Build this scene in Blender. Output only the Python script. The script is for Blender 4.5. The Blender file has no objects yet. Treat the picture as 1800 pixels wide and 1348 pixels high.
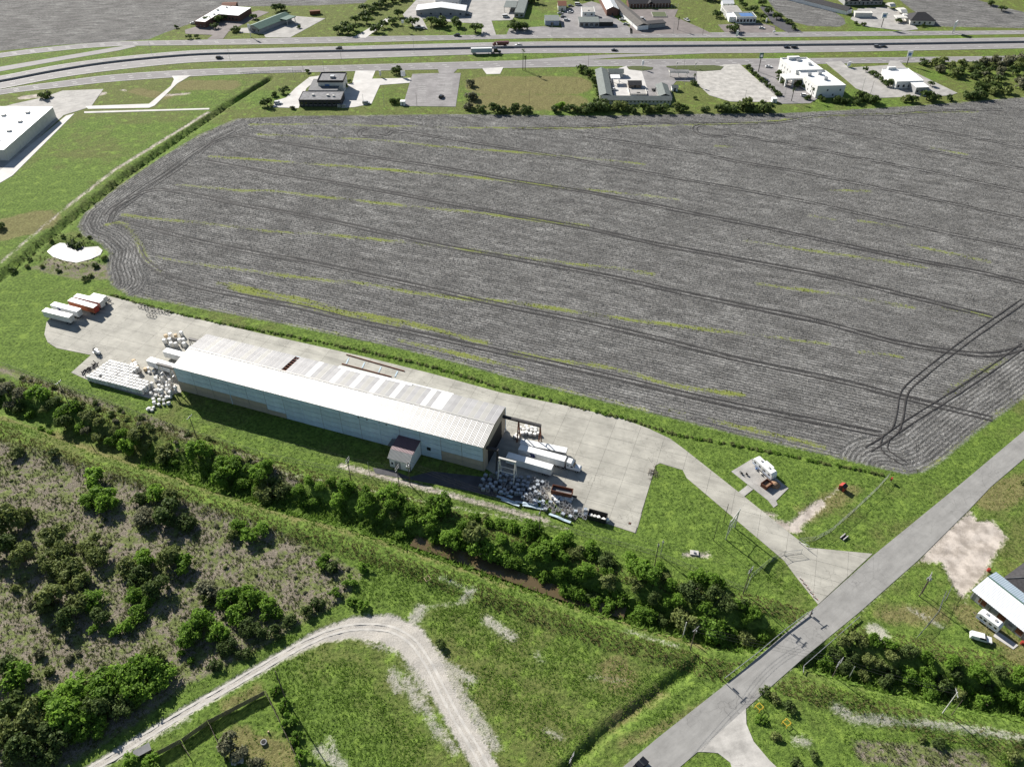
import bpy, bmesh, math, random
import numpy as np
from mathutils import Vector, Matrix, Euler

random.seed(7); rng = np.random.default_rng(11)
scene = bpy.context.scene
COL = scene.collection
R = math.radians

# ------------------------------------------------------------------ camera, sky, sun, exposure
CAM_H, CAM_F, CAM_P = 205.0, 1420.0, R(41.0)
cam_d = bpy.data.cameras.new('camera'); cam = bpy.data.objects.new('camera', cam_d); COL.objects.link(cam)
cam.location = (0, 0, CAM_H); cam.rotation_euler = (R(90) - CAM_P, 0, 0)
cam_d.sensor_fit = 'HORIZONTAL'; cam_d.sensor_width = 36.0; cam_d.lens = 36.0 * CAM_F / 1800.0
cam_d.clip_start = 1.0; cam_d.clip_end = 20000.0
scene.camera = cam

SUN_AZ, SUN_EL = R(129.0), R(29.8)          # azimuth counted from +X, anticlockwise
sun_vec = Vector((math.cos(SUN_AZ) * math.cos(SUN_EL), math.sin(SUN_AZ) * math.cos(SUN_EL), math.sin(SUN_EL)))
world = bpy.data.worlds.new('World'); scene.world = world; world.use_nodes = True
wn = world.node_tree.nodes; wl = world.node_tree.links
bg = wn['Background']; sky = wn.new('ShaderNodeTexSky'); sky.sky_type = 'NISHITA'
sky.sun_disc = False; sky.sun_elevation = SUN_EL; sky.sun_rotation = math.atan2(sun_vec.x, sun_vec.y)
sky.air_density = 1.0; sky.dust_density = 0.6; sky.ozone_density = 1.0
wl.new(sky.outputs[0], bg.inputs[0]); bg.inputs[1].default_value = 0.05
sun_d = bpy.data.lights.new('sun', 'SUN'); sun = bpy.data.objects.new('sun', sun_d); COL.objects.link(sun)
sun_d.energy = 5.0; sun_d.angle = R(0.5); sun_d.color = (1.0, 0.955, 0.89)
sun.rotation_euler = (-sun_vec).to_track_quat('-Z', 'Y').to_euler(); sun.location = (-300, 400, 300)
vs = scene.view_settings; vs.view_transform = 'Standard'; vs.look = 'None'; vs.exposure = 0.85; vs.gamma = 1.0; vs.use_curve_mapping = False
scene.cycles.max_bounces = 5; scene.cycles.diffuse_bounces = 3; scene.cycles.glossy_bounces = 3
scene.cycles.transmission_bounces = 3; scene.cycles.transparent_max_bounces = 4
scene.cycles.use_denoising = True

# ------------------------------------------------------------------ ground point under a spot of the survey photograph
_c, _s = math.cos(CAM_P), math.sin(CAM_P)
def G(px, py, z=0.0):
    u = (px - 900) / CAM_F; v = (674 - py) / CAM_F
    t = -(CAM_H - z) / (-_s + v * _c)
    return (u * t, (_c + v * _s) * t)
def GV(px, py, z=0.0):
    a = G(px, py, z); return Vector((a[0], a[1], z))
def GL(pts): return [G(*p) for p in pts]
def bearing(pa, pb):
    a, b = G(*pa), G(*pb); return math.atan2(b[1] - a[1], b[0] - a[0])

# ------------------------------------------------------------------ object helpers
def tag(o, label=None, cat=None, group=None, kind=None):
    if label: o['label'] = label
    if cat: o['category'] = cat
    if group: o['group'] = group
    if kind: o['kind'] = kind
    return o
def thing(name, label, cat, loc=(0, 0, 0), rz=0.0, group=None):
    o = bpy.data.objects.new(name, None); COL.objects.link(o)
    o.empty_display_size = 0.5
    o.location = loc if len(loc) == 3 else (loc[0], loc[1], 0.0); o.rotation_euler = (0, 0, rz)
    return tag(o, label, cat, group)
def copy_tree(o, parent=None):
    c = o.copy(); COL.objects.link(c); c.parent = parent
    for ch in list(o.children): copy_tree(ch, c)
    return c

class MB:
    def __init__(s): s.v = []; s.f = []
    def poly(s, pts):
        n = len(s.v); s.v += [tuple(p) for p in pts]; s.f.append(list(range(n, n + len(pts)))); return s
    def box(s, x0, x1, y0, y1, z0, z1):
        n = len(s.v)
        s.v += [(x0, y0, z0), (x1, y0, z0), (x1, y1, z0), (x0, y1, z0), (x0, y0, z1), (x1, y0, z1), (x1, y1, z1), (x0, y1, z1)]
        s.f += [[n + i for i in q] for q in ((3, 2, 1, 0), (4, 5, 6, 7), (0, 1, 5, 4), (1, 2, 6, 5), (2, 3, 7, 6), (3, 0, 4, 7))]; return s
    def obox(s, c, size, rz):
        n = len(s.v); ca, sa = math.cos(rz), math.sin(rz)
        for dz in (0, 1):
            for dx, dy in ((-1, -1), (1, -1), (1, 1), (-1, 1)):
                x, y = dx * size[0] / 2, dy * size[1] / 2
                s.v.append((c[0] + x * ca - y * sa, c[1] + x * sa + y * ca, c[2] + dz * size[2]))
        s.f += [[n + i for i in q] for q in ((3, 2, 1, 0), (4, 5, 6, 7), (0, 1, 5, 4), (1, 2, 6, 5), (2, 3, 7, 6), (3, 0, 4, 7))]; return s
    def prism(s, poly, z0, z1):
        a = sum(poly[i][0] * poly[(i + 1) % len(poly)][1] - poly[(i + 1) % len(poly)][0] * poly[i][1] for i in range(len(poly)))
        if a < 0: poly = list(poly)[::-1]
        n = len(s.v); k = len(poly)
        s.v += [(p[0], p[1], z0) for p in poly] + [(p[0], p[1], z1) for p in poly]
        s.f.append([n + k + i for i in range(k)]); s.f.append([n + k - 1 - i for i in range(k)])
        for i in range(k):
            j = (i + 1) % k; s.f.append([n + i, n + j, n + k + j, n + k + i])
        return s
    def prof(s, pts, y0, y1):            # profile in XZ, extruded along Y
        n = len(s.v); k = len(pts)
        s.v += [(p[0], y0, p[1]) for p in pts] + [(p[0], y1, p[1]) for p in pts]
        s.f.append([n + i for i in range(k)]); s.f.append([n + 2 * k - 1 - i for i in range(k)])
        for i in range(k):
            j = (i + 1) % k; s.f.append([n + j, n + i, n + k + i, n + k + j])
        return s
    def tube(s, a, b, r, n=6, r2=None):
        a = Vector(a); b = Vector(b); d = (b - a)
        if d.length < 1e-6: return s
        q = d.to_track_quat('Z', 'Y'); r2 = r if r2 is None else r2; k = len(s.v)
        for p, rr in ((a, r), (b, r2)):
            for i in range(n):
                t = 2 * math.pi * i / n; s.v.append(tuple(p + q @ Vector((rr * math.cos(t), rr * math.sin(t), 0))))
        for i in range(n):
            j = (i + 1) % n; s.f.append([k + i, k + j, k + n + j, k + n + i])
        s.f.append([k + n + i for i in range(n)]); s.f.append([k + n - 1 - i for i in range(n)]); return s
    def mesh(s, name):
        me = bpy.data.meshes.new(name); me.from_pydata(s.v, [], s.f); me.update(); return me
    def build(s, name, m, parent=None, smooth=False):
        me = s.mesh(name); me.materials.append(m)
        if smooth: me.polygons.foreach_set('use_smooth', [True] * len(me.polygons))
        o = bpy.data.objects.new(name, me); COL.objects.link(o); o.parent = parent
        return o
def inst(name, me, parent=None, loc=(0, 0, 0), rz=0.0, sc=None):
    o = bpy.data.objects.new(name, me); COL.objects.link(o); o.parent = parent
    o.location = loc; o.rotation_euler = (0, 0, rz)
    if sc is not None: o.scale = sc if hasattr(sc, '__len__') else (sc, sc, sc)
    return o

# ------------------------------------------------------------------ materials
def nd(nt, t, **kw):
    n = nt.nodes.new(t)
    for k, v in kw.items(): setattr(n, k, v)
    return n
MATS = {}
def mat(name, col, rough=0.8, metal=0.0, var=0.18, scale=0.6, spec=0.3, bump=0.0, bscale=3.0, vary_obj=0.0, streak=None):
    if name in MATS: return MATS[name]
    m = bpy.data.materials.new(name); m.use_nodes = True; nt = m.node_tree; b = nt.nodes['Principled BSDF']
    b.inputs['Roughness'].default_value = rough; b.inputs['Metallic'].default_value = metal
    b.inputs['Specular IOR Level'].default_value = spec
    tc = nd(nt, 'ShaderNodeTexCoord'); src = tc.outputs['Object']
    if streak:
        mp = nd(nt, 'ShaderNodeMapping'); mp.inputs['Scale'].default_value = streak; nt.links.new(src, mp.inputs[0]); src = mp.outputs[0]
    nz = nd(nt, 'ShaderNodeTexNoise'); nz.inputs['Scale'].default_value = scale; nz.inputs['Detail'].default_value = 5; nz.inputs['Roughness'].default_value = 0.65
    nt.links.new(src, nz.inputs['Vector'])
    mr = nd(nt, 'ShaderNodeMapRange'); mr.inputs[1].default_value = 0.3; mr.inputs[2].default_value = 0.7
    mr.inputs[3].default_value = 1 - var; mr.inputs[4].default_value = 1 + var * 0.7
    nt.links.new(nz.outputs[0], mr.inputs[0]); fac = mr.outputs[0]
    if vary_obj:
        oi = nd(nt, 'ShaderNodeObjectInfo'); m2 = nd(nt, 'ShaderNodeMapRange')
        m2.inputs[3].default_value = 1 - vary_obj; m2.inputs[4].default_value = 1 + vary_obj
        nt.links.new(oi.outputs['Random'], m2.inputs[0]); mm = nd(nt, 'ShaderNodeMath', operation='MULTIPLY')
        nt.links.new(fac, mm.inputs[0]); nt.links.new(m2.outputs[0], mm.inputs[1]); fac = mm.outputs[0]
    vm = nd(nt, 'ShaderNodeVectorMath', operation='SCALE'); vm.inputs[0].default_value = col[:3]; nt.links.new(fac, vm.inputs[3])
    nt.links.new(vm.outputs[0], b.inputs['Base Color'])
    if bump:
        n2 = nd(nt, 'ShaderNodeTexNoise'); n2.inputs['Scale'].default_value = bscale; n2.inputs['Detail'].default_value = 4; nt.links.new(tc.outputs['Object'], n2.inputs['Vector'])
        bp = nd(nt, 'ShaderNodeBump'); bp.inputs['Distance'].default_value = bump; nt.links.new(n2.outputs[0], bp.inputs['Height']); nt.links.new(bp.outputs[0], b.inputs['Normal'])
    MATS[name] = m; return m
def ribbed(name, col, pitch, axis, rough=0.4, metal=0.0, depth=0.03, var=0.1, spec=0.5, vary_obj=0.0):
    if name in MATS: return MATS[name]
    m = mat(name, col, rough, metal, var, 0.35, spec, vary_obj=vary_obj); nt = m.node_tree; b = nt.nodes['Principled BSDF']
    tc = nd(nt, 'ShaderNodeTexCoord'); wv = nd(nt, 'ShaderNodeTexWave', bands_direction=axis); wv.inputs['Scale'].default_value = 2 * math.pi / (20 * pitch)
    nt.links.new(tc.outputs['Object'], wv.inputs[0]); bp = nd(nt, 'ShaderNodeBump'); bp.inputs['Distance'].default_value = depth
    nt.links.new(wv.outputs['Fac'], bp.inputs['Height']); nt.links.new(bp.outputs[0], b.inputs['Normal']); return m

M_CONC = mat('concrete', (0.392, 0.376, 0.325), 0.85, var=0.26, scale=0.12, vary_obj=0.05)
M_CONC2 = mat('weathered_concrete', (0.375, 0.36, 0.335), 0.85, var=0.25, scale=0.15)
M_PALE = mat('pale_concrete', (0.54, 0.52, 0.49), 0.8, var=0.2, scale=0.12)
M_HWY = mat('highway_concrete', (0.275, 0.262, 0.255), 0.85, var=0.16, scale=0.05, streak=(0.25, 1, 1))
M_FRONT = mat('frontage_asphalt', (0.24, 0.228, 0.224), 0.9, var=0.18, scale=0.06, streak=(0.25, 1, 1))
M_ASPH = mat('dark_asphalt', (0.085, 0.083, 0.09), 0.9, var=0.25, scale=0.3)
M_LOT = mat('lot_asphalt', (0.26, 0.247, 0.243), 0.9, var=0.3, scale=0.12)
M_BROWNLOT = mat('brown_lot_asphalt', (0.20, 0.175, 0.165), 0.9, var=0.25, scale=0.15)
M_GRAVLOT = mat('pale_gravel', (0.45, 0.43, 0.395), 0.95, var=0.3, scale=0.25)
M_WHITE = mat('white_paint', (0.80, 0.80, 0.79), 0.45, var=0.08, scale=0.4)
M_OFFW = mat('off_white_paint', (0.62, 0.60, 0.55), 0.6, var=0.12, scale=0.5)
M_GLASS = mat('window_glass', (0.02, 0.025, 0.03), 0.08, var=0.1, spec=0.8)
M_BLACK = mat('black_rubber', (0.02, 0.02, 0.021), 0.8, var=0.2)
M_DARK = mat('dark_steel', (0.05, 0.048, 0.048), 0.6, 0.3, var=0.25)
M_STEEL = mat('galvanised_steel', (0.45, 0.46, 0.47), 0.45, 0.6, var=0.2, scale=1.0)
M_RUST = mat('rusty_steel', (0.17, 0.065, 0.035), 0.85, var=0.4, scale=1.5)
M_WOOD = mat('weathered_timber', (0.17, 0.14, 0.115), 0.9, var=0.35, scale=1.0, streak=(1, 1, 0.15))
M_POLE = mat('pole_timber', (0.13, 0.105, 0.085), 0.9, var=0.3, scale=1.0, streak=(3, 3, 0.2))
M_BRICK = mat('brown_brick', (0.16, 0.085, 0.065), 0.9, var=0.3, scale=2.0)
M_TANW = mat('tan_wall', (0.42, 0.36, 0.28), 0.8, var=0.1, scale=0.5)
M_GREYW = mat('grey_wall', (0.32, 0.32, 0.32), 0.8, var=0.15, scale=0.5)
M_DARKROOF = mat('dark_shingle', (0.055, 0.053, 0.055), 0.9, var=0.35, scale=1.2, bump=0.05, bscale=6)
M_GREYROOF = mat('grey_roofing', (0.17, 0.17, 0.172), 0.8, var=0.35, scale=0.4)
M_WROOF = mat('white_roofing', (0.82, 0.82, 0.80), 0.5, var=0.08, scale=0.3, spec=0.5)
M_GREEN = mat('green_metal', (0.06, 0.13, 0.10), 0.6, var=0.2, scale=0.8)
M_SAGE = mat('sage_roofing', (0.155, 0.175, 0.165), 0.75, var=0.2, scale=0.6)
M_BLUE = mat('blue_panel', (0.10, 0.20, 0.42), 0.5, var=0.12)
M_RED = mat('red_paint', (0.34, 0.05, 0.035), 0.55, var=0.25, scale=1.0)
M_ORANGE = mat('faded_orange_paint', (0.42, 0.13, 0.06), 0.6, var=0.22, scale=0.5)
M_YELLOW = mat('yellow_paint', (0.75, 0.48, 0.05), 0.5, var=0.15)
M_TAN = mat('tan_plastic', (0.55, 0.42, 0.26), 0.7, var=0.2)
M_DUST = mat('dusty_wood_chips', (0.30, 0.19, 0.12), 0.95, var=0.35, scale=2.0)
M_NAVY = mat('navy_paint', (0.02, 0.03, 0.14), 0.5, var=0.15)
# ------------------------------------------------------------------ outlines of the place (surveyed spots -> ground metres)
P_FIELD = GL([(415,209),(520,204),(800,201),(1050,204),(1200,201),(1380,199),(1500,193),(1640,184),(1800,171),(2150,158),(2150,430),(1800,700),(1720,757),(1650,815),(1622,830),(1595,834),(1560,826),(1450,800),(1300,765),(1160,730),(936,675),(817,642),(700,612),(500,570),(300,533),(225,520),(194,500),(186,470),(192,445),(175,428),(146,415),(136,398),(150,372),(200,333),(280,279),(350,237)])
P_FIELD_NW = GL([(-700,-40),(690,-40),(640,6),(560,10),(440,12),(390,10),(340,40),(285,60),(262,70),(100,80),(0,90),(-150,113),(-700,190)])
P_FIELD_NE = GL([(1575,-5),(1700,-5),(1760,12),(2000,70),(2300,50),(2300,58),(1800,50),(1640,47),(1630,38),(1590,8)])
P_FIELD_NM = GL([(1345,-5),(1440,-5),(1450,10),(1484,33),(1487,42),(1475,48),(1420,46),(1392,38),(1362,18)])
P_SCRUB = GL([(-80,755),(60,790),(200,835),(330,880),(480,930),(600,985),(640,1010),(600,1060),(540,1090),(460,1140),(330,1205),(250,1265),(120,1348),(-120,1480),(-300,1400),(-250,900)])
CANAL = GL([(-420,560),(-200,628),(0,706),(150,770),(300,813),(400,848),(500,880),(600,903),(700,935),(800,968),(900,1005),(1000,1040),(1100,1070),(1250,1112),(1330,1122),(1420,1150),(1560,1192),(1800,1240),(2100,1290)])
WDITCH = GL([(-300,690),(0,488),(120,388),(225,305),(330,232),(420,172),(475,138)])
SDITCH = GL([(985,1362),(1060,1290),(1120,1245),(1180,1200),(1225,1165)])
TRACK = [(-100,1500,1.6),(160,1352,1.5),(250,1297,1.5),(330,1248,1.5),(420,1196,1.55),(500,1150,1.7),(560,1119,2.3),(620,1102,3.5),(680,1104,4.6),(722,1125,4.5),(752,1165,3.8),(778,1215,3.1),(806,1268,2.9),(838,1320,3.0),(870,1380,2.7)]
HEDGE = [(196,518),(240,532),(350,560),(500,589),(620,613),(760,645),(880,681),(960,702),(1100,737),(1200,766),(1330,789),(1450,814),(1572,839)]

P_YARD = GL([(190,520),(330,557),(520,600),(640,627),(760,657),(880,690),(1000,714),(1090,735),(1140,753),(1178,771),(1205,791),(1300,866),(1420,962),(1534,973),(1438,1062),(1398,1012),(1378,985),(1207,840),(1200,826),(1160,814),(1152,818),(1118,937),(1060,918),(985,893),(955,872),(880,840),(800,790),(430,640),(330,640),(318,690),(262,700),(205,684),(150,666),(125,655),(160,624),(100,612),(84,602),(78,588),(82,566),(100,545),(150,520)])
P_ROAD = GL([(1020,1410),(1092,1350),(1160,1293),(1290,1191),(1438,1063),(1536,975),(1682,856),(1800,757),(2100,505),(2100,545),(1800,806),(1741,856),(1705,894),(1612,986),(1510,1076),(1411,1157),(1310,1246),(1225,1322),(1190,1352),(1120,1410)])
P_JUNC = GL([(1226,1321),(1311,1245),(1312,1272),(1325,1303),(1352,1335),(1420,1400),(1300,1400),(1284,1340),(1262,1323),(1240,1321)])
PAVED = [  # name, outline, material, z
 ('pavement_restaurant_drive', [(480,189),(525,190.5),(532,170),(539,155.5),(566,133),(544,136),(519,155.5),(503,172),(483,178)], M_PALE, .06),
 ('pavement_restaurant_lot', [(625,125),(660,125),(654,139),(722,137.5),(721,146),(668,150),(653,183),(622,189),(600,190),(600,150),(619,147)], M_PALE, .06),
 ('parking_lot', [(725,130.5),(772,129),(769,121),(805.5,121),(797,129),(810,129),(801,188),(708,187)], M_LOT, .06),
 ('pavement_field_entry', [(848,121),(885,118.5),(879,130.5),(855.5,131)], M_PALE, .06),
 ('motel_yard', [(1060,122),(1089,121),(1101,116.5),(1272,114),(1230,128),(1225,144.5),(1189,143),(1178,155.5),(1183,173),(1060,176)], M_LOT, .06),
 ('motel_forecourt', [(1089,120),(1101,116.5),(1104,122),(1128,126),(1139,160),(1106,173),(1080,174),(1075,130)], M_PALE, .09),
 ('gravel_lot', [(1225,126),(1272,114.5),(1300,113),(1332,141),(1366,171),(1358,180),(1283,179),(1247,168),(1226,148)], M_GRAVLOT, .075),
 ('hotel_lot', [(1316,114),(1372,113),(1385,140),(1420,160),(1440,172),(1424,182),(1375,183),(1358,174)], M_LOT, .06),
 ('restaurant_lot_east', [(1450,109.7),(1478,108),(1492,119.5),(1561,115),(1564,107),(1580.5,107.5),(1594,121),(1614,130.5),(1683,164),(1669,168.5),(1547,172.5),(1505,156),(1478,133)], M_CONC2, .06),
 ('station_lot', [(495,27),(572,33),(510,66.5),(467,66.5),(463,60),(420,58),(424,50),(470,47)], M_CONC2, .06),
 ('brick_building_lot', [(325,53),(350,46),(455,19),(473,22),(430,42),(402,56),(392,69),(364,70),(374,62),(326,60)], M_BROWNLOT, .06),
 ('workshop_lot', [(738,-6),(708,26),(712,32),(732,50),(752,52),(742,33),(800,40),(848,42),(846,62),(872,62),(864,37),(900,36),(912,18),(915,-6)], M_CONC2, .06),
 ('tree_drive', [(620,67),(643,67),(690,33),(682,31)], M_PALE, .06),
 ('car_lot', [(895,51),(955,47),(988,50),(982,32),(998,15),(1040,3),(1062,10),(1078,30),(1112,52),(1112,60),(890,62)], M_LOT, .06),
 ('far_motel_yard', [(1105,17),(1192,17),(1186,30),(1232,50),(1252,60),(1108,60)], M_BROWNLOT, .06),
 ('cafe_lot', [(1262,44),(1335,41),(1362,47),(1362,58),(1275,58)], M_BROWNLOT, .06),
 ('lane', [(1335,12),(1350,14),(1385,40),(1412,58),(1385,58),(1360,44)], M_ASPH, .05),
 ('far_hotel_lot', [(1508,16),(1560,13),(1584,22),(1614,52),(1590,55),(1520,47),(1495,34)], M_CONC2, .06),
 ('warehouse_lot', [(-60,215),(0,190),(25,183),(75,172),(110,160),(182,157),(160,188),(112,203),(60,250),(0,305),(-60,330)], M_CONC2, .06),
 ('curved_drive', [(150,187),(262,183),(300,152),(306,140),(302,134),(336,133),(312,147),(272,186),(262,190),(155,192)], M_PALE, .075),
 ('store_path', [(116,204),(131,200),(22,309),(0,322),(-40,340),(-40,318),(0,300)], M_PALE, .075),
 ('footpath', [(148,196.5),(368,190.5),(368,193),(148,199.5)], M_PALE, .075),
 ('site_office_pad', [(1285.3,828.6),(1323,806),(1386,858),(1364,880),(1367,887),(1360,892),(1350.5,880)], M_CONC2, .06),
 ('site_office_path', [(1314,852.5),(1324,860),(1308,872.5),(1298,865)], M_CONC2, .075),
 ('shade_toned_soil', [(655,822),(690,826),(720,838),(760,828),(850,838),(905,848),(955,866),(930,884),(880,876),(820,862),(740,846),(660,832)], M_ASPH, -.035),  # dark soil strip, with the warehouse shade put into its near-black colour
 ('porch_slab', [(1746,1118),(1752,1108),(1790,1134),(1781,1141)], M_PALE, .05),
]
HX = [-400,-150,0,100,200,333,450,600,900,1100,1350,1600,1800,2000,2300]
HT = dict(ff_t=[165,118,94,82,74,71,68.5,65,61.5,59,57,55.5,54,52.5,50], ff_b=[173,126,102,90,82,80,78.5,76,68.5,67,66,63,60.5,58.5,56],
 fl_t=[206,160,134,115,101.5,89.5,86,82,74.5,73.5,73,69.5,66.5,64,60], fl_b=[214,168,142,123,108,96,92,88.5,82,80.5,78.5,76,73,70.5,67],
 nl_t=[218,172,146,127,112,99.5,96,93,86.5,85,83,80,77,74.5,71], nl_b=[230,184,157,138,124,110.7,107,104,94.5,94,93.5,89.5,85.5,82,78],
 nf_t=[231,185,158,144,131.5,123,119,115,107,105,103.5,101,98.6,96.5,93], nf_b=[240,195,167,155,144,135,130,126,120,116.5,114,110.5,107,104.5,101])
def smooth_line(pts, n=6):
    out = []; P = [Vector((p[0], p[1])) for p in pts]; k = len(P)
    for i in range(k - 1):
        p0, p1, p2, p3 = P[max(i - 1, 0)], P[i], P[i + 1], P[min(i + 2, k - 1)]
        for j in range(n):
            t = j / n
            out.append(0.5 * ((2 * p1) + (p2 - p0) * t + (2 * p0 - 5 * p1 + 4 * p2 - p3) * t * t + (3 * p1 - p0 - 3 * p2 + p3) * t ** 3))
    out.append(P[-1]); return [(p.x, p.y) for p in out]
def hline(key, shift=0.0): return smooth_line([G(x, y + shift) for x, y in zip(HX, HT[key])], 6)
def strip(a, b): return hline(a) + hline(b)[::-1]
HWY = [('frontage_road', strip('ff_t', 'ff_b'), M_FRONT, .05), ('highway_lanes', strip('fl_t', 'fl_b'), M_HWY, .07),
       ('highway_median', strip('fl_b', 'nl_t'), M_ASPH, .05), ('highway_lanes', strip('nl_t', 'nl_b'), M_HWY, .07), ('frontage_road', strip('nf_t', 'nf_b'), M_FRONT, .05)]
RAMPS = [('slip_road', GL([(-400,188),(-150,142),(0,118),(100,101),(200,84),(230,80),(240,82),(210,89),(105,107),(0,126),(-150,150),(-400,196)]), M_HWY, .035),
         ('slip_road', GL([(1190,93.5),(1060,97),(990,101),(900,107.5),(1030,105.5),(1100,100.5),(1250,94)]), M_HWY, .035)]

# ------------------------------------------------------------------ distance helpers (numpy)
def np_line(pts, X, Y, closed=False, widths=None):
    best = np.full(X.shape, 1e9, np.float32); P = pts + ([pts[0]] if closed else [])
    for i in range(len(P) - 1):
        ax, ay = P[i]; bx, by = P[i + 1]; dx, dy = bx - ax, by - ay; L2 = dx * dx + dy * dy + 1e-9
        t = np.clip(((X - ax) * dx + (Y - ay) * dy) / L2, 0, 1)
        d = np.hypot(X - ax - t * dx, Y - ay - t * dy)
        if widths is not None: d = d - (widths[i] + t * (widths[i + 1] - widths[i]))
        best = np.minimum(best, d)
    return best
def np_sdf(poly, X, Y):
    d = np_line(poly, X, Y, True); ins = np.zeros(X.shape, bool); k = len(poly)
    for i in range(k):
        ax, ay = poly[i]; bx, by = poly[(i + 1) % k]
        if ay == by: continue
        c = ((ay > Y) != (by > Y)) & (X < (bx - ax) * (Y - ay) / (by - ay) + ax); ins ^= c
    return np.where(ins, d, -d)
def vnoise(X, Y, s, seed=0):
    x = X * s; y = Y * s; xi = np.floor(x).astype(np.int64); yi = np.floor(y).astype(np.int64); fx = x - xi; fy = y - yi
    fx = fx * fx * (3 - 2 * fx); fy = fy * fy * (3 - 2 * fy)
    def h(a, b):
        n = (a * 374761393 + b * 668265263 + seed * 1442695041) & 0x7fffffff; n = ((n ^ (n >> 13)) * 1274126177) & 0x7fffffff
        return ((n ^ (n >> 16)) & 0xffff) / 65535.0
    return ((h(xi, yi) * (1 - fx) + h(xi + 1, yi) * fx) * (1 - fy) + (h(xi, yi + 1) * (1 - fx) + h(xi + 1, yi + 1) * fx) * fy).astype(np.float32)
def sstep(a, b, x):
    t = np.clip((x - a) / (b - a), 0, 1); return t * t * (3 - 2 * t)

ALLPAVED = [P_YARD, P_ROAD, P_JUNC] + [GL(p[1]) for p in PAVED] + [h[1] for h in HWY] + [r[1] for r in RAMPS]
P_POND = GL([(82,441),(92,432),(105,426),(130,428),(150,434),(172,432),(180,439),(176,447),(158,455),(134,461),(112,457),(92,450)])
def terrain(X, Y):
    """ground height in metres"""
    z = (vnoise(X, Y, 0.9, 1) - 0.5) * 0.22 + (vnoise(X, Y, 0.32, 2) - 0.5) * 0.35
    pav = np.full(X.shape, -1e9, np.float32)
    for p in ALLPAVED: pav = np.maximum(pav, np_sdf(p, X, Y))
    fld = np.maximum(np.maximum(np_sdf(P_FIELD, X, Y), np_sdf(P_FIELD_NW, X, Y)), np.maximum(np_sdf(P_FIELD_NE, X, Y), np_sdf(P_FIELD_NM, X, Y)))
    z = z * (1 - 0.8 * sstep(-2, 2, fld))
    dc = np_line(CANAL, X, Y); dw = np_line(WDITCH, X, Y); dsd = np_line(SDITCH, X, Y)
    bank = np.where(dc < 30, 1.1 * np.exp(-((dc - 10.5) / 3.2) ** 2), 0)
    z = z * sstep(0.3, 4, -pav) + bank * sstep(2, 9, -pav) - 2.8 * sstep(6.2, 1.6, dc) * sstep(-1.5, 1.5, -pav) - 2.3 * sstep(3.2, 0.6, dw) * sstep(0, 4, -pav) - 1.2 * sstep(2.6, 0.4, dsd) * sstep(0, 4, -pav)
    pnd = np_sdf(P_POND, X, Y); z = z - 1.4 * sstep(-2.5, 3, pnd) + 0.5 * np.exp(-((pnd + 4.5) / 2.0) ** 2)
    z = np.where(pav > -1.6, np.minimum(z, -0.05), z)
    z = np.where(pav > 0.6, -0.12, z)
    return z, pav, fld, dc, dw, dsd, pnd

# ------------------------------------------------------------------ ground sheet
xs = np.concatenate([[-7000,-3000,-1500,-900,-650], np.arange(-520, -180, 2.2), np.arange(-180, 180, 1.1), np.arange(180, 522, 2.2), [650,900,1500,3000,7000]]).astype(np.float32)
ys = np.concatenate([[-6000,-2000,-600,-150,20], np.arange(70, 300, 0.95), np.arange(300, 470, 1.6), np.arange(470, 770, 2.6), [830,950,1200,1700,2600,4500,9000]]).astype(np.float32)
GX, GY = np.meshgrid(xs, ys); nx, ny = len(xs), len(ys)
X = GX.ravel(); Y = GY.ravel()
Z, pav, fld, dcan, dwd, dsd, dpond = terrain(X, Y)
inner = (np.abs(X) < 560) & (Y > 40) & (Y < 800); Z = np.where(inner, Z, -0.3).astype(np.float32)

def bilin(a, x, y):
    A = a.reshape(ny, nx); i = np.clip(np.searchsorted(xs, x) - 1, 0, nx - 2); j = np.clip(np.searchsorted(ys, y) - 1, 0, ny - 2)
    fx = np.clip((x - xs[i]) / (xs[i + 1] - xs[i]), 0, 1); fy = np.clip((y - ys[j]) / (ys[j + 1] - ys[j]), 0, 1)
    return (A[j, i] * (1 - fx) + A[j, i + 1] * fx) * (1 - fy) + (A[j + 1, i] * (1 - fx) + A[j + 1, i + 1] * fx) * fy
def zat(x, y): return float(bilin(Z, np.array([x], np.float32), np.array([y], np.float32))[0])
# rows of the ploughed field follow its long side; the headlands follow the edges
tA = R(-20.2); ux, uy = math.cos(tA), math.sin(tA); px_, py_ = -uy, ux
rowc = X * px_ + Y * py_; alongc = X * ux + Y * uy
sdm = np_sdf(P_FIELD, X, Y)
west = GL([(194,500),(186,470),(192,445),(175,428),(146,415),(136,398),(150,372),(200,333),(280,279),(350,237),(415,209)])
dW = np_line(west, X, Y); dE = np_line(GL([(1560,826),(1595,834),(1622,830),(1650,815),(1720,757),(1800,700),(2150,430)]), X, Y)
hl = np.minimum(dW, dE)
useh = (hl < 15.5 + 2 * vnoise(X, Y, .05, 9)) & (sdm > -6)
rowc = np.where(useh, hl, rowc); alongc = np.where(useh, X * 0.7 + Y * 0.7, alongc)
far = np_sdf(P_FIELD_NW, X, Y) > -3; rowc = np.where(far, X * -0.1 + Y, rowc); alongc = np.where(far, X, alongc)

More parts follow.
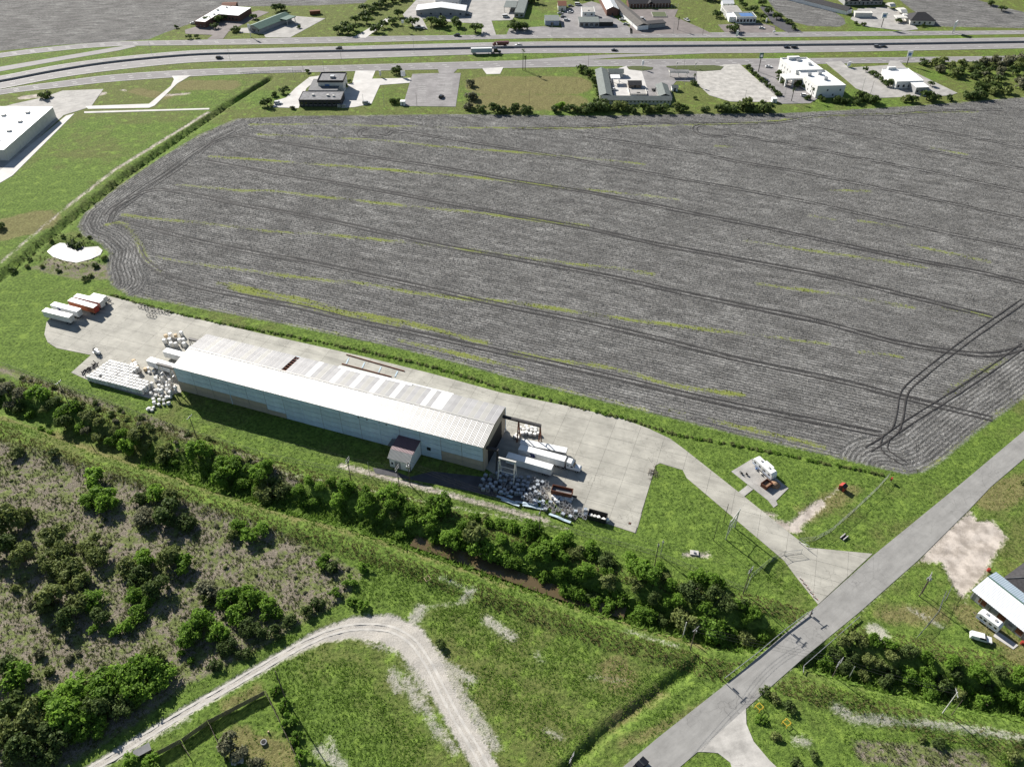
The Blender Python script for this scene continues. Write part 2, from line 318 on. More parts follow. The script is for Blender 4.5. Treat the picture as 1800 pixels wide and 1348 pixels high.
def pxline(pts): return smooth_line(GL(pts), 5)
WEEDS = [[(384,498),(426,505),(482,517),(537,528),(600,546),(680,560),(760,578),(856,604)], [(404,507),(510,531),(620,556),(700,572)],
 [(440,219.5),(530,219),(620,220),(800,224),(1000,226),(1150,221),(1300,217),(1440,206),(1560,200),(1720,196)], [(454,236),(537,240),(600,243),(680,248),(800,260),(900,267),(1017,277),(1133,288)],
 [(370,275),(454,281),(537,287.6),(600,292),(733,303),(867,315),(967,327),(1067,337),(1190,350)], [(309,325),(356,328),(412,335),(482,336),(565,346),(650,355),(717,362),(833,373),(900,382),(1033,397)],
 [(217,378),(287,386),(356,392),(412,399),(476,407),(537,410),(600,415),(733,428),(900,450),(950,457),(1033,467),(1083,472),(1147,482)],
 [(276,450),(315,460),(398,471),(454,478),(523,487),(600,495),(657,500),(733,515),(800,523),(900,532),(983,544),(1080,558),(1200,574),(1300,586),(1454,605)],
 [(900,620),(972,632),(1080,648),(1180,676),(1304,694)], [(700,598),(760,612),(824,626),(920,650)], [(187,395),(217,392),(237,417),(248,436),(259,456),(281,478)],
 [(1258,257),(1285,258)], [(1457,334),(1530,336)], [(1421,378),(1468,387)], [(1511,388),(1598,401)], [(1309,423),(1420,440),(1511,452),(1627,470)], [(1331,499),(1430,512),(1604,540)], [(1658,542),(1740,555)], [(1512,618),(1583,627)],
 [(1662,693),(1710,660),(1768,632)], [(600,606),(700,628),(800,652)], [(1160,716),(1300,750),(1450,786)], [(1600,430),(1740,460)], [(1637,260),(1700,272)]]
weed = np.zeros(X.shape, np.float32)
for i, w in enumerate(WEEDS):
    L = pxline(w); d = np_line(L, X, Y); wd = 2.3
    if i == 0: wd = 2.4
    weed = np.maximum(weed, np.exp(-(d / wd) ** 2) * (1.15 if i < 2 else (1.0 if i < 9 else .9)) * (0.62 + 0.5 * vnoise(X, Y, 0.06, 60 + i)))
edge = np.exp(-(np.clip(sdm, 0, 50) / 4.0) ** 2) * np.where(sdm > 0, 1, 0); weed = np.maximum(weed, 0.62 * edge)
far_weed = np_sdf(P_FIELD_NE, X, Y)

gw = [(p[2] if len(p) > 2 else 1.5) for p in TRACK]
gravel = -np_line([G(p[0], p[1]) for p in TRACK], X, Y, widths=gw)
def blobs(lst):
    out = np.full(X.shape, -30, np.float32)
    for (a, b, w) in lst: out = np.maximum(out, -np_line([G(*a), G(*b)], X, Y) + w)
    return out
patch = blobs([((640,1125),(715,1150),.9),((715,1150),(750,1215),1.7),((765,1145),(800,1200),1.8),((800,1200),(870,1310),1.7),((690,1190),(700,1210),1.6),((715,1195),(735,1240),1.6),((690,1178),(700,1185),1.0),((775,1165),(830,1195),1.6),((790,1210),(850,1300),1.6),((740,1225),(770,1290),1.3),((770,1280),(800,1320),1.2),((855,1088),(900,1120),1.7),((720,1100),(740,1070),2.0),((735,1068),(810,1060),.3),((815,1055),(830,1040),1.3),((825,1040),(775,1018),.6),
 ((560,1318),(600,1345),1.6),((580,1300),(590,1330),1.0),((1100,1110),(1190,1138),.55),((945,1150),(952,1160),.7),((960,1285),(985,1295),.8),((1540,1110),(1545,1116),3.0),((1600,1070),(1655,1102),.8),((1470,1245),(1500,1262),1.5),((1500,1262),(1560,1268),1.4),((1560,1268),(1620,1275),.9),((1620,1272),(1800,1300),1.2),((1400,1300),(1420,1305),1.2),((1250,1262),(1100,1360),.5),((1035,1190),(1095,1195),.3),
 ((215,1325),(330,1260),.9),((480,1040),(650,1015),-0.6),((855,640),(760,618),-2),((430,355),(200,350),-3)])
patch = np.maximum(patch, -np_line(GL([(1100,1352),(1165,1301),(1290,1198),(1437,1070)]), X, Y) + .45); patch = np.maximum(patch, -np_line(GL([(1310,1243),(1411,1154),(1510,1073),(1612,983)]), X, Y) + .35)
dirt = np.maximum(np_sdf(GL([(1612,988),(1640,950),(1705,896),(1718,915),(1745,915),(1772,945),(1745,985),(1735,1010),(1700,1045),(1690,1055),(1668,1018),(1655,990)]), X, Y), blobs([((1362,920),(1400,930),2.0),((1395,925),(1442,885),1.9),((1440,885),(1475,858),.2),((200,300),(367,197),1.4),((120,362),(200,300),1.2),((0,462),(120,362),.8),((470,830),(1000,930),.2),((600,818),(960,915),1.2),((1330,900),(1360,905),1.0),((40,172),(75,168),3.5),((60,180),(20,186),2.5),((215,158),(220,160),1.5),((290,168),(330,165),1.8),((150,170),(180,165),3),((1205,975),(1245,975),.9),((1640,960),(1700,1060),.1)]))
scrub = np_sdf(P_SCRUB, X, Y)
scrub = np.maximum(scrub, blobs([((1520,1320),(1720,1340),3.2),((100,460),(190,480),6),((60,470),(150,490),2),((0,650),(200,720),2.2),((250,735),(330,770),2.6),((420,800),(520,850),2.4)]))
dry = blobs([((860,150),(1000,150),16),((860,180),(1000,180),13),((1080,1180),(1090,1190),5),((1160,1215),(1070,1270),1.8),((1240,1240),(1090,1310),.9),((330,150),(400,150),9),((240,160),(290,170),5),((1740,880),(1800,850),5),((1700,1080),(1800,1150),4),((1560,1080),(1650,1080),3),((1420,905),(1500,860),3),((0,405),(60,390),12),((120,610),(40,650),-2),((0,735),(60,748),1.0),((60,748),(250,818),1.4),((250,818),(500,906),1.4),((500,906),(650,946),1.2),((650,946),(830,1002),1.0),((830,1002),(1240,1134),1.4),((400,1240),(450,1215),1.6),((420,1300),(500,1330),4.0),((1000,80),(1300,84),3)])
lush = vnoise(X, Y, 0.025, 4) * 0.65 + vnoise(X, Y, 0.11, 5) * 0.35
lush = np.where((Y > 300) & (X < -100) & (Y < 480), lush * 1.1 + 0.04, lush); lush = lush - .24 * sstep(470, 500, Y) + .05 * sstep(300, 250, Y)
tallg = np.clip(blobs([((700,1000),(1200,1150),4),((650,1020),(900,1060),9),((500,1150),(600,1320),9),((600,1200),(700,1320),9),((800,1090),(1150,1230),9),((850,1200),(1000,1300),8),((1320,1200),(1600,1240),4),((1600,1240),(1800,1270),4),((1340,1180),(1350,1260),4),((1180,1180),(1270,1170),4),((1420,1040),(1330,1010),4),((1500,1300),(1760,1330),4),((0,740),(500,910),3),((500,910),(860,1000),3),((330,1235),(550,1110),1.5)]) / 4.0, 0, 1)
P_WATER = -1.9

me = bpy.data.meshes.new('ground')
idx = np.arange(nx * ny).reshape(ny, nx)
quads = np.stack([idx[:-1, :-1].ravel(), idx[:-1, 1:].ravel(), idx[1:, 1:].ravel(), idx[1:, :-1].ravel()], 1)
verts = np.stack([X, Y, Z], 1)
attrs = dict(field=fld, gravel=gravel, patch=patch, dirt=dirt, scrub=scrub, dry=dry, lush=lush, rowc=rowc, alongc=alongc, weed=weed, tallg=tallg)
def sheet(name, sel, m, kind='structure'):
    q = quads[sel]; used, inv = np.unique(q, return_inverse=True); inv = inv.reshape(q.shape)
    me = bpy.data.meshes.new(name); me.vertices.add(len(used)); me.vertices.foreach_set('co', verts[used].ravel().astype(np.float32))
    me.loops.add(q.size); me.loops.foreach_set('vertex_index', inv.ravel().astype(np.int32))
    me.polygons.add(len(q)); me.polygons.foreach_set('loop_start', np.arange(0, q.size, 4, dtype=np.int32)); me.polygons.foreach_set('loop_total', np.full(len(q), 4, np.int32))
    me.polygons.foreach_set('use_smooth', np.ones(len(q), bool))
    for k, a in attrs.items():
        at = me.attributes.new(k, 'FLOAT', 'POINT'); at.data.foreach_set('value', np.clip(a[used], -40 if k not in ('rowc', 'alongc') else -1e5, 40 if k not in ('rowc', 'alongc') else 1e5).astype(np.float32))
    me.update(calc_edges=True); me.materials.append(m); o = bpy.data.objects.new(name, me); COL.objects.link(o); o['kind'] = kind; return o

# ---- one soil-and-grass material, driven by the land-use outlines above
GM = bpy.data.materials.new('soil_and_grass'); GM.use_nodes = True; nt = GM.node_tree; BS = nt.nodes['Principled BSDF']
BS.inputs['Roughness'].default_value = 0.95; BS.inputs['Specular IOR Level'].default_value = 0.1
Lk = nt.links.new
def A_(n): a = nd(nt, 'ShaderNodeAttribute'); a.attribute_name = n; return a.outputs['Fac']
def N_(s, d=4, r=0.6, vec=None, dist=0.0):
    n = nd(nt, 'ShaderNodeTexNoise'); n.inputs['Scale'].default_value = s; n.inputs['Detail'].default_value = d; n.inputs['Roughness'].default_value = r; n.inputs['Distortion'].default_value = dist
    Lk(vec if vec is not None else POS, n.inputs['Vector']); return n.outputs[0]
def MA(op, a, b=None, c=None):
    n = nd(nt, 'ShaderNodeMath', operation=op)
    for i, v in enumerate((a, b, c)):
        if v is None: continue
        if isinstance(v, (int, float)): n.inputs[i].default_value = v
        else: Lk(v, n.inputs[i])
    return n.outputs[0]
def MR(x, a, b, lo=0.0, hi=1.0, smooth=True):
    n = nd(nt, 'ShaderNodeMapRange'); n.interpolation_type = 'SMOOTHSTEP' if smooth else 'LINEAR'
    Lk(x, n.inputs[0]); n.inputs[1].default_value = a; n.inputs[2].default_value = b; n.inputs[3].default_value = lo; n.inputs[4].default_value = hi; return n.outputs[0]
def MX(f, a, b):
    n = nd(nt, 'ShaderNodeMix', data_type='RGBA'); n.clamp_factor = True
    if isinstance(f, (int, float)): n.inputs[0].default_value = f
    else: Lk(f, n.inputs[0])
    for i, v in ((6, a), (7, b)):
        if isinstance(v, tuple): n.inputs[i].default_value = (*v, 1)
        else: Lk(v, n.inputs[i])
    return n.outputs[2]
POS = nd(nt, 'ShaderNodeNewGeometry').outputs['Position']
n_big, n_mid, n_sm, n_fine = N_(0.035, 3), N_(0.22, 4, 0.6), N_(0.9, 4, 0.65), N_(3.2, 3, 0.7)
# grass
g1 = MX(MR(n_sm, .32, .68), (0.062, 0.102, 0.020), (0.155, 0.234, 0.044))
g2 = MX(MR(n_sm, .3, .7), (0.078, 0.098, 0.027), (0.170, 0.190, 0.058))
lm = MR(MA('ADD', A_('lush'), MA('MULTIPLY', MA('SUBTRACT', n_mid, .5), 0.8)), .14, .62)
grass = MX(lm, g2, g1)
grass = MX(MR(MA('ADD', n_mid, MA('MULTIPLY', n_fine, .35)), .72, .86), grass, (0.185, 0.265, 0.05))
dm = MR(MA('ADD', A_('dry'), MA('MULTIPLY', MA('SUBTRACT', n_mid, .5), 9.0)), -1.5, 1.8)
grass = MX(MA('MULTIPLY', dm, .8), grass, MX(MR(n_sm, .3, .7), (0.135, 0.115, 0.048), (0.235, 0.205, 0.095)))
# scrub: dry stalks, bare soil and low green
sc1 = MX(MR(n_fine, .3, .7), (0.095, 0.080, 0.058), (0.32, 0.28, 0.22))
sc2 = MX(MR(n_sm, .3, .7), (0.078, 0.104, 0.030), (0.19, 0.220, 0.078))
scol = MX(MR(MA('ADD', n_mid, MA('MULTIPLY', MA('SUBTRACT', n_sm, .5), .6)), .43, .60), sc1, sc2)
sm = MR(MA('ADD', A_('scrub'), MA('MULTIPLY', MA('SUBTRACT', n_mid, .5), 7.0)), -.8, 1.4)
base = MX(sm, grass, scol)
# ploughed land
cv = nd(nt, 'ShaderNodeCombineXYZ'); Lk(MA('MULTIPLY', A_('rowc'), 1.0), cv.inputs[0]); Lk(MA('MULTIPLY', A_('alongc'), .24), cv.inputs[1])
st1 = N_(2.2, 4, .75, cv.outputs[0]); st2 = N_(0.30, 4, .65, cv.outputs[0])
rows = MA('SINE', MA('MULTIPLY', A_('rowc'), 2 * math.pi / 1.6))
fx = MA('ADD', MA('MULTIPLY', st1, .60), MA('ADD', MA('MULTIPLY', N_(5.5, 3, .75), .50), MA('ADD', MA('MULTIPLY', rows, .06), MA('MULTIPLY', MA('SUBTRACT', st2, .5), .42))))
cr = nd(nt, 'ShaderNodeValToRGB'); Lk(fx, cr.inputs[0]); e = cr.color_ramp.elements
e[0].position = .40; e[0].color = (0.048, 0.047, 0.045, 1); e[1].position = .72; e[1].color = (0.42, 0.412, 0.39, 1)
q = cr.color_ramp.elements.new(.56); q.color = (0.150, 0.147, 0.140, 1)
fcol = MX(MR(n_big, .35, .65, 0, .35), cr.outputs[0], (0.085, 0.082, 0.078))
wv = MA('ADD', A_('weed'), MA('MULTIPLY', MA('SUBTRACT', MA('ADD', MA('MULTIPLY', n_sm, .55), MA('MULTIPLY', st2, .55)), .55), 2.6))
fcol = MX(MR(MA('ADD', wv, MA('MULTIPLY', MA('SUBTRACT', n_fine, .5), 1.2)), .60, .95, 0, .9), fcol, MX(MR(n_fine, .35, .65), (0.11, 0.135, 0.028), (0.27, 0.31, 0.055)))
fm = MR(MA('ADD', A_('field'), MA('MULTIPLY', MA('SUBTRACT', n_sm, .5), 4.0)), -.7, .9)
base = MX(fm, base, fcol)
# bare pale gravel and dusty patches
gcol = MX(MR(n_fine, .3, .7), (0.34, 0.315, 0.275), (0.51, 0.48, 0.43))
gm = MR(MA('ADD', A_('gravel'), MA('MULTIPLY', MA('SUBTRACT', n_sm, .5), 3.2)), -.7, .7)
pm = MR(MA('ADD', A_('patch'), MA('ADD', MA('MULTIPLY', MA('SUBTRACT', n_sm, .5), 5.5), MA('MULTIPLY', MA('SUBTRACT', n_fine, .5), 3.5))), -.6, 1.6)
dcol = MX(MR(n_mid, .35, .65), (0.32, 0.28, 0.24), (0.55, 0.49, 0.43))
dmk = MR(MA('ADD', A_('dirt'), MA('MULTIPLY', MA('SUBTRACT', n_sm, .5), 4.5)), -.6, 1.2)
base = MX(dmk, base, dcol); base = MX(MA('MULTIPLY', pm, .78), base, gcol); base = MX(gm, base, gcol)
Lk(base, BS.inputs['Base Color'])
notg = MA('SUBTRACT', 1.0, MA('MAXIMUM', gm, dmk))
hgt_ = MA('MULTIPLY', MA('ADD', MA('MULTIPLY', n_sm, .55), MA('MULTIPLY', n_fine, .3)), MA('ADD', .25, MA('MULTIPLY', notg, .75)))
hgt_ = MA('ADD', hgt_, MA('MULTIPLY', MA('MULTIPLY', rows, fm), .05))
bp = nd(nt, 'ShaderNodeBump'); bp.inputs['Distance'].default_value = 0.75; bp.inputs['Strength'].default_value = 0.8; Lk(hgt_, bp.inputs['Height']); Lk(bp.outputs[0], BS.inputs['Normal'])

qc = quads.mean(1).astype(int)
def qmax(a): return np.max(a[quads], 1)
def qavg(a): return np.mean(a[quads], 1)
sel_f = qavg(sdm) > 0; sel_nw = qavg(np_sdf(P_FIELD_NW, X, Y)) > 0; sel_ne = qavg(np_sdf(P_FIELD_NE, X, Y)) > 0; sel_nm = qavg(np_sdf(P_FIELD_NM, X, Y)) > 0
sel_t = (qavg(gravel) > 0) & ~sel_f
sheet('ground', ~(sel_f | sel_nw | sel_ne | sel_nm | sel_t), GM)
for s in (sel_f, sel_nw, sel_ne, sel_nm): sheet('ploughed_field', s, GM)
sheet('gravel_track', sel_t, GM)

# ------------------------------------------------------------------ paving
def flat(name, poly, m, z, thick=0.0):
    mb = MB()
    if thick: mb.prism(poly, z - thick, z)
    else:
        a = sum(poly[i][0] * poly[(i + 1) % len(poly)][1] - poly[(i + 1) % len(poly)][0] * poly[i][1] for i in range(len(poly)))
        mb.poly([(p[0], p[1], z) for p in (poly if a > 0 else poly[::-1])])
    o = mb.build(name, m); o['kind'] = 'structure'; return o
for n, p, m, z in HWY + RAMPS: flat(n, p, m, z + .02, .25)
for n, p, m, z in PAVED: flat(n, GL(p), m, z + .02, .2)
ROADM = mat('worn_asphalt', (0.285, 0.278, 0.262), 0.9, var=0.16, scale=0.22)
def road_wear(m, ang):
    nt = m.node_tree; b = nt.nodes['Principled BSDF']; src = b.inputs['Base Color'].links[0].from_socket
    tc = nd(nt, 'ShaderNodeTexCoord'); mp = nd(nt, 'ShaderNodeMapping'); mp.inputs['Rotation'].default_value = (0, 0, -ang); nt.links.new(tc.outputs['Object'], mp.inputs[0])
    m2 = nd(nt, 'ShaderNodeMapping'); m2.inputs['Scale'].default_value = (.10, .55, 1); nt.links.new(mp.outputs[0], m2.inputs[0])
    n1 = nd(nt, 'ShaderNodeTexNoise'); n1.inputs['Scale'].default_value = 1.0; n1.inputs['Detail'].default_value = 5; n1.inputs['Roughness'].default_value = .7; nt.links.new(m2.outputs[0], n1.inputs['Vector'])
    r1 = nd(nt, 'ShaderNodeMapRange'); nt.links.new(n1.outputs[0], r1.inputs[0]); r1.inputs[1].default_value = .3; r1.inputs[2].default_value = .7; r1.inputs[3].default_value = .86; r1.inputs[4].default_value = 1.1
    vo = nd(nt, 'ShaderNodeTexVoronoi', feature='DISTANCE_TO_EDGE'); vo.inputs['Scale'].default_value = .28; nz = nd(nt, 'ShaderNodeTexNoise'); nz.inputs['Scale'].default_value = .9; nt.links.new(mp.outputs[0], nz.inputs['Vector'])
    va = nd(nt, 'ShaderNodeVectorMath', operation='ADD'); nt.links.new(mp.outputs[0], va.inputs[0]); nt.links.new(nz.outputs[1], va.inputs[1]); nt.links.new(va.outputs[0], vo.inputs['Vector'])
    r2 = nd(nt, 'ShaderNodeMapRange'); nt.links.new(vo.outputs[0], r2.inputs[0]); r2.inputs[2].default_value = .022; r2.inputs[3].default_value = .66; r2.inputs[4].default_value = 1
    n3 = nd(nt, 'ShaderNodeTexNoise'); n3.inputs['Scale'].default_value = .06; nt.links.new(mp.outputs[0], n3.inputs['Vector'])
    r3 = nd(nt, 'ShaderNodeMapRange'); nt.links.new(n3.outputs[0], r3.inputs[0]); r3.inputs[1].default_value = .45; r3.inputs[2].default_value = .58; r3.inputs[3].default_value = 0; r3.inputs[4].default_value = 1
    mxf = nd(nt, 'ShaderNodeMix'); nt.links.new(r3.outputs[0], mxf.inputs[0]); mxf.inputs[2].default_value = 1.0; nt.links.new(r2.outputs[0], mxf.inputs[3])
    mu = nd(nt, 'ShaderNodeMath', operation='MULTIPLY'); nt.links.new(r1.outputs[0], mu.inputs[0]); nt.links.new(mxf.outputs[0], mu.inputs[1])
    sc = nd(nt, 'ShaderNodeVectorMath', operation='SCALE'); nt.links.new(src, sc.inputs[0]); nt.links.new(mu.outputs[0], sc.inputs[3]); nt.links.new(sc.outputs[0], b.inputs['Base Color'])
road_wear(ROADM, math.atan2(P_ROAD[6][1] - P_ROAD[3][1], P_ROAD[6][0] - P_ROAD[3][0])); road_wear(M_LOT, 0.0); road_wear(M_CONC2, 0.6); road_wear(M_GRAVLOT, .3)
road_wear(M_CONC, R(-20)); road_wear(M_HWY, 0.0); road_wear(M_FRONT, 0.0)
road = flat('road', P_ROAD, ROADM, .04, .3); flat('side_road', P_JUNC, M_GRAVLOT, .046, .2)
# yard: slabs poured in bays, joints left between them
def clip(poly, a, b, c):
    out = []
    for i in range(len(poly)):
        p, q = poly[i], poly[(i + 1) % len(poly)]; dp = a * p[0] + b * p[1] - c; dq = a * q[0] + b * q[1] - c
        if dp <= 0: out.append(p)
        if (dp < 0 < dq) or (dq < 0 < dp):
            t = dp / (dp - dq); out.append((p[0] + t * (q[0] - p[0]), p[1] + t * (q[1] - p[1])))
    return out
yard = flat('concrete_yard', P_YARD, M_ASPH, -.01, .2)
ya = R(-19.8); yux, yuy = math.cos(ya), math.sin(ya); YO = G(850, 828)
yl = [((p[0] - YO[0]) * yux + (p[1] - YO[1]) * yuy, -(p[0] - YO[0]) * yuy + (p[1] - YO[1]) * yux) for p in P_YARD]
BX, BY, JG = 9.2, 6.1, 0.03
for i in range(-24, 18):
    for j in range(-9, 9):
        c = clip(clip(clip(clip(yl, 1, 0, (i + 1) * BX - JG), -1, 0, -(i * BX + JG)), 0, 1, (j + 1) * BY - JG), 0, -1, -(j * BY + JG))
        if len(c) < 3: continue
        ar = abs(sum(c[k][0] * c[(k + 1) % len(c)][1] - c[(k + 1) % len(c)][0] * c[k][1] for k in range(len(c)))) / 2
        cx = sum(p[0] for p in c) / len(c); cy = sum(p[1] for p in c) / len(c)
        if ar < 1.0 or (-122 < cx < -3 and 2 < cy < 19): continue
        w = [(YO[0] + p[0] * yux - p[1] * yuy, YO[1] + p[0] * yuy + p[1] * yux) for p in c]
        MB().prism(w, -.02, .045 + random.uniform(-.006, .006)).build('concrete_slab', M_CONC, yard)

# ------------------------------------------------------------------ water
WM = bpy.data.materials.new('muddy_water'); WM.use_nodes = True; b = WM.node_tree.nodes['Principled BSDF']
b.inputs['Base Color'].default_value = (0.10, 0.075, 0.04, 1); b.inputs['Roughness'].default_value = 0.12; b.inputs['IOR'].default_value = 1.33
w = WM.node_tree; tcw = nd(w, 'ShaderNodeTexCoord'); nw_ = nd(w, 'ShaderNodeTexNoise'); nw_.inputs['Scale'].default_value = 1.1; nw_.inputs['Detail'].default_value = 3
w.links.new(tcw.outputs['Object'], nw_.inputs['Vector']); bw = nd(w, 'ShaderNodeBump'); bw.inputs['Distance'].default_value = 0.10; bw.inputs['Strength'].default_value = .5
w.links.new(nw_.outputs[0], bw.inputs['Height']); w.links.new(bw.outputs[0], b.inputs['Normal'])
PW = WM.copy(); PW.name = 'rippled_water'; PW.node_tree.nodes['Principled BSDF'].inputs['Roughness'].default_value = 0.36; PW.node_tree.nodes['Principled BSDF'].inputs['Specular IOR Level'].default_value = 0.18
PW.node_tree.nodes['Bump'].inputs['Distance'].default_value = .05; PW.node_tree.nodes['Noise Texture'].inputs['Scale'].default_value = .8; PW.node_tree.nodes['Principled BSDF'].inputs['Base Color'].default_value = (.17, .17, .165, 1)
def ribbon(pts, w, z, mb=None):
    mb = mb or MB(); n = len(mb.v)
    for i, p in enumerate(pts):
        a = Vector(pts[max(i - 1, 0)]); c = Vector(pts[min(i + 1, len(pts) - 1)]); d = (c - a); d = Vector((d[0], d[1])); d.normalize(); nrm = Vector((-d.y, d.x))
        mb.v += [(p[0] - nrm.x * w, p[1] - nrm.y * w, z), (p[0] + nrm.x * w, p[1] + nrm.y * w, z)]
    for i in range(len(pts) - 1): k = n + 2 * i; mb.f.append([k, k + 2, k + 3, k + 1])
    return mb
o = ribbon(smooth_line(CANAL, 4)[33:49], 2.2, -1.9).build('canal_water', WM); o['kind'] = 'structure'
big = [(p[0] + (p[0] - 0) * 0, p[1]) for p in P_POND]
o = MB().prism(P_POND, -1.2, -.32).build('pond_water', PW); o['kind'] = 'structure'

M_PACK = mat('packed_gravel', (0.50, 0.475, 0.43), .95, var=.2, scale=.5)
_tl = smooth_line([G(p[0], p[1]) for p in TRACK], 10)
for off in (-.85, .85):
    mb = MB(); n0 = 0
    for i, p in enumerate(_tl):
        a = Vector(_tl[max(i - 1, 0)]); c = Vector(_tl[min(i + 1, len(_tl) - 1)]); d = c - a; d.normalize(); w_ = .36 * (.75 + .5 * random.random())
        q = (p[0] - d.y * off, p[1] + d.x * off); zz = max(zat(*q), zat(q[0] + .4, q[1] + .4), zat(q[0] - .4, q[1] - .4)) + .03
        mb.v += [(q[0] + d.y * w_, q[1] - d.x * w_, zz), (q[0] - d.y * w_, q[1] + d.x * w_, zz)]
    for i in range(len(_tl) - 1): k = 2 * i; mb.f.append([k, k + 2, k + 3, k + 1])
    o = mb.build('wheel_rut', M_PACK, smooth=True); o['kind'] = 'structure'
# ------------------------------------------------------------------ wheel tracks pressed into the field, lane markings, median barrier
M_RUT = mat('wet_dark_soil', (0.042, 0.040, 0.039), 0.85, var=0.4, scale=0.7)
TRAM2 = [[(351,270),(370,253),(398,242),(420,239),(454,244.5),(537,257),(620,271),(767,293),(900,317),(1033,338),(1150,361),(1222,376),(1331,397.5),(1439,421),(1583,452),(1728,480),(1850,510)],
 [(365,283.5),(426,294.6),(510,308.5),(620,326.6),(733,347),(867,372),(1033,402),(1150,428),(1300,456),(1436,482),(1539,506),(1744,557)],
 [(187,378),(201,364),(231,347.5),(259,336),(287,333.6),(343,342),(426,360),(510,374),(620,397),(767,430),(933,460),(1067,485),(1200,515),(1300,536),(1436,564),(1573,601),(1675,618),(1744,623),(1800,611)],
 [(226,389),(287,407),(370,428),(454,445),(537,459),(620,477),(767,510),(880,536),(1040,568),(1160,596),(1300,632),(1470,668),(1583,697),(1744,736)],
 [(241,432),(252,455),(270,470),(287,481),(315,493.5),(370,509),(454,525.5),(537,542),(620,563),(760,592),(920,627),(1080,663),(1200,692),(1320,718),(1470,747),(1550,763)],
 [(647,226),(634,230),(632,238),(645,241),(680,237),(700,231),(800,246),(933,267),(1067,291),(1200,315),(1294,332),(1403,352),(1511,376),(1656,408),(1800,437)],
 [(1033,240),(1150,258),(1222,268),(1294,284),(1403,302),(1511,324),(1656,354),(1800,386)],
 [(1240,219),(1222,224),(1225,233),(1240,239),(1266,240),(1294,238.5),(1367,251),(1511,278),(1656,307),(1800,338)],
 [(1525,790),(1570,760),(1582,730),(1590,690),(1620,660),(1700,598),(1800,528)], [(1535,785),(1600,740),(1680,690),(1760,636),(1800,606)], [(1560,765),(1555,790),(1590,815)],
 [(1403,220.5),(1511,238.6),(1620,262),(1800,298)], [(900,228),(1050,222),(1150,217),(1349,217),(1439,204),(1560,202),(1640,196),(1764,193)], [(1580,203),(1558,208),(1580,219),(1620,226),(1700,240),(1800,260)],
 [(412,230),(351,262),(290,305),(240,337),(215,356),(200,372),(192,392)], [(330,285),(260,333),(205,372)]]
def tram_line(pts, off):
    L = pxline(pts); out = []
    for i, p in enumerate(L):
        a = Vector(L[max(i - 1, 0)]); c = Vector(L[min(i + 1, len(L) - 1)]); d = c - a
        if d.length < 1e-3: continue
        d.normalize(); out.append((p[0] - d.y * off, p[1] + d.x * off))
    return out
for ti, t in enumerate(TRAM2):
    mb = MB()
    for off in (-1.2, 1.2):
        L = tram_line(t, off); n0 = len(mb.v); hw = (.56 if ti < 3 else .44 if ti < 5 else .28) * (1.15 if ti in (8, 9) else 1)
        if ti >= 11: hw = .16
        for i, p in enumerate(L):
            a = Vector(L[max(i - 1, 0)]); c = Vector(L[min(i + 1, len(L) - 1)]); d = c - a; d.normalize(); nx_, ny_ = -d.y, d.x; w = hw * random.uniform(.6, 1.25)
            for k, zz in ((-1.4, -.05), (-1, .13), (0, .06), (1, .13), (1.4, -.05)): mb.v.append((p[0] + nx_ * w * k, p[1] + ny_ * w * k, zz + random.uniform(-.03, .03)))
        for i in range(len(L) - 1):
            for k in range(4): q = n0 + 5 * i + k; mb.f.append([q, q + 5, q + 6, q + 1])
    o = mb.build('wheel_track', M_RUT, smooth=True); o['kind'] = 'structure'
M_MARK = mat('road_paint', (0.72, 0.72, 0.68), 0.6, var=0.15)
mk = MB()
def dash(line, w, on, off_, z):
    acc = 0.0; L = [Vector((p[0], p[1])) for p in line]
    for i in range(len(L) - 1):
        d = L[i + 1] - L[i]; l = d.length; s = 0.0
        if l < 1e-4: continue
        d /= l; n = Vector((-d.y, d.x)) * w / 2
        while s < l:
            ph = acc % (on + off_)
            if ph < on:
                e_ = min(l, s + on - ph); a, b_ = L[i] + d * s, L[i] + d * e_
                mk.poly([(a.x - n.x, a.y - n.y, z), (b_.x - n.x, b_.y - n.y, z), (b_.x + n.x, b_.y + n.y, z), (a.x + n.x, a.y + n.y, z)]); acc += e_ - s; s = e_
            else: st = min(l - s, on + off_ - ph); acc += st; s += st
            s += 1e-4; acc += 1e-4
def mid(a, b, t=.5): return [(p[0] * (1 - t) + q[0] * t, p[1] * (1 - t) + q[1] * t) for p, q in zip(hline(a), hline(b))]
for a, b in (('nf_t', 'nf_b'), ('ff_t', 'ff_b')):
    for t in (.36, .64): dash(mid(a, b, t), .3, 3.0, 9.0, .078)
    dash(mid(a, b, .06), .2, 400, 0.1, .078); dash(mid(a, b, .94), .2, 400, .1, .078)
for a, b in (('fl_t', 'fl_b'), ('nl_t', 'nl_b')):
    dash(mid(a, b, .5), .25, 3, 9, .098)
    for t in (.07, .93): dash(mid(a, b, t), .2, 400, .1, .098)
for a, b in (((735,150),(735,180)), ((770,132),(765,180)), ((783,145),(780,165))):
    A, B = Vector(G(*a)), Vector(G(*b))
    for k in range(10):
        p = A.lerp(B, k / 9); mk.poly([(p.x, p.y, .09), (p.x + 5, p.y, .09), (p.x + 5, p.y + .15, .09), (p.x, p.y + .15, .09)])
o = mk.build('lane_markings', M_MARK); o['kind'] = 'structure'
bl = mid('fl_b', 'nl_t', .45); t = thing('median_barrier', 'long low concrete barrier down the middle of the highway', 'barrier', (0, 0, 0))
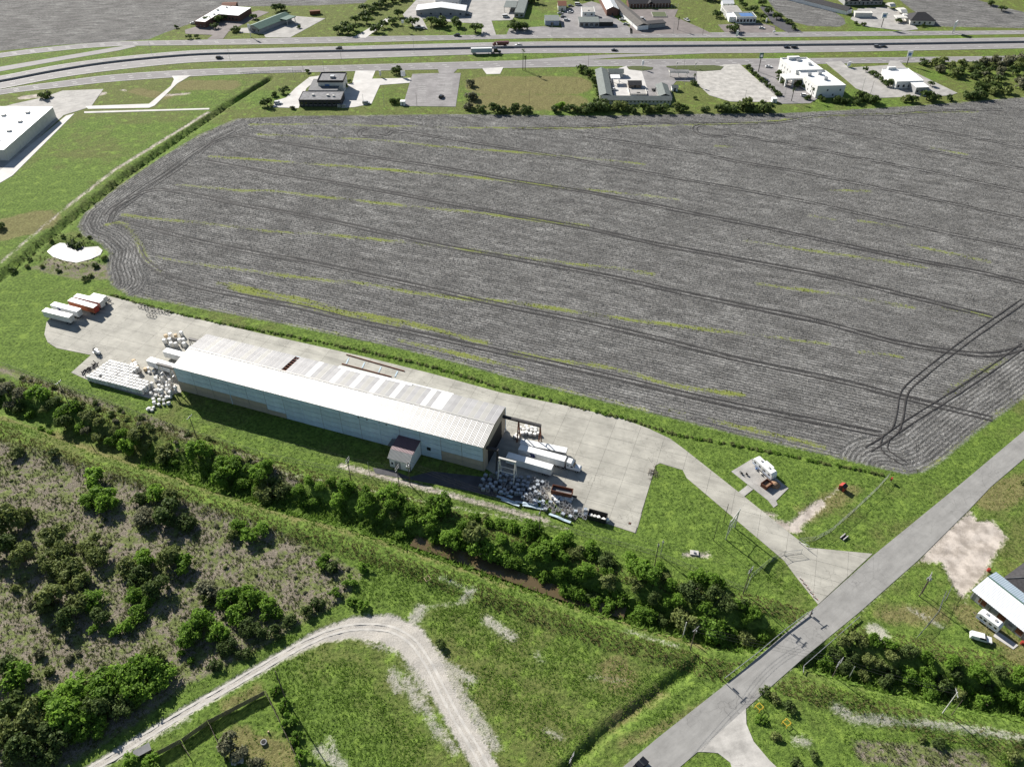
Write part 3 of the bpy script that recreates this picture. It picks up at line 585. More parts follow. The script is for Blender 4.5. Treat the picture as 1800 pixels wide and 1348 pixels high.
for i in range(0, len(bl) - 1, 2):
    mb = MB(); seg = bl[i:i + 3]
    for a, b_ in zip(seg[:-1], seg[1:]):
        d = math.hypot(b_[0] - a[0], b_[1] - a[1]); an = math.atan2(b_[1] - a[1], b_[0] - a[0]); c = ((a[0] + b_[0]) / 2, (a[1] + b_[1]) / 2)
        mb.obox((*c, .06), (d, .6, .3), an); mb.obox((*c, .36), (d, .28, .75), an)
    mb.build('barrier_section', M_GREYW, t)
# ------------------------------------------------------------------ the long metal warehouse
def frame(pa, pb):
    a, b = G(*pa), G(*pb); return (a[0], a[1], 0.0), math.atan2(b[1] - a[1], b[0] - a[0]), math.hypot(b[0] - a[0], b[1] - a[1])
M_SID = mat('blue_grey_cladding', (0.54, 0.66, 0.75), 0.55, var=0.14, scale=0.4, vary_obj=0.07)
M_ROOFN = ribbed('galvanised_roofing', (0.325, 0.318, 0.303), 0.45, 'X', 0.40, 0.0, 0.05, 0.2, spec=0.4, vary_obj=0.06)
M_ROOFF = ribbed('grey_roof_sheet', (0.37, 0.363, 0.36), 0.45, 'X', 0.45, 0.0, 0.05, 0.16, vary_obj=0.09)
M_ROOFW = ribbed('new_white_roof_sheet', (0.80, 0.80, 0.79), 0.45, 'X', 0.4, 0.0, 0.04, 0.06)
M_ROOFT = ribbed('faded_skylight_sheet', (0.40, 0.39, 0.36), 0.45, 'X', 0.45, 0.0, 0.05, 0.12)
loc, rz, WL = frame((319, 686), (850, 828)); WD, WE, WR = 20.8, 11.8, 13.1
W = thing('warehouse', 'very long metal warehouse with white and grey striped low gable roof', 'warehouse', loc, rz)
nb, nr = 16, 5; bw_ = WL / nb
MB().box(.3, WL - .6, .02, WD - .3, 0, WE - .35).build('wall_core', M_GREYW, W)
pan = {}
for j in range(nr):
    z0, z1 = j * WE / nr, (j + 1) * WE / nr
    for i in range(nb):
        tan = (j < 2 and 0 <= i <= 5) and not (i == 5 and j == 1) or (j < 2 and i >= 14)
        o = MB().box(.10, bw_ - .10, -.1, .3, .07, WE / nr - .07).build('wall_panel', M_TANW if tan else M_SID, W) if (tan not in pan) else inst('wall_panel', pan[tan], W)
        pan[tan] = o.data; o.location = (i * bw_, random.uniform(-.03, .03), z0)
for x in (0, WL):                                        # gable ends
    s = -.1 if x == 0 else .1
    mb = MB(); pts = [(0, 0), (3.5, 0), (3.5, WE - 3), (WD - 3.5, WE - 3), (WD - 3.5, 0), (WD, 0), (WD, WE), (WD / 2, WR), (0, WE)]
    n = len(mb.v); k = len(pts)
    mb.v += [(x, p[0], p[1]) for p in pts] + [(x + s * 3, p[0], p[1]) for p in pts]
    mb.f += [list(range(k)), list(range(2 * k - 1, k - 1, -1))] + [[i, (i + 1) % k, k + (i + 1) % k, k + i] for i in range(k)]
    mb.build('gable_wall', M_TANW, W)
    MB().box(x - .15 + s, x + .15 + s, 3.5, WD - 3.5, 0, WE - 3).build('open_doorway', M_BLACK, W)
MB().box(-.3, WL + .5, WD - .02, WD + .25, 0, WE - .1).build('back_wall', M_SID, W)
ns = 62; sw = (WL + .6) / ns; slope = math.atan2(WR - WE, WD / 2); SL = math.hypot(WR - WE, WD / 2) + .35
def roof_sheet(m, far):
    mb = MB(); y0, y1 = (-.35, WD / 2) if not far else (WD / 2, WD + .35)
    def zz(y): return WR - abs(y - WD / 2) * (WR - WE) / (WD / 2) + .02
    mb.v += [(.02, y0, zz(y0)), (sw - .02, y0, zz(y0)), (sw - .02, y1, zz(y1)), (.02, y1, zz(y1)), (.02, y0, zz(y0) - .12), (sw - .02, y0, zz(y0) - .12), (sw - .02, y1, zz(y1) - .12), (.02, y1, zz(y1) - .12)]
    mb.f += [[0, 1, 2, 3], [7, 6, 5, 4], [0, 4, 5, 1], [1, 5, 6, 2], [2, 6, 7, 3], [3, 7, 4, 0]]
    me = mb.mesh('roof_sheet'); me.materials.append(m); return me
near_m = roof_sheet(M_ROOFN, False); near_w = roof_sheet(M_ROOFW, False)
farm = {'g': roof_sheet(M_ROOFF, True), 'w': roof_sheet(M_ROOFW, True), 't': roof_sheet(M_ROOFT, True)}
# strip positions along the far slope, read along the ridge from the west end
whites = {25: 'w', 30: 'w', 34: 'w', 38: 'w', 42: 'w', 48: 'w', 50: 'w', 51: 'w', 3: 't', 7: 't', 11: 't', 14: 't', 27: 't', 32: 't', 36: 't', 40: 't', 44: 't', 46: 't', 54: 't', 57: 't', 59: 't'}
for i in range(ns):
    x = -.3 + i * sw
    inst('roof_sheet', near_w if i == 38 else near_m, W, (x, 0, random.uniform(0, .04)))
    if i == 20: continue
    inst('roof_sheet', farm[whites.get(i, 'g')], W, (x, 0, random.uniform(0, .04)))
MB().box(-.3 + 20 * sw, -.3 + 21 * sw, WD / 2, WD, WE - 1.2, WE - 1.1).build('roof_opening', M_BLACK, W)
for k in range(7):
    y = WD / 2 + .7 + k * 1.5; MB().box(-.3 + 20 * sw, -.3 + 21 * sw, y, y + .35, WE - .2, WE + 1.2 - (y - WD / 2) * .125).build('exposed_purlin', M_RUST, W)
MB().prof([(-.35, WR - .02), (WL + .35, WR - .02), (WL + .35, WR + .1), (-.35, WR + .1)], WD / 2 - .35, WD / 2 + .35).build('ridge_cap', M_ROOFT, W)
MB().box(29 * sw, 52 * sw, WD + .2, WD + .75, WE - .1, WE + .03).build('gutter', M_WHITE, W)
MB().box(29 * sw, 44 * sw, WD - .8, WD + .45, WE + .12, WE + .2).build('flashing', M_ROOFW, W)
for x in (77.4, 80.8, 85.4, 88.3): MB().tube((x, -.22, WE - 1.2 - .0), (x, .1, WE - 1.2), .28, 8).build('vent_hole', M_BLACK, W)
MB().box(103.2, 104.6, -.18, .1, 3.3, 4.7).build('wall_window', M_GLASS, W)
for i in (3, 7, 11): MB().box(i * bw_ - .12, i * bw_ + .12, -.24, -.08, .2, WE - .3).build('downpipe', M_SID, W)
# lean-to annex on the yard wall
loc2, rz2, AL = frame((686, 820), (717, 828))
AN = thing('annex_shed', 'small two-pitch lean-to shed against the warehouse long wall', 'shed', loc2, rz)
ax, ay = AL + 1.0, 9.8
MB().prof([(0, 0), (ax, 0), (ax, .1), (0, .1)], 0, ay).build('floor_slab', M_CONC2, AN)
mb = MB(); prof = [(0, 0), (ay, 0), (ay, 6.9), (2.4, 6.2), (0, 4.6)]
n = 0; mb.v += [(0, p[0], p[1]) for p in prof] + [(ax, p[0], p[1]) for p in prof]; mb.f += [[4, 3, 2, 1, 0], [5, 6, 7, 8, 9]] + [[i, (i + 1) % 5, 5 + (i + 1) % 5, 5 + i] for i in range(5)]
mb.build('wall', M_WHITE, AN)
M_PURP = ribbed('dark_purple_roof_sheet', (0.15, 0.09, 0.10), 0.5, 'X', 0.6, 0.1, 0.05, .2)
def slab3(pts, th, name, m, par):
    mb = MB(); k = len(pts); mb.v += [(p[0], p[1], p[2]) for p in pts] + [(p[0], p[1], p[2] - th) for p in pts]
    mb.f += [list(range(k)), list(range(2 * k - 1, k - 1, -1))] + [[(i + 1) % k, i, k + i, k + (i + 1) % k] for i in range(k)]
    return mb.build(name, m, par)
slab3([(-.4, 2.35, 6.36), (ax + .4, 2.35, 6.36), (ax + .4, ay + .1, 7.1), (-.4, ay + .1, 7.1)], .14, 'upper_roof', M_PURP, AN)
slab3([(-.4, -.4, 4.45), (ax + .4, -.4, 4.45), (ax + .4, 2.33, 6.33), (-.4, 2.33, 6.33)], .14, 'lower_roof', M_ROOFT, AN)
slab3([(-3.2, 5.2, 4.3), (-.05, 5.2, 5.0), (-.05, ay, 5.0), (-3.2, ay, 4.3)], .12, 'side_canopy', M_GREYROOF, AN)
MB().box(ax - .02, ax + .2, -.1, .12, 0, 4.6).build('corner_post', M_DARK, AN); MB().box(ax, ax + .2, ay - .3, ay, 0, 6.9).build('corner_post', M_DARK, AN)
MB().box(2.0, 4.2, -.06, .05, 0.2, 3.4).build('door', M_GREYW, AN); MB().box(.6, 1.3, -.05, .05, 1.6, 2.5).build('window', M_GLASS, AN)

def wpt(x, y, z=0.0):                      # a point in the warehouse's own frame
    v = Matrix.Rotation(rz, 4, 'Z') @ Vector((x, y, z)); return (v.x + loc[0], v.y + loc[1], z)
# crane runways that stick out of both ends
def runway(name, label, x0, x1, y, h, m_beam, m_leg, legs):
    t = thing(name, label, 'crane runway', wpt(x0, y), rz); L = x1 - x0; s = 1 if L > 0 else -1
    MB().box(min(0, L), max(0, L), -.3, .3, h - .8, h).build('beam', m_beam, t)
    MB().box(min(0, L), max(0, L), -.55, .55, h, h + .12).build('rail_flange', m_beam, t)
    for lx in legs:
        for sy in (-1, 1): MB().tube((s * lx, sy * 1.7, .05), (s * lx, sy * .2, h - .8), .22, 6).build('leg', m_leg, t)
        MB().tube((s * lx, -1.0, h * .5), (s * lx, 1.0, h * .5), .14, 6).build('brace', m_leg, t)
    return t
runway('crane_runway', 'dark steel crane beam on posts leaving the warehouse east end, field side', WL, WL + 14.5, WD - 2.2, 9.6, M_DARK, M_RUST, (6.2, 14.2))
runway('crane_runway', 'dark steel crane beam over the pale drums at the west end', 0, -7.5, WD - 2.2, 9.6, M_DARK, M_STEEL, (3.5, 7.2))
runway('crane_runway', 'grey trussed crane beam above the white sacks at the west end', 0, -9.5, 1.6, 9.6, M_DARK, M_STEEL, (3.4, 8.8))
runway('crane_runway', 'short dark beam linking warehouse east door to white gantry', WL, WL + 4.6, 2.4, 9.6, M_DARK, M_DARK, (4.3,))
# white gantry frame
ga = G(875, 846); gb = G(908, 851); gz = math.atan2(gb[1] - ga[1], gb[0] - ga[0]); gl = math.hypot(gb[0] - ga[0], gb[1] - ga[1])
t = thing('gantry_frame', 'white four-legged gantry frame standing over the shaded totes', 'gantry', (ga[0], ga[1], 0), rz)
for x in (0, 5.6):
    for y0, y1 in ((0, 1.9), (3.8, 1.9)): MB().tube((x, y0, .05), (x, y1, 9.5), .2, 6).build('leg', M_OFFW, t)
    MB().tube((x, .55, 3.0), (x, 3.2, 3.0), .13, 6).build('cross_tie', M_OFFW, t)
MB().box(-.3, 5.9, 1.6, 2.2, 9.4, 9.85).build('top_beam', M_OFFW, t)
for y, z in ((.9, 4.6), (2.9, 4.6)): MB().tube((0, y, z), (5.6, y, z), .14, 6).build('tie_beam', M_OFFW, t)

# ------------------------------------------------------------------ vehicles
wheel_me = {}
def wheel(parent, x, y, r, w=.28):
    key = (round(r, 2), w)
    if key not in wheel_me:
        mb = MB().tube((0, -w / 2, 0), (0, w / 2, 0), r, 12); me = mb.mesh('wheel'); me.materials.append(M_BLACK)
        hb = MB().tube((0, -w / 2 - .01, 0), (0, w / 2 + .01, 0), r * .55, 10); hm = hb.mesh('rim'); hm.materials.append(M_STEEL); wheel_me[key] = (me, hm)
    a, b_ = wheel_me[key]; o = inst('wheel', a, parent, (x, y, r)); inst('rim', b_, o); return o
PAINT = {}
def paint(c):
    if c not in PAINT:
        v = dict(black=(.012, .012, .014), white=(.78, .78, .77), silver=(.42, .43, .44), grey=(.14, .145, .15), red=(.3, .03, .03), blue=(.05, .09, .2), darkred=(.12, .03, .02))[c]
        PAINT[c] = mat(c + '_car_paint', v, .25, 0.0, var=.05, spec=.6)
    return PAINT[c]
def car(px, py, ang, color, kind, label, group='cars', cat=None):
    x, y = G(px, py); m = paint(color)
    L, Wd, H = dict(car=(4.7, 1.85, 1.45), suv=(4.9, 1.95, 1.8), pickup=(5.7, 2.0, 1.85), van=(5.4, 2.0, 2.2))[kind]
    t = thing('car' if kind != 'pickup' else 'pickup_truck', label, cat or ('car' if kind != 'pickup' else 'pickup'), (x, y, .07), ang, group)
    h = L / 2; w = Wd / 2
    if kind == 'pickup': body = [(-h, .45), (h, .45), (h, .95), (h - 1.35, 1.08), (h - 1.5, 1.1), (-.55, 1.1), (-h, 1.1)]; cab = [(-.55, 1.1), (h - 1.35, 1.1), (h - 2.1, H - .05), (h - 2.4, H), (-.3, H), (-.5, H - .1)]
    elif kind == 'suv': body = [(-h, .4), (h, .4), (h, .85), (h - 1.1, 1.05), (-h, 1.1)]; cab = [(-h + .05, 1.08), (h - 1.2, 1.05), (h - 1.95, H - .05), (h - 2.3, H), (-h + .5, H), (-h + .15, H - .15)]
    elif kind == 'van': body = [(-h, .4), (h, .4), (h, .9), (h - .8, 1.1), (-h, 1.1)]; cab = [(-h, 1.1), (h - .8, 1.1), (h - 1.6, H), (-h, H)]
    else: body = [(-h, .35), (h, .35), (h, .7), (h - 1.2, .92), (-h + .7, .95), (-h, .9)]; cab = [(-h + .6, .94), (h - 1.25, .92), (h - 2.0, H - .04), (h - 2.5, H), (-h + 1.5, H - .04)]
    MB().prof(body, -w, w).build('body', m, t)
    MB().prof([(a, b) for a, b in cab], -w + .1, w - .1).build('cabin', M_GLASS, t)
    top = [p for p in cab if p[1] > H - .12]; x0 = min(p[0] for p in top); x1 = max(p[0] for p in top)
    MB().box(x0, x1, -w + .12, w - .12, H - .03, H + .03).build('roof', m, t)
    for sx in (-1, 1):
        for sy in (-1, 1): wheel(t, sx * (h - .85), sy * (w - .1), .34 if kind == 'car' else .4)
    for sy in (-1, 1): MB().box(h - .02, h + .02, sy * (w - .35) - .2, sy * (w - .35) + .2, .6, .8).build('headlight', M_OFFW, t)
    if kind == 'pickup' and label.find('topper') >= 0: MB().prof([(-h + .05, 1.1), (-.5, 1.1), (-.5, H - .05), (-h + .15, H - .1)], -w + .08, w - .08).build('bed_topper', m, t)
    elif kind == 'pickup': MB().box(-h + .12, -.62, -w + .15, w - .15, 1.101, 1.12).build('bed', M_BLACK, t)
    return t
def trailer(pt, ang, L, label, m_side, m_roof, group, H=4.0, patch=None, z=.05, name='box_trailer', end_m=None):
    t = thing(name, label, 'trailer', (pt[0], pt[1], z), ang, group); w = 1.28
    MB().box(0, L, -w, w, 1.15, H - .03).build('box_body', m_side, t)
    MB().box(-.03, L + .03, -w - .03, w + .03, H - .03, H + .05).build('roof', m_roof, t)
    MB().box(L, L + .05, -w + .05, -.02, 1.2, H - .1).build('door', end_m or M_OFFW, t); MB().box(L, L + .05, .02, w - .05, 1.2, H - .1).build('door', end_m or M_OFFW, t)
    MB().box(.3, L - .2, -.5, .5, .85, 1.15).build('chassis', M_DARK, t)
    n = max(8, int(L / 1.2))
    for i in range(1, n):
        MB().box(i * L / n - .03, i * L / n + .03, -w - .025, -w + .02, 1.2, H - .1).build('side_rib', m_side, t)
    for x in (L - 1.4, L - 2.7):
        for sy in (-1, 1): wheel(t, x, sy * (w - .28), .5, .5)
    for sy in (-1, 1): MB().box(2.6, 2.8, sy * .7 - .1, sy * .7 + .1, .05, 1.15).build('landing_leg', M_DARK, t)
    if patch: MB().prof([(patch, 1.7), (patch + 1.7, 1.7), (patch + 2.1, 2.4), (patch + 1.5, 3.5), (patch - .3, 3.5), (patch + .5, 2.5)], -w - .02, -w + .01).build('logo_patch', M_NAVY, t)
    return t
M_TRW = mat('trailer_white', (.70, .71, .70), .5, var=.12, scale=.6, streak=(1, 1, .2)); M_TRR = mat('trailer_roof_white', (.84, .84, .82), .5, var=.08)
def z3(px, py, z): p = G(px, py, z); return p
def trailer_px(a, b, label, m, group, H=4.0, z_ref=4.0, **k):   # a,b: near roof edge, front to rear
    A, B = G(*a, z_ref), G(*b, z_ref); ang = math.atan2(B[1] - A[1], B[0] - A[0]); L = math.hypot(B[0] - A[0], B[1] - A[1])
    off = (-math.sin(ang) * 1.28, math.cos(ang) * 1.28); return trailer((A[0] + off[0], A[1] + off[1]), ang, L, label, m, M_TRR, group, H, **k)
g5 = 'trailers parked at the west end of the yard'
c2 = lambda x, y: (60 + x / 11.25, 500 + y / 11.25)
trailer_px(c2(150, 530), c2(680, 660), 'plain white box trailer nearest the grass at the yard west end', M_TRW, g5)
trailer_px(c2(318, 410), c2(842, 545), 'white box trailer with dark blue mark on its side', M_TRW, g5, patch=3.4)
trailer_px(c2(660, 325), c2(1165, 470), 'faded orange-red box trailer among the white ones', M_ORANGE, g5, end_m=M_RED)
trailer_px(c2(775, 245), c2(1290, 365), 'pale pink-sided trailer with torn roof corner beside orange trailer', mat('pink_white_paint', (.55, .38, .36), .6, var=.2), g5)
trailer_px(c2(1100, 235), c2(1350, 290), 'short white trailer with bare chassis behind the pink one', M_TRW, g5, H=3.6, z_ref=3.6)
mb = MB(); p0 = G(183, 527); t = thing('trailer_chassis', 'black bare trailer chassis lying beside the fence', 'chassis', (*p0, 0), R(-30))
for sy in (-.5, .5): MB().box(0, 5, sy - .1, sy + .1, .9, 1.1).build('beam', M_DARK, t)
for x in (.8, 2.2, 4.2): MB().box(x, x + .15, -.9, .9, .85, 1.0).build('cross_member', M_DARK, t)
for x in (1.0, 2.3):
    for sy in (-1, 1): wheel(t, x, sy, .5, .4)
c7 = lambda x, y: (820 + x / 7.5, 770 + y / 7.5)
g6 = 'trailers docked at the warehouse east end'
trailer_px(c7(520, 250), c7(1115, 420), 'blue-shaded white trailer nearest the gantry at the east doors', M_TRW, g6, H=4.0, z=.06)
trailer_px(c7(682, 145), c7(1290, 310), 'long white trailer coupled to the white truck cab', M_TRW, g6, patch=4.3, z=.06)
trailer_px(c7(700, 75), c7(1310, 195), 'low grey corrugated trailer behind the coupled white one', M_GREYW, g6, H=2.6, z_ref=2.6, z=.06)
trailer_px((257, 634), (313, 651), 'white trailer backing out of the west door by the gantry', M_TRW, 'trailers at the west doors', z=.06)
trailer_px((286, 618), (330, 630), 'white trailer half inside the west door, nearer the field', M_TRW, 'trailers at the west doors', z=.06)
# tractor unit
A_, B_ = G(*c7(682, 145), 4.0), G(*c7(1290, 310), 4.0); ta = math.atan2(B_[1] - A_[1], B_[0] - A_[0]); tl = math.hypot(B_[0] - A_[0], B_[1] - A_[1])
def tractor(loc, ang, m, label, group=None):
    t = thing('semi_truck', label, 'truck', loc, ang, group)
    MB().box(-2.2, 4.9, -.45, .45, .6, .95).build('chassis', M_DARK, t)
    MB().prof([(-.2, .95), (2.6, .95), (2.6, 2.1), (2.1, 3.0), (1.5, 3.75), (-.2, 3.9)], -1.2, 1.2).build('sleeper_cab', m, t)
    MB().prof([(2.6, .7), (4.75, .7), (4.85, 1.5), (4.4, 1.8), (2.6, 2.05)], -1.0, 1.0).build('hood', m, t)
    MB().prof([(2.63, 2.08), (2.68, 2.12), (2.18, 3.02), (2.12, 2.98)], -1.05, 1.05).build('windscreen', M_GLASS, t)
    for sy in (-1, 1):
        MB().box(1.4, 2.2, sy * 1.2 - .01 * sy - .01, sy * 1.2 + .02 * sy, 1.9, 2.6).build('side_window', M_GLASS, t)
        MB().box(.1, .6, sy * 1.2 - .01, sy * 1.2 + .02, 2.2, 2.7).build('side_window', M_GLASS, t)
        MB().box(2.7, 4.4, sy * 1.1 - .18, sy * 1.1 + .18, 1.0, 1.12).build('fender', m, t)
        wheel(t, 3.6, sy * 1.05, .52, .35); wheel(t, -.6, sy * .95, .52, .6); wheel(t, -1.9, sy * .95, .52, .6)
        MB().box(4.75, 4.87, sy * .7 - .15, sy * .7 + .15, 1.0, 1.3).build('headlight', M_GLASS, t)
        MB().tube((-.35, sy * 1.0, .9), (-.35, sy * 1.0, 4.1), .1, 6).build('exhaust_stack', M_STEEL, t)
    return t
off = (-math.sin(ta) * 1.28, math.cos(ta) * 1.28)
tractor((A_[0] + off[0] + math.cos(ta) * (tl + .9), A_[1] + off[1] + math.sin(ta) * (tl + .9), .06), ta, M_WHITE, 'white semi truck cab parked on the concrete yard')
# dump trailer, dumpsters
def open_bin(name, label, cat, a, b, w, h, m, inner, z0=.05, leg=0.0):
    A, B = G(*a), G(*b); an = math.atan2(B[1] - A[1], B[0] - A[0]); L = math.hypot(B[0] - A[0], B[1] - A[1]); t = thing(name, label, cat, (A[0], A[1], z0), an)
    for x0, x1, y0, y1 in ((0, L, 0, .14), (0, L, w - .14, w), (0, .14, .14, w - .14), (L - .14, L, .14, w - .14)): MB().box(x0, x1, y0, y1, leg, h).build('side_panel', m, t)
    MB().box(.14, L - .14, .14, w - .14, leg, leg + (h - leg) * (.55 if inner is not M_BLACK else .15)).build('load', inner, t)
    MB().box(-.06, L + .06, -.08, .02, h - .15, h + .05).build('rim_rail', m, t); MB().box(-.06, L + .06, w - .02, w + .08, h - .15, h + .05).build('rim_rail', m, t)
    if leg:
        for x in (1, 2.2):
            for y in (.35, w - .35): wheel(t, x, y, .48, .4)
        MB().box(L, L + 1.6, w / 2 - .3, w / 2 + .3, .7, 1.1).build('drawbar', M_DARK, t)
    return t
open_bin('dump_trailer', 'grey-brown dump trailer parked among the tote piles', 'trailer', (968, 872), (1004, 880), 2.6, 3.0, M_RUST, M_GREYROOF, leg=1.0)
open_bin('skip_bin', 'long dark open bin holding white sacks at the yard edge', 'bin', (1031, 912), (1064, 921), 2.9, 1.9, M_DARK, M_BLACK)
open_bin('rusty_skip', 'small rusty open bin beside the site motorhome', 'bin', (1346, 862), (1357, 854), 2.4, 1.6, M_RUST, M_DUST)

# highway traffic
def hdir(x): i = 0; return bearing((x - 15, np.interp(x - 15, HX, HT['nl_t'])), (x + 15, np.interp(x + 15, HX, HT['nl_t'])))
gT = 'traffic on the highway'
car(386, 103.5, hdir(386), 'black', 'suv', 'lone black car on the near lanes at the highway bend', gT)
car(596, 87, hdir(596) + math.pi, 'black', 'suv', 'black car on the far lanes above the dark-roofed restaurant', gT)
car(803, 64, hdir(803) + math.pi, 'black', 'suv', 'black car on the far frontage road by the oaks', gT)
car(912, 81.5, hdir(912) + math.pi, 'white', 'pickup', 'white pickup following the brown dump truck', gT)
car(1080, 90, hdir(1080), 'black', 'car', 'black car on near lanes above the sage-roofed motel', gT)
car(1383, 85, hdir(1383), 'black', 'car', 'black car trailing closely above the white hotel', gT)
car(1396, 85, hdir(1396), 'black', 'suv', 'black car leading the close pair above the white hotel', gT)
car(1541, 83.5, hdir(1541), 'grey', 'suv', 'grey car trailing the right-hand pair on the highway', gT)
car(1553, 83.5, hdir(1553), 'black', 'car', 'black car leading the right-hand pair on the highway', gT)
hA, hB = G(829, 94.5), G(862, 94.5); ha = hdir(850)
M_TRB = mat('trailer_blue_grey', (.42, .47, .53), .5, var=.1)
tt = trailer((hB[0] + 1.2, hB[1]), ha + math.pi, 15.2, 'blue-grey box trailer on the near highway lanes', M_TRB, M_TRW, 'highway lorry', z=.1)
tractor((hB[0] + 2.9, hB[1], .1), ha, paint('black'), 'dark semi truck pulling blue-grey trailer on the highway')
hC = G(890, 81.5); t = thing('dump_truck', 'dark brown dump truck on the far highway lanes', 'truck', (*hC, .1), ha + math.pi, gT)
MB().box(0, 9, -.5, .5, .6, 1.0).build('chassis', M_DARK, t); MB().prof([(-1.5, 1.3), (6.5, 1.3), (7.3, 3.3), (-2.2, 3.3)], -1.3, 1.3).build('tipper_body', paint('darkred'), t)
MB().prof([(7.5, .9), (10.2, .9), (10.2, 1.9), (9.2, 2.1), (8.8, 3.0), (7.5, 3.0)], -1.15, 1.15).build('cab', paint('darkred'), t)
MB().box(8.95, 9.2, -1, 1, 2.15, 2.8).build('windscreen', M_GLASS, t)
for x in (.3, 1.6, 9.2):
    for sy in (-1, 1): wheel(t, x, sy * .95, .52, .4)
# parked cars
gP = 'parked cars'
for a in [(489,183,.1,'white','suv','white car parked west of the dark-roofed restaurant'),(644,183,.05,'silver','suv','silver car parked on the pale lot east of the restaurant'),
 (776,172,1.2,'black','suv','black car alone on the cracked parking lot'),(1079,159,.0,'white','car','white car parked inside the sage-roofed motel court'),
 (1153,160,.0,'black','pickup','black pickup parked by the motel east wing'),(1351,119,-.1,'white','car','white car at the hotel lot entrance'),
 (1414,170,-.2,'white','suv','white car beside the hotel palms'),(1344,142,-.5,'grey','suv','grey car behind the hotel lot trees'),
 (1094,36,.0,'white','car','white car by the long wall, upper of the two'),(1100,44,.0,'silver','car','silver car by the long wall, lower of the two'),(1207,37,-1.1,'white','pickup','white pickup parked in the far motel yard'),
 (1002,23,.3,'white','car','white car in the sales lot below the red-roofed house'),(985,25,.2,'silver','car','silver car in the sales lot beside the fence'),(990,31,.2,'grey','car','grey car in the sales lot near the blue shed'),(996,37,.1,'white','suv','white car lowest in the sales lot row'),(1003,12,.0,'grey','car','grey car at the back of the sales lot'),(1016,10,.0,'white','van','white van at the back of the sales lot'),
 (1040,48,.0,'silver','car','silver car outside the grey flat-roofed shop'),(889,31,.2,'white','van','white van under the workshop canopy'),(823,28,.3,'grey','suv','grey car by the white-roofed workshop'),(1339,51,-.3,'white','car','white car outside the blue-roofed cafe'),(1128,36,.0,'white','van','white van in the far motel courtyard'),
 (340,42.5,.3,'white','car','white car at the brick building west end')]:
    car(a[0], a[1], a[2], a[3], a[4], a[5], gP)
car(1722, 1123, R(-20), 'white', 'pickup', 'white pickup with bed topper on the lawn by the metal-roofed house')
car(1122, 1350, R(43), 'black', 'pickup', 'black pickup cut off by the bottom edge of the photo')
# ------------------------------------------------------------------ buildings along the highway
def bld(name, label, cat, pa, pb, depth, h, m_wall, m_roof, par=.5, win=None, vents=(), skew=None, m_par=None, eave=0.0, door=None, rzx=None):
    """flat-roofed building; pa,pb = ground line of the near wall"""
    lc, an, L = frame(pa, pb)
    if rzx is not None: an = rzx
    t = thing(name, label, cat, lc, an)
    MB().box(0, L, 0, depth, 0, h).build('wall', m_wall, t)
    MB().box(-eave, L + eave, -eave, depth + eave, h + .003, h + .12).build('roof', m_roof, t)
    if par:
        mp = m_par or m_wall
        for x0, x1, y0, y1 in ((-.15 - eave, L + .15 + eave, -.15 - eave, .15 - eave), (-.15 - eave, L + .15 + eave, depth - .15 + eave, depth + .15 + eave), (-.15 - eave, .15 - eave, .15 - eave, depth - .15 + eave), (L - .15 + eave, L + .15 + eave, .15 - eave, depth - .15 + eave)):
            MB().box(x0, x1, y0, y1, h - .3, h + par).build('parapet', mp, t)
    for (n, w_, z0, z1) in (win or []):
        for i in range(n):
            x = (i + .5) * L / n; o = MB().box(x - w_ / 2, x + w_ / 2, -.06, .05, z0, z1).build('window', M_GLASS, t)
            MB().box(x - w_ / 2 - .1, x + w_ / 2 + .1, -.12, -.02, z0 - .15, z0 - .02).build('sill', M_OFFW, o)
    for (fx, fy, s) in vents: MB().box(fx * L - s / 2, fx * L + s / 2, fy * depth - s / 2, fy * depth + s / 2, h + .12, h + .12 + s * .7).build('roof_vent', M_OFFW, t)
    if door: MB().box(door * L - .6, door * L + .6, -.08, .05, .05, 2.2).build('door', M_DARK, t)
    return t, L
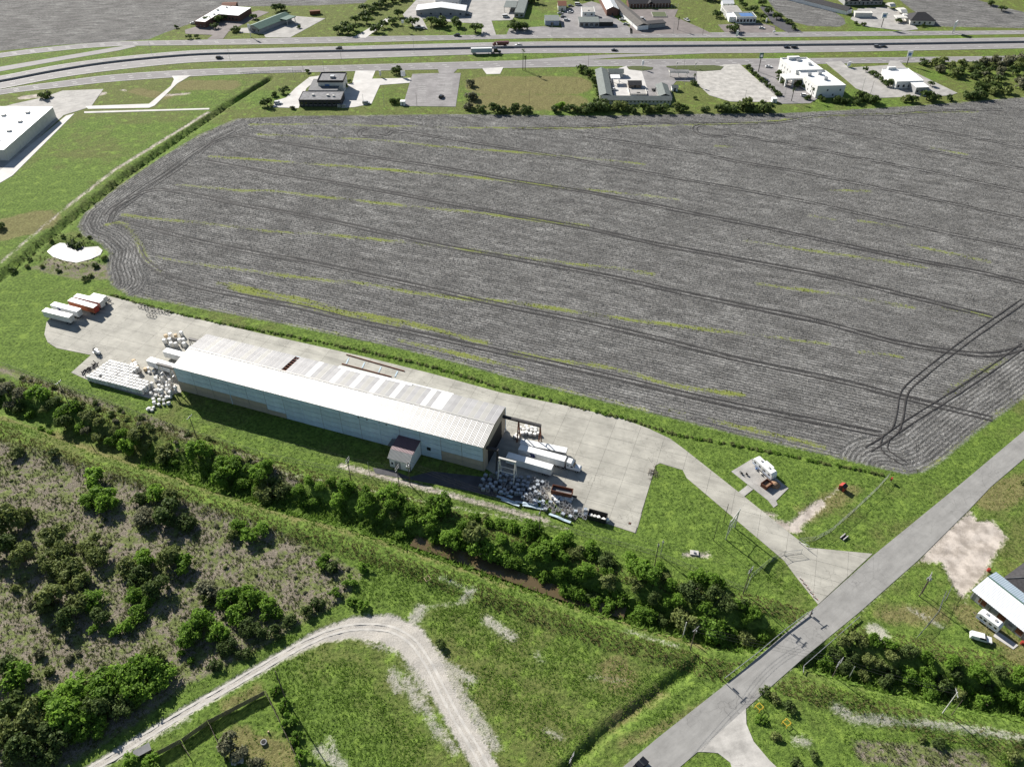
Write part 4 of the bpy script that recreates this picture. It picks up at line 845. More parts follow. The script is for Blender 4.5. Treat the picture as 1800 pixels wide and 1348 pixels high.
def gable(name, label, cat, pa, pb, depth, h, rise, m_wall, m_roof, axis='x', win=None, over=.4, rzx=None, door=.5, L=None):
    lc, an, L0 = frame(pa, pb); L = L or L0
    if rzx is not None: an = rzx
    t = thing(name, label, cat, lc, an); o = over
    if axis == 'x':
        mb = MB(); pr = [(0, 0), (depth, 0), (depth, h), (depth / 2, h + rise), (0, h)]
        mb.v += [(0, p[0], p[1]) for p in pr] + [(L, p[0], p[1]) for p in pr]; mb.f += [[4, 3, 2, 1, 0], [5, 6, 7, 8, 9]] + [[i, (i + 1) % 5, 5 + (i + 1) % 5, 5 + i] for i in range(5)]
        mb.build('wall', m_wall, t); k = rise / (depth / 2)
        slab3([(-o, -o, h - o * k + .1), (L + o, -o, h - o * k + .1), (L + o, depth / 2, h + rise + .1), (-o, depth / 2, h + rise + .1)], .12, 'roof_slope', m_roof, t)
        slab3([(-o, depth / 2 + .004, h + rise + .1), (L + o, depth / 2 + .004, h + rise + .1), (L + o, depth + o, h - o * k + .1), (-o, depth + o, h - o * k + .1)], .12, 'roof_slope', m_roof, t)
    else:
        MB().prof([(0, 0), (L, 0), (L, h), (L / 2, h + rise), (0, h)], 0, depth).build('wall', m_wall, t); k = rise / (L / 2)
        slab3([(-o, -o, h - o * k + .1), (L / 2, -o, h + rise + .1), (L / 2, depth + o, h + rise + .1), (-o, depth + o, h - o * k + .1)], .12, 'roof_slope', m_roof, t)
        slab3([(L / 2 + .004, -o, h + rise + .1), (L + o, -o, h - o * k + .1), (L + o, depth + o, h - o * k + .1), (L / 2 + .004, depth + o, h + rise + .1)], .12, 'roof_slope', m_roof, t)
    for (n, w_, z0, z1) in (win or []):
        for i in range(n): x = (i + .5) * L / n; MB().box(x - w_ / 2, x + w_ / 2, -.06, .05, z0, z1).build('window', M_GLASS, t)
    if door: MB().box(door * L - .55, door * L + .55, -.08, .05, .05, 2.2).build('door', M_DARK, t)
    return t, L
# west white store
lcw = G(15, 283); t = thing('white_store', 'big white flat-roofed store with square roof vents at the left edge', 'store', (*lcw, 0), R(88.4))
SL_, SD, SH = 60.0, 48.0, 6.4
MB().box(0, SL_, 0, SD, 0, SH).build('wall', M_OFFW, t)
MB().box(-.1, SL_ + .1, -.1, SD + .1, SH + .003, SH + .3).build('roof', M_WROOF, t)
for i in range(10): MB().box(i * 6 + .04, i * 6 + 5.96, -.12, -.01, .1, SH - .1).build('wall_panel', M_OFFW, t)
for i, j in ((1, 1), (2.2, 1), (3.4, 1), (4.6, 1.2), (1.6, 2.4), (2.8, 2.5), (4.2, 2.6), (1, 3.6), (2.5, 3.8), (4, 4)):
    MB().box(i * 11 - 1.1, i * 11 + 1.1, j * 9 - 1.1, j * 9 + 1.1, SH + .3, SH + 1.3).build('roof_vent', M_OFFW, t)
# dark-roofed restaurant
M_RROOF = mat('stained_membrane_roof', (.20, .20, .205), .85, var=.45, scale=.5)
t, L = bld('restaurant', 'low dark restaurant with grey flat roof beside the drainage ditch', 'restaurant', (527, 188), (599, 190.5), 14, 4.3, M_DARKROOF, M_RROOF, .3, [(9, 1.6, 1.2, 3.0)], [(.3, .5, 1.4), (.66, .45, 1.5), (.8, .4, 1.2)], m_par=M_DARK, rzx=0.0, door=.2)
MB().box(3.5, 22, 14.2, 34, 0, 4.9).build('wall', M_GREYW, t); MB().box(3.2, 22.3, 14.3, 34.2, 4.903, 5.0).build('roof', M_GREYROOF, t)
MB().box(8.6, 25.0, 22, 36.5, 0, 8.0).build('upper_wall', M_OFFW, t); MB().box(8.6, 25, 22, 36.5, 8.003, 8.1).build('upper_roof', M_RROOF, t)
for x0, x1, y0, y1 in ((8.3, 25.3, 21.7, 22.0), (8.3, 25.3, 36.5, 36.8), (8.3, 8.6, 22, 36.5), (25, 25.3, 22, 36.5)): MB().box(x0, x1, y0, y1, 7.3, 8.7).build('parapet', M_DARK, t)
MB().box(16, 18.6, 27, 30, 8.1, 9.4).build('roof_vent', M_STEEL, t); MB().box(13, 16, 21.9, 21.99, 4.8, 6.0).build('sign_mark', M_BLUE, t)
for x in (24.2, 27): MB().box(x, x + 2.2, -1.4, -.2, 0, 1.9).build('bin_store', M_STEEL, t)
# sage-roofed motel round a courtyard
t = thing('motel', 'sage-green roofed motel of three wings round a courtyard', 'motel', (*G(1061, 184.5), 0), R(-1.0))
def wing(x0, x1, y0, y1, axis, h=3.0, rise=1.6):
    MB().box(x0 + .5, x1 - .5, y0 + .5, y1 - .5, 0, h).build('wall', M_OFFW, t)
    if axis == 'x':
        ym = (y0 + y1) / 2; slab3([(x0, y0, h), (x1, y0, h), (x1, ym, h + rise), (x0, ym, h + rise)], .14, 'roof_slope', M_SAGE, t); slab3([(x0, ym, h + rise), (x1, ym, h + rise), (x1, y1, h), (x0, y1, h)], .14, 'roof_slope', M_SAGE, t)
    else:
        xm = (x0 + x1) / 2; slab3([(x0, y0, h), (xm, y0, h + rise), (xm, y1, h + rise), (x0, y1, h)], .14, 'roof_slope', M_SAGE, t); slab3([(xm, y0, h + rise), (x1, y0, h), (x1, y1, h), (xm, y1, h + rise)], .14, 'roof_slope', M_SAGE, t)
wing(-1.5, 43.5, 0, 7.2, 'x'); wing(-2.5, 6.2, 7.2, 54, 'y'); wing(6.2, 17, 47.5, 55, 'x'); wing(36, 44, 7.2, 27, 'y')
for i in range(17): x = 3 + i * 2.4; MB().box(x - .45, x + .45, .42, .52, 1.5, 2.4).build('window', M_GLASS, t)
MB().box(7, 13.2, 34.5, 41, 3.9, 4.3).build('entrance_canopy', M_WHITE, t)
for x in (7.4, 12.8):
    for y in (35, 40.5): MB().box(x - .15, x + .15, y - .15, y + .15, 0, 3.9).build('canopy_post', M_WHITE, t)
for i in range(6): MB().box(35.9, 36.48, 9 + i * 3, 9.3 + i * 3, 0, 3).build('porch_post', M_WHITE, t)
t = thing('pool_terrace', 'square grey pool terrace with low walls inside motel court', 'terrace', (*G(1107, 167.5), .1), 0)
MB().box(0, 11.2, 0, 11, 0, .3).build('paving', M_CONC2, t); MB().box(5, 7.2, 2, 4, .303, .33).build('pool_cover', M_BLACK, t)
for x0, x1, y0, y1 in ((-.2, 11.4, -.2, 0), (-.2, 0, 0, 11), (11.2, 11.4, 0, 8)): MB().box(x0, x1, y0, y1, 0, .9).build('low_wall', M_OFFW, t)
gable('pool_pavilion', 'small dark-roofed pavilion at the motel pool', 'pavilion', (1105, 156), (1127, 156), 7, 2.4, 1.6, M_WOOD, M_DARKROOF)
gable('garden_shed', 'small pale shed beside the motel east wing', 'shed', (1181, 161), (1191, 161), 4.5, 2.4, 1.0, M_WHITE, M_SAGE)
t = thing('fuel_canopy', 'long low white canopy on posts in front of the motel', 'canopy', (*G(1176, 137), 0), 0)
MB().box(0, 13.5, 0, 4.5, 3.2, 3.9).build('canopy', M_OFFW, t); MB().box(.15, 13.35, .15, 4.35, 3.903, 3.98).build('roof', M_GREYROOF, t)
for x in (1, 6.5, 12.4): MB().box(x - .2, x + .2, 2, 2.5, 0, 3.2).build('post', M_OFFW, t)
# white hotel
lch = G(1432.5, 172.7); t = thing('hotel', 'two-storey white hotel with flat roof and entrance canopy', 'hotel', (*lch, 0), R(4))
M_HW = mat('white_stucco', (.72, .715, .69), .7, var=.07, scale=.4)
HH = 7.2
W0 = R(102.0)
def hp(u, v): return (u + v * math.cos(R(98)), v * math.sin(R(98)))        # sheared plan: long wall runs 98 deg
def hblock(u0, u1, v0, v1, h, name='wall', m=M_HW): MB().prism([hp(u0, v0), hp(u1, v0), hp(u1, v1), hp(u0, v1)], 0, h).build(name, m, t)
hblock(0, 18.5, 0, 27, HH); hblock(-1.5, 17, 27, 50.5, HH + .6)
def roofp(u0, u1, v0, v1, h):
    MB().prism([hp(u0 + .4, v0 + .4), hp(u1 - .4, v0 + .4), hp(u1 - .4, v1 - .4), hp(u0 + .4, v1 - .4)], h + .003, h + .1).build('roof', M_WROOF, t)
    for a, b, c, d in ((u0 - .1, u1 + .1, v0 - .1, v0 + .4), (u0 - .1, u1 + .1, v1 - .4, v1 + .1), (u0 - .1, u0 + .4, v0 + .4, v1 - .4), (u1 - .4, u1 + .1, v0 + .4, v1 - .4)):
        MB().prism([hp(a, c), hp(b, c), hp(b, d), hp(a, d)], h - .3, h + .8).build('parapet', M_HW, t)
roofp(0, 18.5, 0, 27, HH); roofp(-1.5, 17, 27.1, 50.5, HH + .6)
for u, v in ((11, 12), (12, 22), (4, 20), (13, 38), (9, 46)): p = hp(u, v); MB().box(p[0] - 1.2, p[0] + 1.2, p[1] - 1.2, p[1] + 1.2, HH + .1, HH + 1.9).build('roof_unit', M_STEEL, t)
MB().prism([hp(3, 48), hp(11, 48), hp(11, 50.4), hp(3, 50.4)], HH + .7, HH + 2.6).build('sign_screen', M_HW, t)
for i in range(4):
    for f_ in range(2):
        if (i + f_) % 2: continue
        x = 3.0 + i * 4.2; MB().box(x - .45, x + .45, -.06, .04, 1.2 + f_ * 3.1, 2.4 + f_ * 3.1).build('window', M_GLASS, t)
for i in range(12):
    for f_ in range(2):
        v = 3 + i * 3.9; u = 0 if v < 27 else -1.5
        if 18 < v < 34: continue
        a, b = hp(u - .06, v - .35), hp(u - .06, v + .35); c, d = hp(u + .05, v + .35), hp(u + .05, v - .35); MB().prism([a, b, c, d], 1.2 + f_ * 3.1, 2.5 + f_ * 3.1).build('window', M_GLASS, t)
pc = [hp(-11, 20), hp(0, 20), hp(0, 29), hp(-11, 29)]; MB().prism(pc, 4.6, 5.6).build('porte_cochere', M_HW, t)
for u, v in ((-10.4, 20.7), (-10.4, 28.3), (-5.5, 20.7), (-5.5, 28.3)): p = hp(u, v); MB().box(p[0] - .5, p[0] + .5, p[1] - .5, p[1] + .5, 0, 4.6).build('column', M_HW, t)
# white restaurant to the east
t, L = bld('diner', 'white flat-roofed diner with car park east of the hotel', 'diner', (1573, 156.7), (1621.5, 157), 23, 4.6, M_HW, M_WROOF, .4, [(5, 1.4, 1.0, 2.6)], m_par=M_HW, rzx=R(5))
for o in t.children: pass
MB().box(9, 17.5, -9.5, -.1, 0, 4.2).build('rear_wall', M_GREYW, t); MB().box(8.8, 17.7, -9.7, -.16, 4.203, 4.35).build('rear_roof', M_WROOF, t)
MB().box(13.0, 14.0, -9.6, -9.45, 0.1, 2.2).build('door', M_DARK, t)
for x in (10.4, 15.8): MB().box(x - .6, x + .6, -9.58, -9.46, 1.2, 2.3).build('window', M_GLASS, t)
MB().box(3.5, 9, 21.5, 23.4, 4.8, 6.4).build('sign_screen', M_HW, t)
# far side, west to east
t, L = bld('brick_office', 'brown brick building with white flat roof beside the far field', 'office', (344, 48), (363, 49.5), 42, 4.2, M_BRICK, M_WROOF, .25, [(3, 1.2, 1.2, 2.4)], [(.3, .25, 1.3), (.7, .45, 1.3), (.4, .7, 1.5), (.75, .9, 1.2)], m_par=M_BRICK, rzx=R(-14))
MB().box(10.5, 27, 20, 41, 0, 4.6).build('wall', M_BRICK, t); MB().box(10.3, 27.2, 19.8, 41.2, 4.603, 4.75).build('roof', M_WROOF, t)
for i in range(5): MB().box(12 + i * 3, 13.4 + i * 3, 19.94, 20.02, 1.2, 2.6).build('window', M_GLASS, t)
gable('tool_shed', 'low brown shed behind the brick office', 'shed', (391, 16.5), (415, 16), 9, 2.6, 1.0, M_BRICK, M_RUST)
t, L = gable('green_station', 'dark green roofed shop with canopy on a pale forecourt', 'shop', (437, 54.5), (463, 56), 36, 3.4, 2.0, M_GREYW, M_GREEN, 'y', [(4, 1.2, 1.0, 2.4)], .8, rzx=R(-30))
MB().box(L - 1, L + 6, 24, 35, 3.8, 4.4).build('canopy', M_GREEN, t)
for y in (25, 34): MB().box(L + 5, L + 5.4, y, y + .4, 0, 3.8).build('canopy_post', M_OFFW, t)
t = thing('red_container', 'rusty red shipping container alone on the far lawn', 'container', (*G(545, 27), 0), R(12)); MB().box(0, 8.5, 0, 3, .1, 2.8).build('shell', M_RUST, t)
for i in range(14): MB().box(.3 + i * .6, .5 + i * .6, -.05, .01, .2, 2.7).build('side_rib', M_RUST, t)
t, L = gable('workshop', 'white-roofed metal workshop behind the row of oaks', 'workshop', (732, 28), (818, 29.5), 14, 4.2, 2.4, M_GREYW, M_ROOFW, 'y', [(5, 1.5, 1.0, 2.2)], rzx=R(-2))
t, L = bld('factory_shed', 'grey flat factory shed behind the white-roofed workshop', 'factory', (766, 14), (806, 16), 60, 6.5, M_HW, M_CONC2, .4, [(6, 1.2, 3, 4.2)], [(.2, .2, 1.5), (.6, .3, 1.5)], rzx=R(-4))
for i in range(8): MB().box(L - .02, L + .06, 3 + i * 5, 5 + i * 5, 3.2, 4.4).build('window', M_GLASS, t)
t, L = bld('canopy_workshop', 'long grey-roofed shed with open front bays beside the big oak', 'shed', (904, 31), (921, 31.5), 40, 3.6, M_GREYW, M_SAGE, 0, [(2, 2, .8, 2.4)], rzx=R(-6))
MB().box(-10, -.1, 12, 30, 3.8, 4.1).build('front_canopy', M_SAGE, t)
for x in (-9.6, -5): MB().box(x, x + .3, 12.2, 12.5, 0, 3.8).build('canopy_post', M_STEEL, t)
bld('blue_shed', 'small pale blue shed with grey roof beside the car lot', 'shed', (958, 45.5), (983, 46), 14, 3.6, mat('pale_blue_wall', (.33, .37, .46), .7, var=.1), M_SAGE, 0, [(1, 2.0, .3, 2.4)], eave=.2, rzx=0)
gable('red_house', 'small house with brown-red roof above the car lot', 'house', (981, 20), (995, 20), 13, 4.2, 1.6, M_OFFW, M_RUST, 'x')
t, L = bld('grey_shop', 'grey low shop with stepped flat roofs facing the frontage road', 'shop', (1018, 47.5), (1053, 48.5), 13, 3.4, M_GREYW, M_SAGE, 0, [(4, 2.2, .6, 2.6)], eave=.3, rzx=0)
MB().box(L + .1, L + 11, 1, 9, 0, 3.2).build('side_wall', M_DARK, t); MB().box(L + .1, L + 11.2, .8, 9.2, 3.203, 3.3).build('side_roof', M_GREYROOF, t)
bld('white_shop', 'white two-level shop behind the grey low shop', 'shop', (1023, 35), (1045, 35), 14, 5.6, M_HW, M_CONC2, .3, [(2, 1.4, 3.4, 4.6)], [(.5, .3, 1)], rzx=0)
gable('steel_barn', 'steel barn with white ridge roof and brown front', 'barn', (1066, 28.5), (1087, 29), 44, 5.0, 2.2, M_BRICK, M_ROOFW, 'y', None, rzx=R(4))
t = thing('far_motel', 'brown-roofed motel with long white side wall and rear wing', 'motel', (*G(1120, 54), 0), R(104))
MB().box(0, 85, -9, 0, 0, 3.2).build('wall', M_WHITE, t)
slab3([(-.5, -10, 3.2), (86, -10, 3.2), (86, -4.6, 5.0), (-.5, -4.6, 5.0)], .14, 'roof_slope', mat('brown_shingle', (.13, .12, .11), .9, var=.25), t); slab3([(-.5, -4.6, 5.0), (86, -4.6, 5.0), (86, .5, 3.2), (-.5, .5, 3.2)], .14, 'roof_slope', mat('brown_shingle', (.13, .12, .11)), t)
MB().box(2, 9, -24, -9.1, 0, 3.2).build('front_wing_wall', M_GREYW, t); MB().box(1.5, 9.5, -24.5, -9.1, 3.203, 3.6).build('front_wing_roof', M_DARKROOF, t)
t, L = gable('motel_rear_wing', 'dark-roofed rear wing of the far motel with small gable', 'motel wing', (1105, 14.5), (1178, 13), 11, 3.2, 2.4, M_BRICK, M_DARKROOF, 'x', [(14, 1.1, 1.0, 2.2)])
for i in range(16): MB().box(.6 + i * 2.7, .8 + i * 2.7, -1.2, -1.0, 0, 3).build('porch_post', M_OFFW, t)
slab3([(L * .45, -1.4, 3.3), (L * .52, -1.4, 5.0), (L * .52, 5, 5.4), (L * .45, 5, 3.7)], .12, 'porch_gable', M_DARKROOF, t); slab3([(L * .52, -1.4, 5.0), (L * .59, -1.4, 3.3), (L * .59, 5, 3.7), (L * .52, 5, 5.4)], .12, 'porch_gable', M_DARKROOF, t)
t, L = bld('planter_court', 'low oval planter court in the far motel yard', 'planter', (1148, 31), (1172, 30), 12, .5, M_CONC2, mat('garden_soil', (.10, .12, .06), .95), .15, rzx=0)
t, L = bld('blue_roof_cafe', 'white-walled cafe with pale blue roof panels and row of windows', 'cafe', (1293.5, 41.5), (1328, 41), 13, 4.4, M_HW, M_SAGE, .3, [(6, 1.7, 1.0, 3.0)], rzx=R(2))
MB().box(4, 14, 2, 10, 4.53, 4.62).build('roof_panel', M_BLUE, t); MB().box(-5, -.1, 3, 30, 0, 4.0).build('side_wall', M_WHITE, t); MB().box(-5, 8, 13.3, 32, 0, 4.2).build('rear_wall', M_WHITE, t); MB().box(-4.8, 7.8, 13.5, 31.8, 4.203, 4.3).build('rear_roof', M_CONC2, t)
gable('white_cottage', 'small white cottage behind the blue-roofed cafe', 'cottage', (1270, 13.5), (1289, 13.5), 8, 3.0, 1.4, M_WHITE, M_WHITE, 'x', [(3, 1.0, 1.0, 2.0)])
t = thing('long_motel', 'white-sided dark-roofed motel row between the upper right fields', 'motel', (*G(1487, 27), 0), R(132))
MB().box(0, 62, -8.5, 0, 0, 3.2).build('wall', M_WHITE, t); slab3([(-.4, -9, 3.2), (62, -9, 3.2), (62, -4.25, 5.4), (-.4, -4.25, 5.4)], .14, 'roof_slope', M_DARKROOF, t); slab3([(-.4, -4.25, 5.4), (62, -4.25, 5.4), (62, .5, 3.2), (-.4, .5, 3.2)], .14, 'roof_slope', M_DARKROOF, t)
t, L = gable('gabled_motel_wing', 'dark-roofed motel wing with three front gables at the top edge', 'motel wing', (1484, 10), (1550, 9), 16, 3.6, 3.2, M_GREYW, M_DARKROOF, 'x', [(9, 1.2, 1.0, 2.3)])
for k in (.2, .5, .8):
    x = k * L; slab3([(x - 5, -2, 3.4), (x, -2, 6.4), (x, 7, 6.6), (x - 5, 7, 3.6)], .12, 'front_gable', M_DARKROOF, t); slab3([(x, -2, 6.4), (x + 5, -2, 3.4), (x + 5, 7, 3.6), (x, 7, 6.6)], .12, 'front_gable', M_DARKROOF, t)
lc = G(1598, 44.5); t = thing('hip_roof_lodge', 'dark hip-roofed lodge at the upper right hotel entrance', 'lodge', (*lc, 0), R(-3))
MB().box(.5, 19.5, .5, 16.5, 0, 3.4).build('wall', M_OFFW, t)
for q in ([(0, 0, 3.3), (20, 0, 3.3), (13, 8.5, 7.4), (7, 8.5, 7.4)], [(20, 0, 3.3), (20, 17, 3.3), (13, 8.5, 7.4)], [(20, 17, 3.3), (0, 17, 3.3), (7, 8.5, 7.4), (13, 8.5, 7.4)], [(0, 17, 3.3), (0, 0, 3.3), (7, 8.5, 7.4)]): slab3(q, .1, 'roof_face', M_DARKROOF, t)
for x in (3, 7, 11, 15): MB().box(x, x + 1.4, .42, .52, 1, 2.4).build('window', M_GLASS, t)
MB().box(-9, 0, 6, 13, 3.0, 3.6).build('covered_way', M_OFFW, t)
t, L = bld('reception_canopy', 'white canopied reception porch of the upper right motel', 'porch', (1502, 31), (1532, 31.5), 6, 3.2, M_OFFW, M_OFFW, .3, None, rzx=R(-3))
for k, (a, b) in enumerate((((1558, 13), (1568, 18)), ((1576, 21), (1588, 29)), ((1588, 32), (1592, 38)))):
    lc, an, L = frame(a, b); t = thing('shade_sail', 'white tent-like awning, %s in the row beside the hip-roofed lodge' % ('farthest', 'middle', 'nearest')[k], 'awning', lc, an, 'row of white awnings')
    MB().prof([(0, 2.4), (L, 2.4), (L * .7, 4.2), (L * .3, 4.2)], -2, 3).build('canopy', M_OFFW, t)
    for x in (.2, L - .3):
        for y in (-1.8, 2.8): MB().box(x, x + .15, y, y + .15, 0, 2.4).build('post', M_STEEL, t)

# house at the lower right
ha_, hb_ = G(*(1660 + 345 / 6.743, 950 + 580 / 6.743), 3.6), G(*(1660 + 944 / 6.743, 950 + 1060 / 6.743), 3.6); hz = math.atan2(hb_[1] - ha_[1], hb_[0] - ha_[0])
t = thing('metal_roof_house', 'long house with ribbed white-blue metal roof at the lower right', 'house', (ha_[0], ha_[1], 0), hz)
HLn, HDp, HE = 26.0, 10.6, 3.6; rdg = 6.3
mb = MB(); pr = [(0, 0), (HDp, 0), (HDp, HE + .4), (rdg, HE + 1.5), (0, HE)]
mb.v += [(.3, p[0], p[1]) for p in pr] + [(HLn, p[0], p[1]) for p in pr]; mb.f += [[4, 3, 2, 1, 0], [5, 6, 7, 8, 9]] + [[i, (i + 1) % 5, 5 + (i + 1) % 5, 5 + i] for i in range(5)]
mb.build('wall', M_GREYW, t)
M_HR1 = ribbed('bright_metal_roof', (.78, .80, .81), .6, 'X', .35, .1, .04, .06); M_HR2 = ribbed('pale_blue_metal_roof', (.40, .48, .54), .6, 'X', .45, .1, .04, .08)
slab3([(-.2, -.5, HE - .05), (HLn, -.5, HE - .05), (HLn, rdg - .2, HE + 1.62), (-.2, rdg - .2, HE + 1.62)], .1, 'roof_slope', M_HR1, t)
slab3([(-.2, rdg + .25, HE + 1.6), (HLn, rdg + .25, HE + 1.6), (HLn, HDp + .3, HE + .5), (-.2, HDp + .3, HE + .5)], .1, 'roof_slope', M_HR2, t)
MB().box(-.25, HLn, rdg - .2, rdg + .25, HE + 1.5, HE + 1.72).build('ridge_strip', M_GREEN, t)
for x in (2.6, 8.6, 14.2, 19): MB().box(x, x + 2.2, -.06, .02, .8, 2.9).build('rusty_panel', M_RUST, t)
for x in (5.4, 12.0): MB().box(x, x + 1.1, -.06, .02, .1, 2.2).build('door', M_GREYROOF, t)
for i in range(9): MB().box(.6 + i * 2.6, .75 + i * 2.6, -.12, .0, 0, HE - .1).build('wall_post', M_STEEL, t)
c = Vector((ha_[0], ha_[1], 0)) + Matrix.Rotation(hz, 3, 'Z') @ Vector((2.0, HDp + .9, 0)); t2 = thing('shingle_house', 'dark shingle hip-roofed house beyond the metal-roofed one', 'house', c, hz)
MB().box(.5, 21.5, .5, 12.5, 0, 3.0).build('wall', M_TANW, t2)
for q in ([(0, 0, 2.9), (22, 0, 2.9), (16, 6.5, 6.0), (6, 6.5, 6.0)], [(22, 0, 2.9), (22, 13, 2.9), (16, 6.5, 6.0)], [(22, 13, 2.9), (0, 13, 2.9), (6, 6.5, 6.0), (16, 6.5, 6.0)], [(0, 13, 2.9), (0, 0, 2.9), (6, 6.5, 6.0)]): slab3(q, .1, 'roof_face', M_DARKROOF, t2)
for q in ([(6, 6.5, 6.0), (16, 6.5, 6.0)], [(0, 0, 2.9), (6, 6.5, 6.0)], [(0, 13, 2.9), (6, 6.5, 6.0)]): MB().tube((q[0][0], q[0][1], q[0][2] + .08), (q[1][0], q[1][1], q[1][2] + .08), .13, 5).build('ridge_tile', M_GREYROOF, t2)
MB().tube((9, 4, 4.8), (9, 4, 6.4), .35, 8).build('chimney', M_STEEL, t2)
for x in (4, 9, 15): MB().box(x, x + 1.3, .42, .52, 1.0, 2.2).build('window', M_GLASS, t2)
# travel trailers
def rv(a, b, label, name='travel_trailer', slide=False):
    A, B = G(*a), G(*b); an = math.atan2(B[1] - A[1], B[0] - A[0]); L = math.hypot(B[0] - A[0], B[1] - A[1]); t = thing(name, label, 'caravan', (A[0], A[1], .06), an)
    MB().prof([(0, .7), (L, .7), (L, 2.4), (L - .5, 3.2), (.6, 3.2), (0, 2.6)], 0, 2.5).build('body', M_WHITE, t)
    MB().box(.7, L - .6, .05, 2.45, 3.203, 3.26).build('roof', M_WROOF, t)
    for x in (1.2, L * .38, L * .62, L * .85): MB().box(x - .4, x + .4, -.04, .02, 1.7, 2.4).build('window', M_GLASS, t)
    MB().box(L * .5 - .35, L * .5 + .35, -.05, .02, .75, 2.6).build('door', M_OFFW, t)
    MB().box(.2, L - .2, -.02, -.005, 1.05, 1.25).build('side_stripe', M_BLUE, t)
    for x in (L * .55, L * .65):
        for y in (.2, 2.3): wheel(t, x, y, .38, .25)
    for x in (L * .3, L * .7): MB().box(x - .35, x + .35, 1.0, 1.7, 3.26, 3.5).build('roof_vent', M_GREYW, t)
    MB().tube((0, .8, .7), (-1.3, 1.25, .6), .08, 5).build('drawbar', M_DARK, t); MB().tube((0, 1.7, .7), (-1.3, 1.25, .6), .08, 5).build('drawbar', M_DARK, t)
    if slide: MB().box(L * .35, L * .75, 2.45, 3.2, .9, 3.1).build('slide_out', M_WHITE, t)
    return t
rv((1712.5, 1087), (1750, 1115), 'white travel trailer parked along the metal-roofed house')
rv((1321, 816), (1354, 846), 'white motorhome with slide-out on the concrete site pad', 'motorhome', True)
# red hut
t = thing('red_hut', 'small red gabled hut alone on the mown grass', 'hut', (*G(1473, 859), 0), R(-50)); MB().box(0, 2.0, 0, 1.8, .1, 1.8).build('wall', M_RED, t)
slab3([(-.15, -.15, 1.75), (1.0, -.15, 2.5), (1.0, 1.95, 2.5), (-.15, 1.95, 1.75)], .08, 'roof_slope', M_RED, t); slab3([(1.0, -.15, 2.5), (2.15, -.15, 1.75), (2.15, 1.95, 1.75), (1.0, 1.95, 2.5)], .08, 'roof_slope', M_DARK, t); MB().box(.6, 1.4, -.04, .02, .15, 1.5).build('door', M_DARK, t)
# ------------------------------------------------------------------ sacks, totes, pallets
def ordn(i):
    w = ['first', 'second', 'third', 'fourth', 'fifth', 'sixth', 'seventh', 'eighth', 'ninth', 'tenth']
    return w[i - 1] if i <= 10 else '%d%s' % (i, 'th' if 10 < i % 100 < 14 else {1: 'st', 2: 'nd', 3: 'rd'}.get(i % 10, 'th'))
M_SACK = mat('white_woven_sack', (.72, .71, .68), .75, var=.16, scale=1.5, vary_obj=.16)
M_TOTE = mat('shade_tinted_white_plastic', (.38, .42, .46), .5, var=.3, scale=1.0, vary_obj=.35)  # white plastic, its colour darkened and blued for the shade on the pile
def sack_mesh(s, h, name):
    mb = MB(); n = 8; rings = [(0, .88), (.12, 1.0), (.55, 1.03), (.9, 1.0), (.985, .9), (1.0, .6)]
    for (z, r) in rings:
        for (cx, cy) in ((1, -.72), (1, .72), (.72, 1), (-.72, 1), (-1, .72), (-1, -.72), (-.72, -1), (.72, -1)): mb.v.append((cx * r * s / 2, cy * r * s / 2, z * h))
    for j in range(len(rings) - 1):
        for i in range(n): i2 = (i + 1) % n; mb.f.append([j * n + i, j * n + i2, (j + 1) * n + i2, (j + 1) * n + i])
    mb.f.append([(len(rings) - 1) * n + i for i in range(n)]); me = mb.mesh(name); me.materials.append(M_SACK); return me
ME_SACK = sack_mesh(1.30, 1.15, 'sack'); 
ME_PAL = MB().box(-.6, .6, -.6, .6, 0, .14).mesh('pallet'); ME_PAL.materials.append(M_WOOD)
ME_STACK = sack_mesh(1.25, 1.15, 'lower_sack')
def sack(x, y, z, rz_, label, group, pallet=True, sc=1.0):
    t = thing('bulk_sack', label, 'sack', (x, y, z), rz_, group)
    if pallet: inst('pallet', ME_PAL, t)
    o = inst('bag', ME_SACK, t, (0, 0, .14 if pallet else 0), 0, sc); return t
# the big block of stacked sacks: rows run across, columns along the yard edge
c4 = lambda x, y: (120 + x / 7.5, 570 + y / 7.5)
Z1 = 2.5
bA, bB = Vector(G(*c4(265, 680), Z1)), Vector(G(*c4(985, 860), Z1)); bD = Vector(G(*c4(560, 470), Z1))
along = (bB - bA); nA = int(along.length / 1.42); along.normalize(); acr = bD - bA; acr = acr - along * acr.dot(along) * .0; nC = int(acr.length / 1.5); acd = acr.normalized()
for i in range(nA + 1):
    for j in range(nC + 1):
        f_ = j / nC; 
        if i > 9 and j > nC - 3 - (i - 9) // 4: continue
        if i in (3,) and j == 1: continue
        if random.random() < .03: continue
        p = bA + along * (i * 1.42 + random.uniform(-.07, .07)) + acd * (j * 1.5 + random.uniform(-.07, .07)); a = math.atan2(along.y, along.x) + random.uniform(-.08, .08)
        t = thing('bulk_sack', 'white bulk sack stack, %s from the west, %s row from the grass' % (ordn(i + 1), ordn(j + 1)), 'sack', (p.x, p.y, .06), a, 'block of white sacks west of the warehouse')
        for k in range(2): inst('bag', ME_SACK, t, (random.uniform(-.05, .05), random.uniform(-.05, .05), .06 + k * 1.25), random.uniform(-.1, .1))
        inst('pallet', ME_PAL, t)
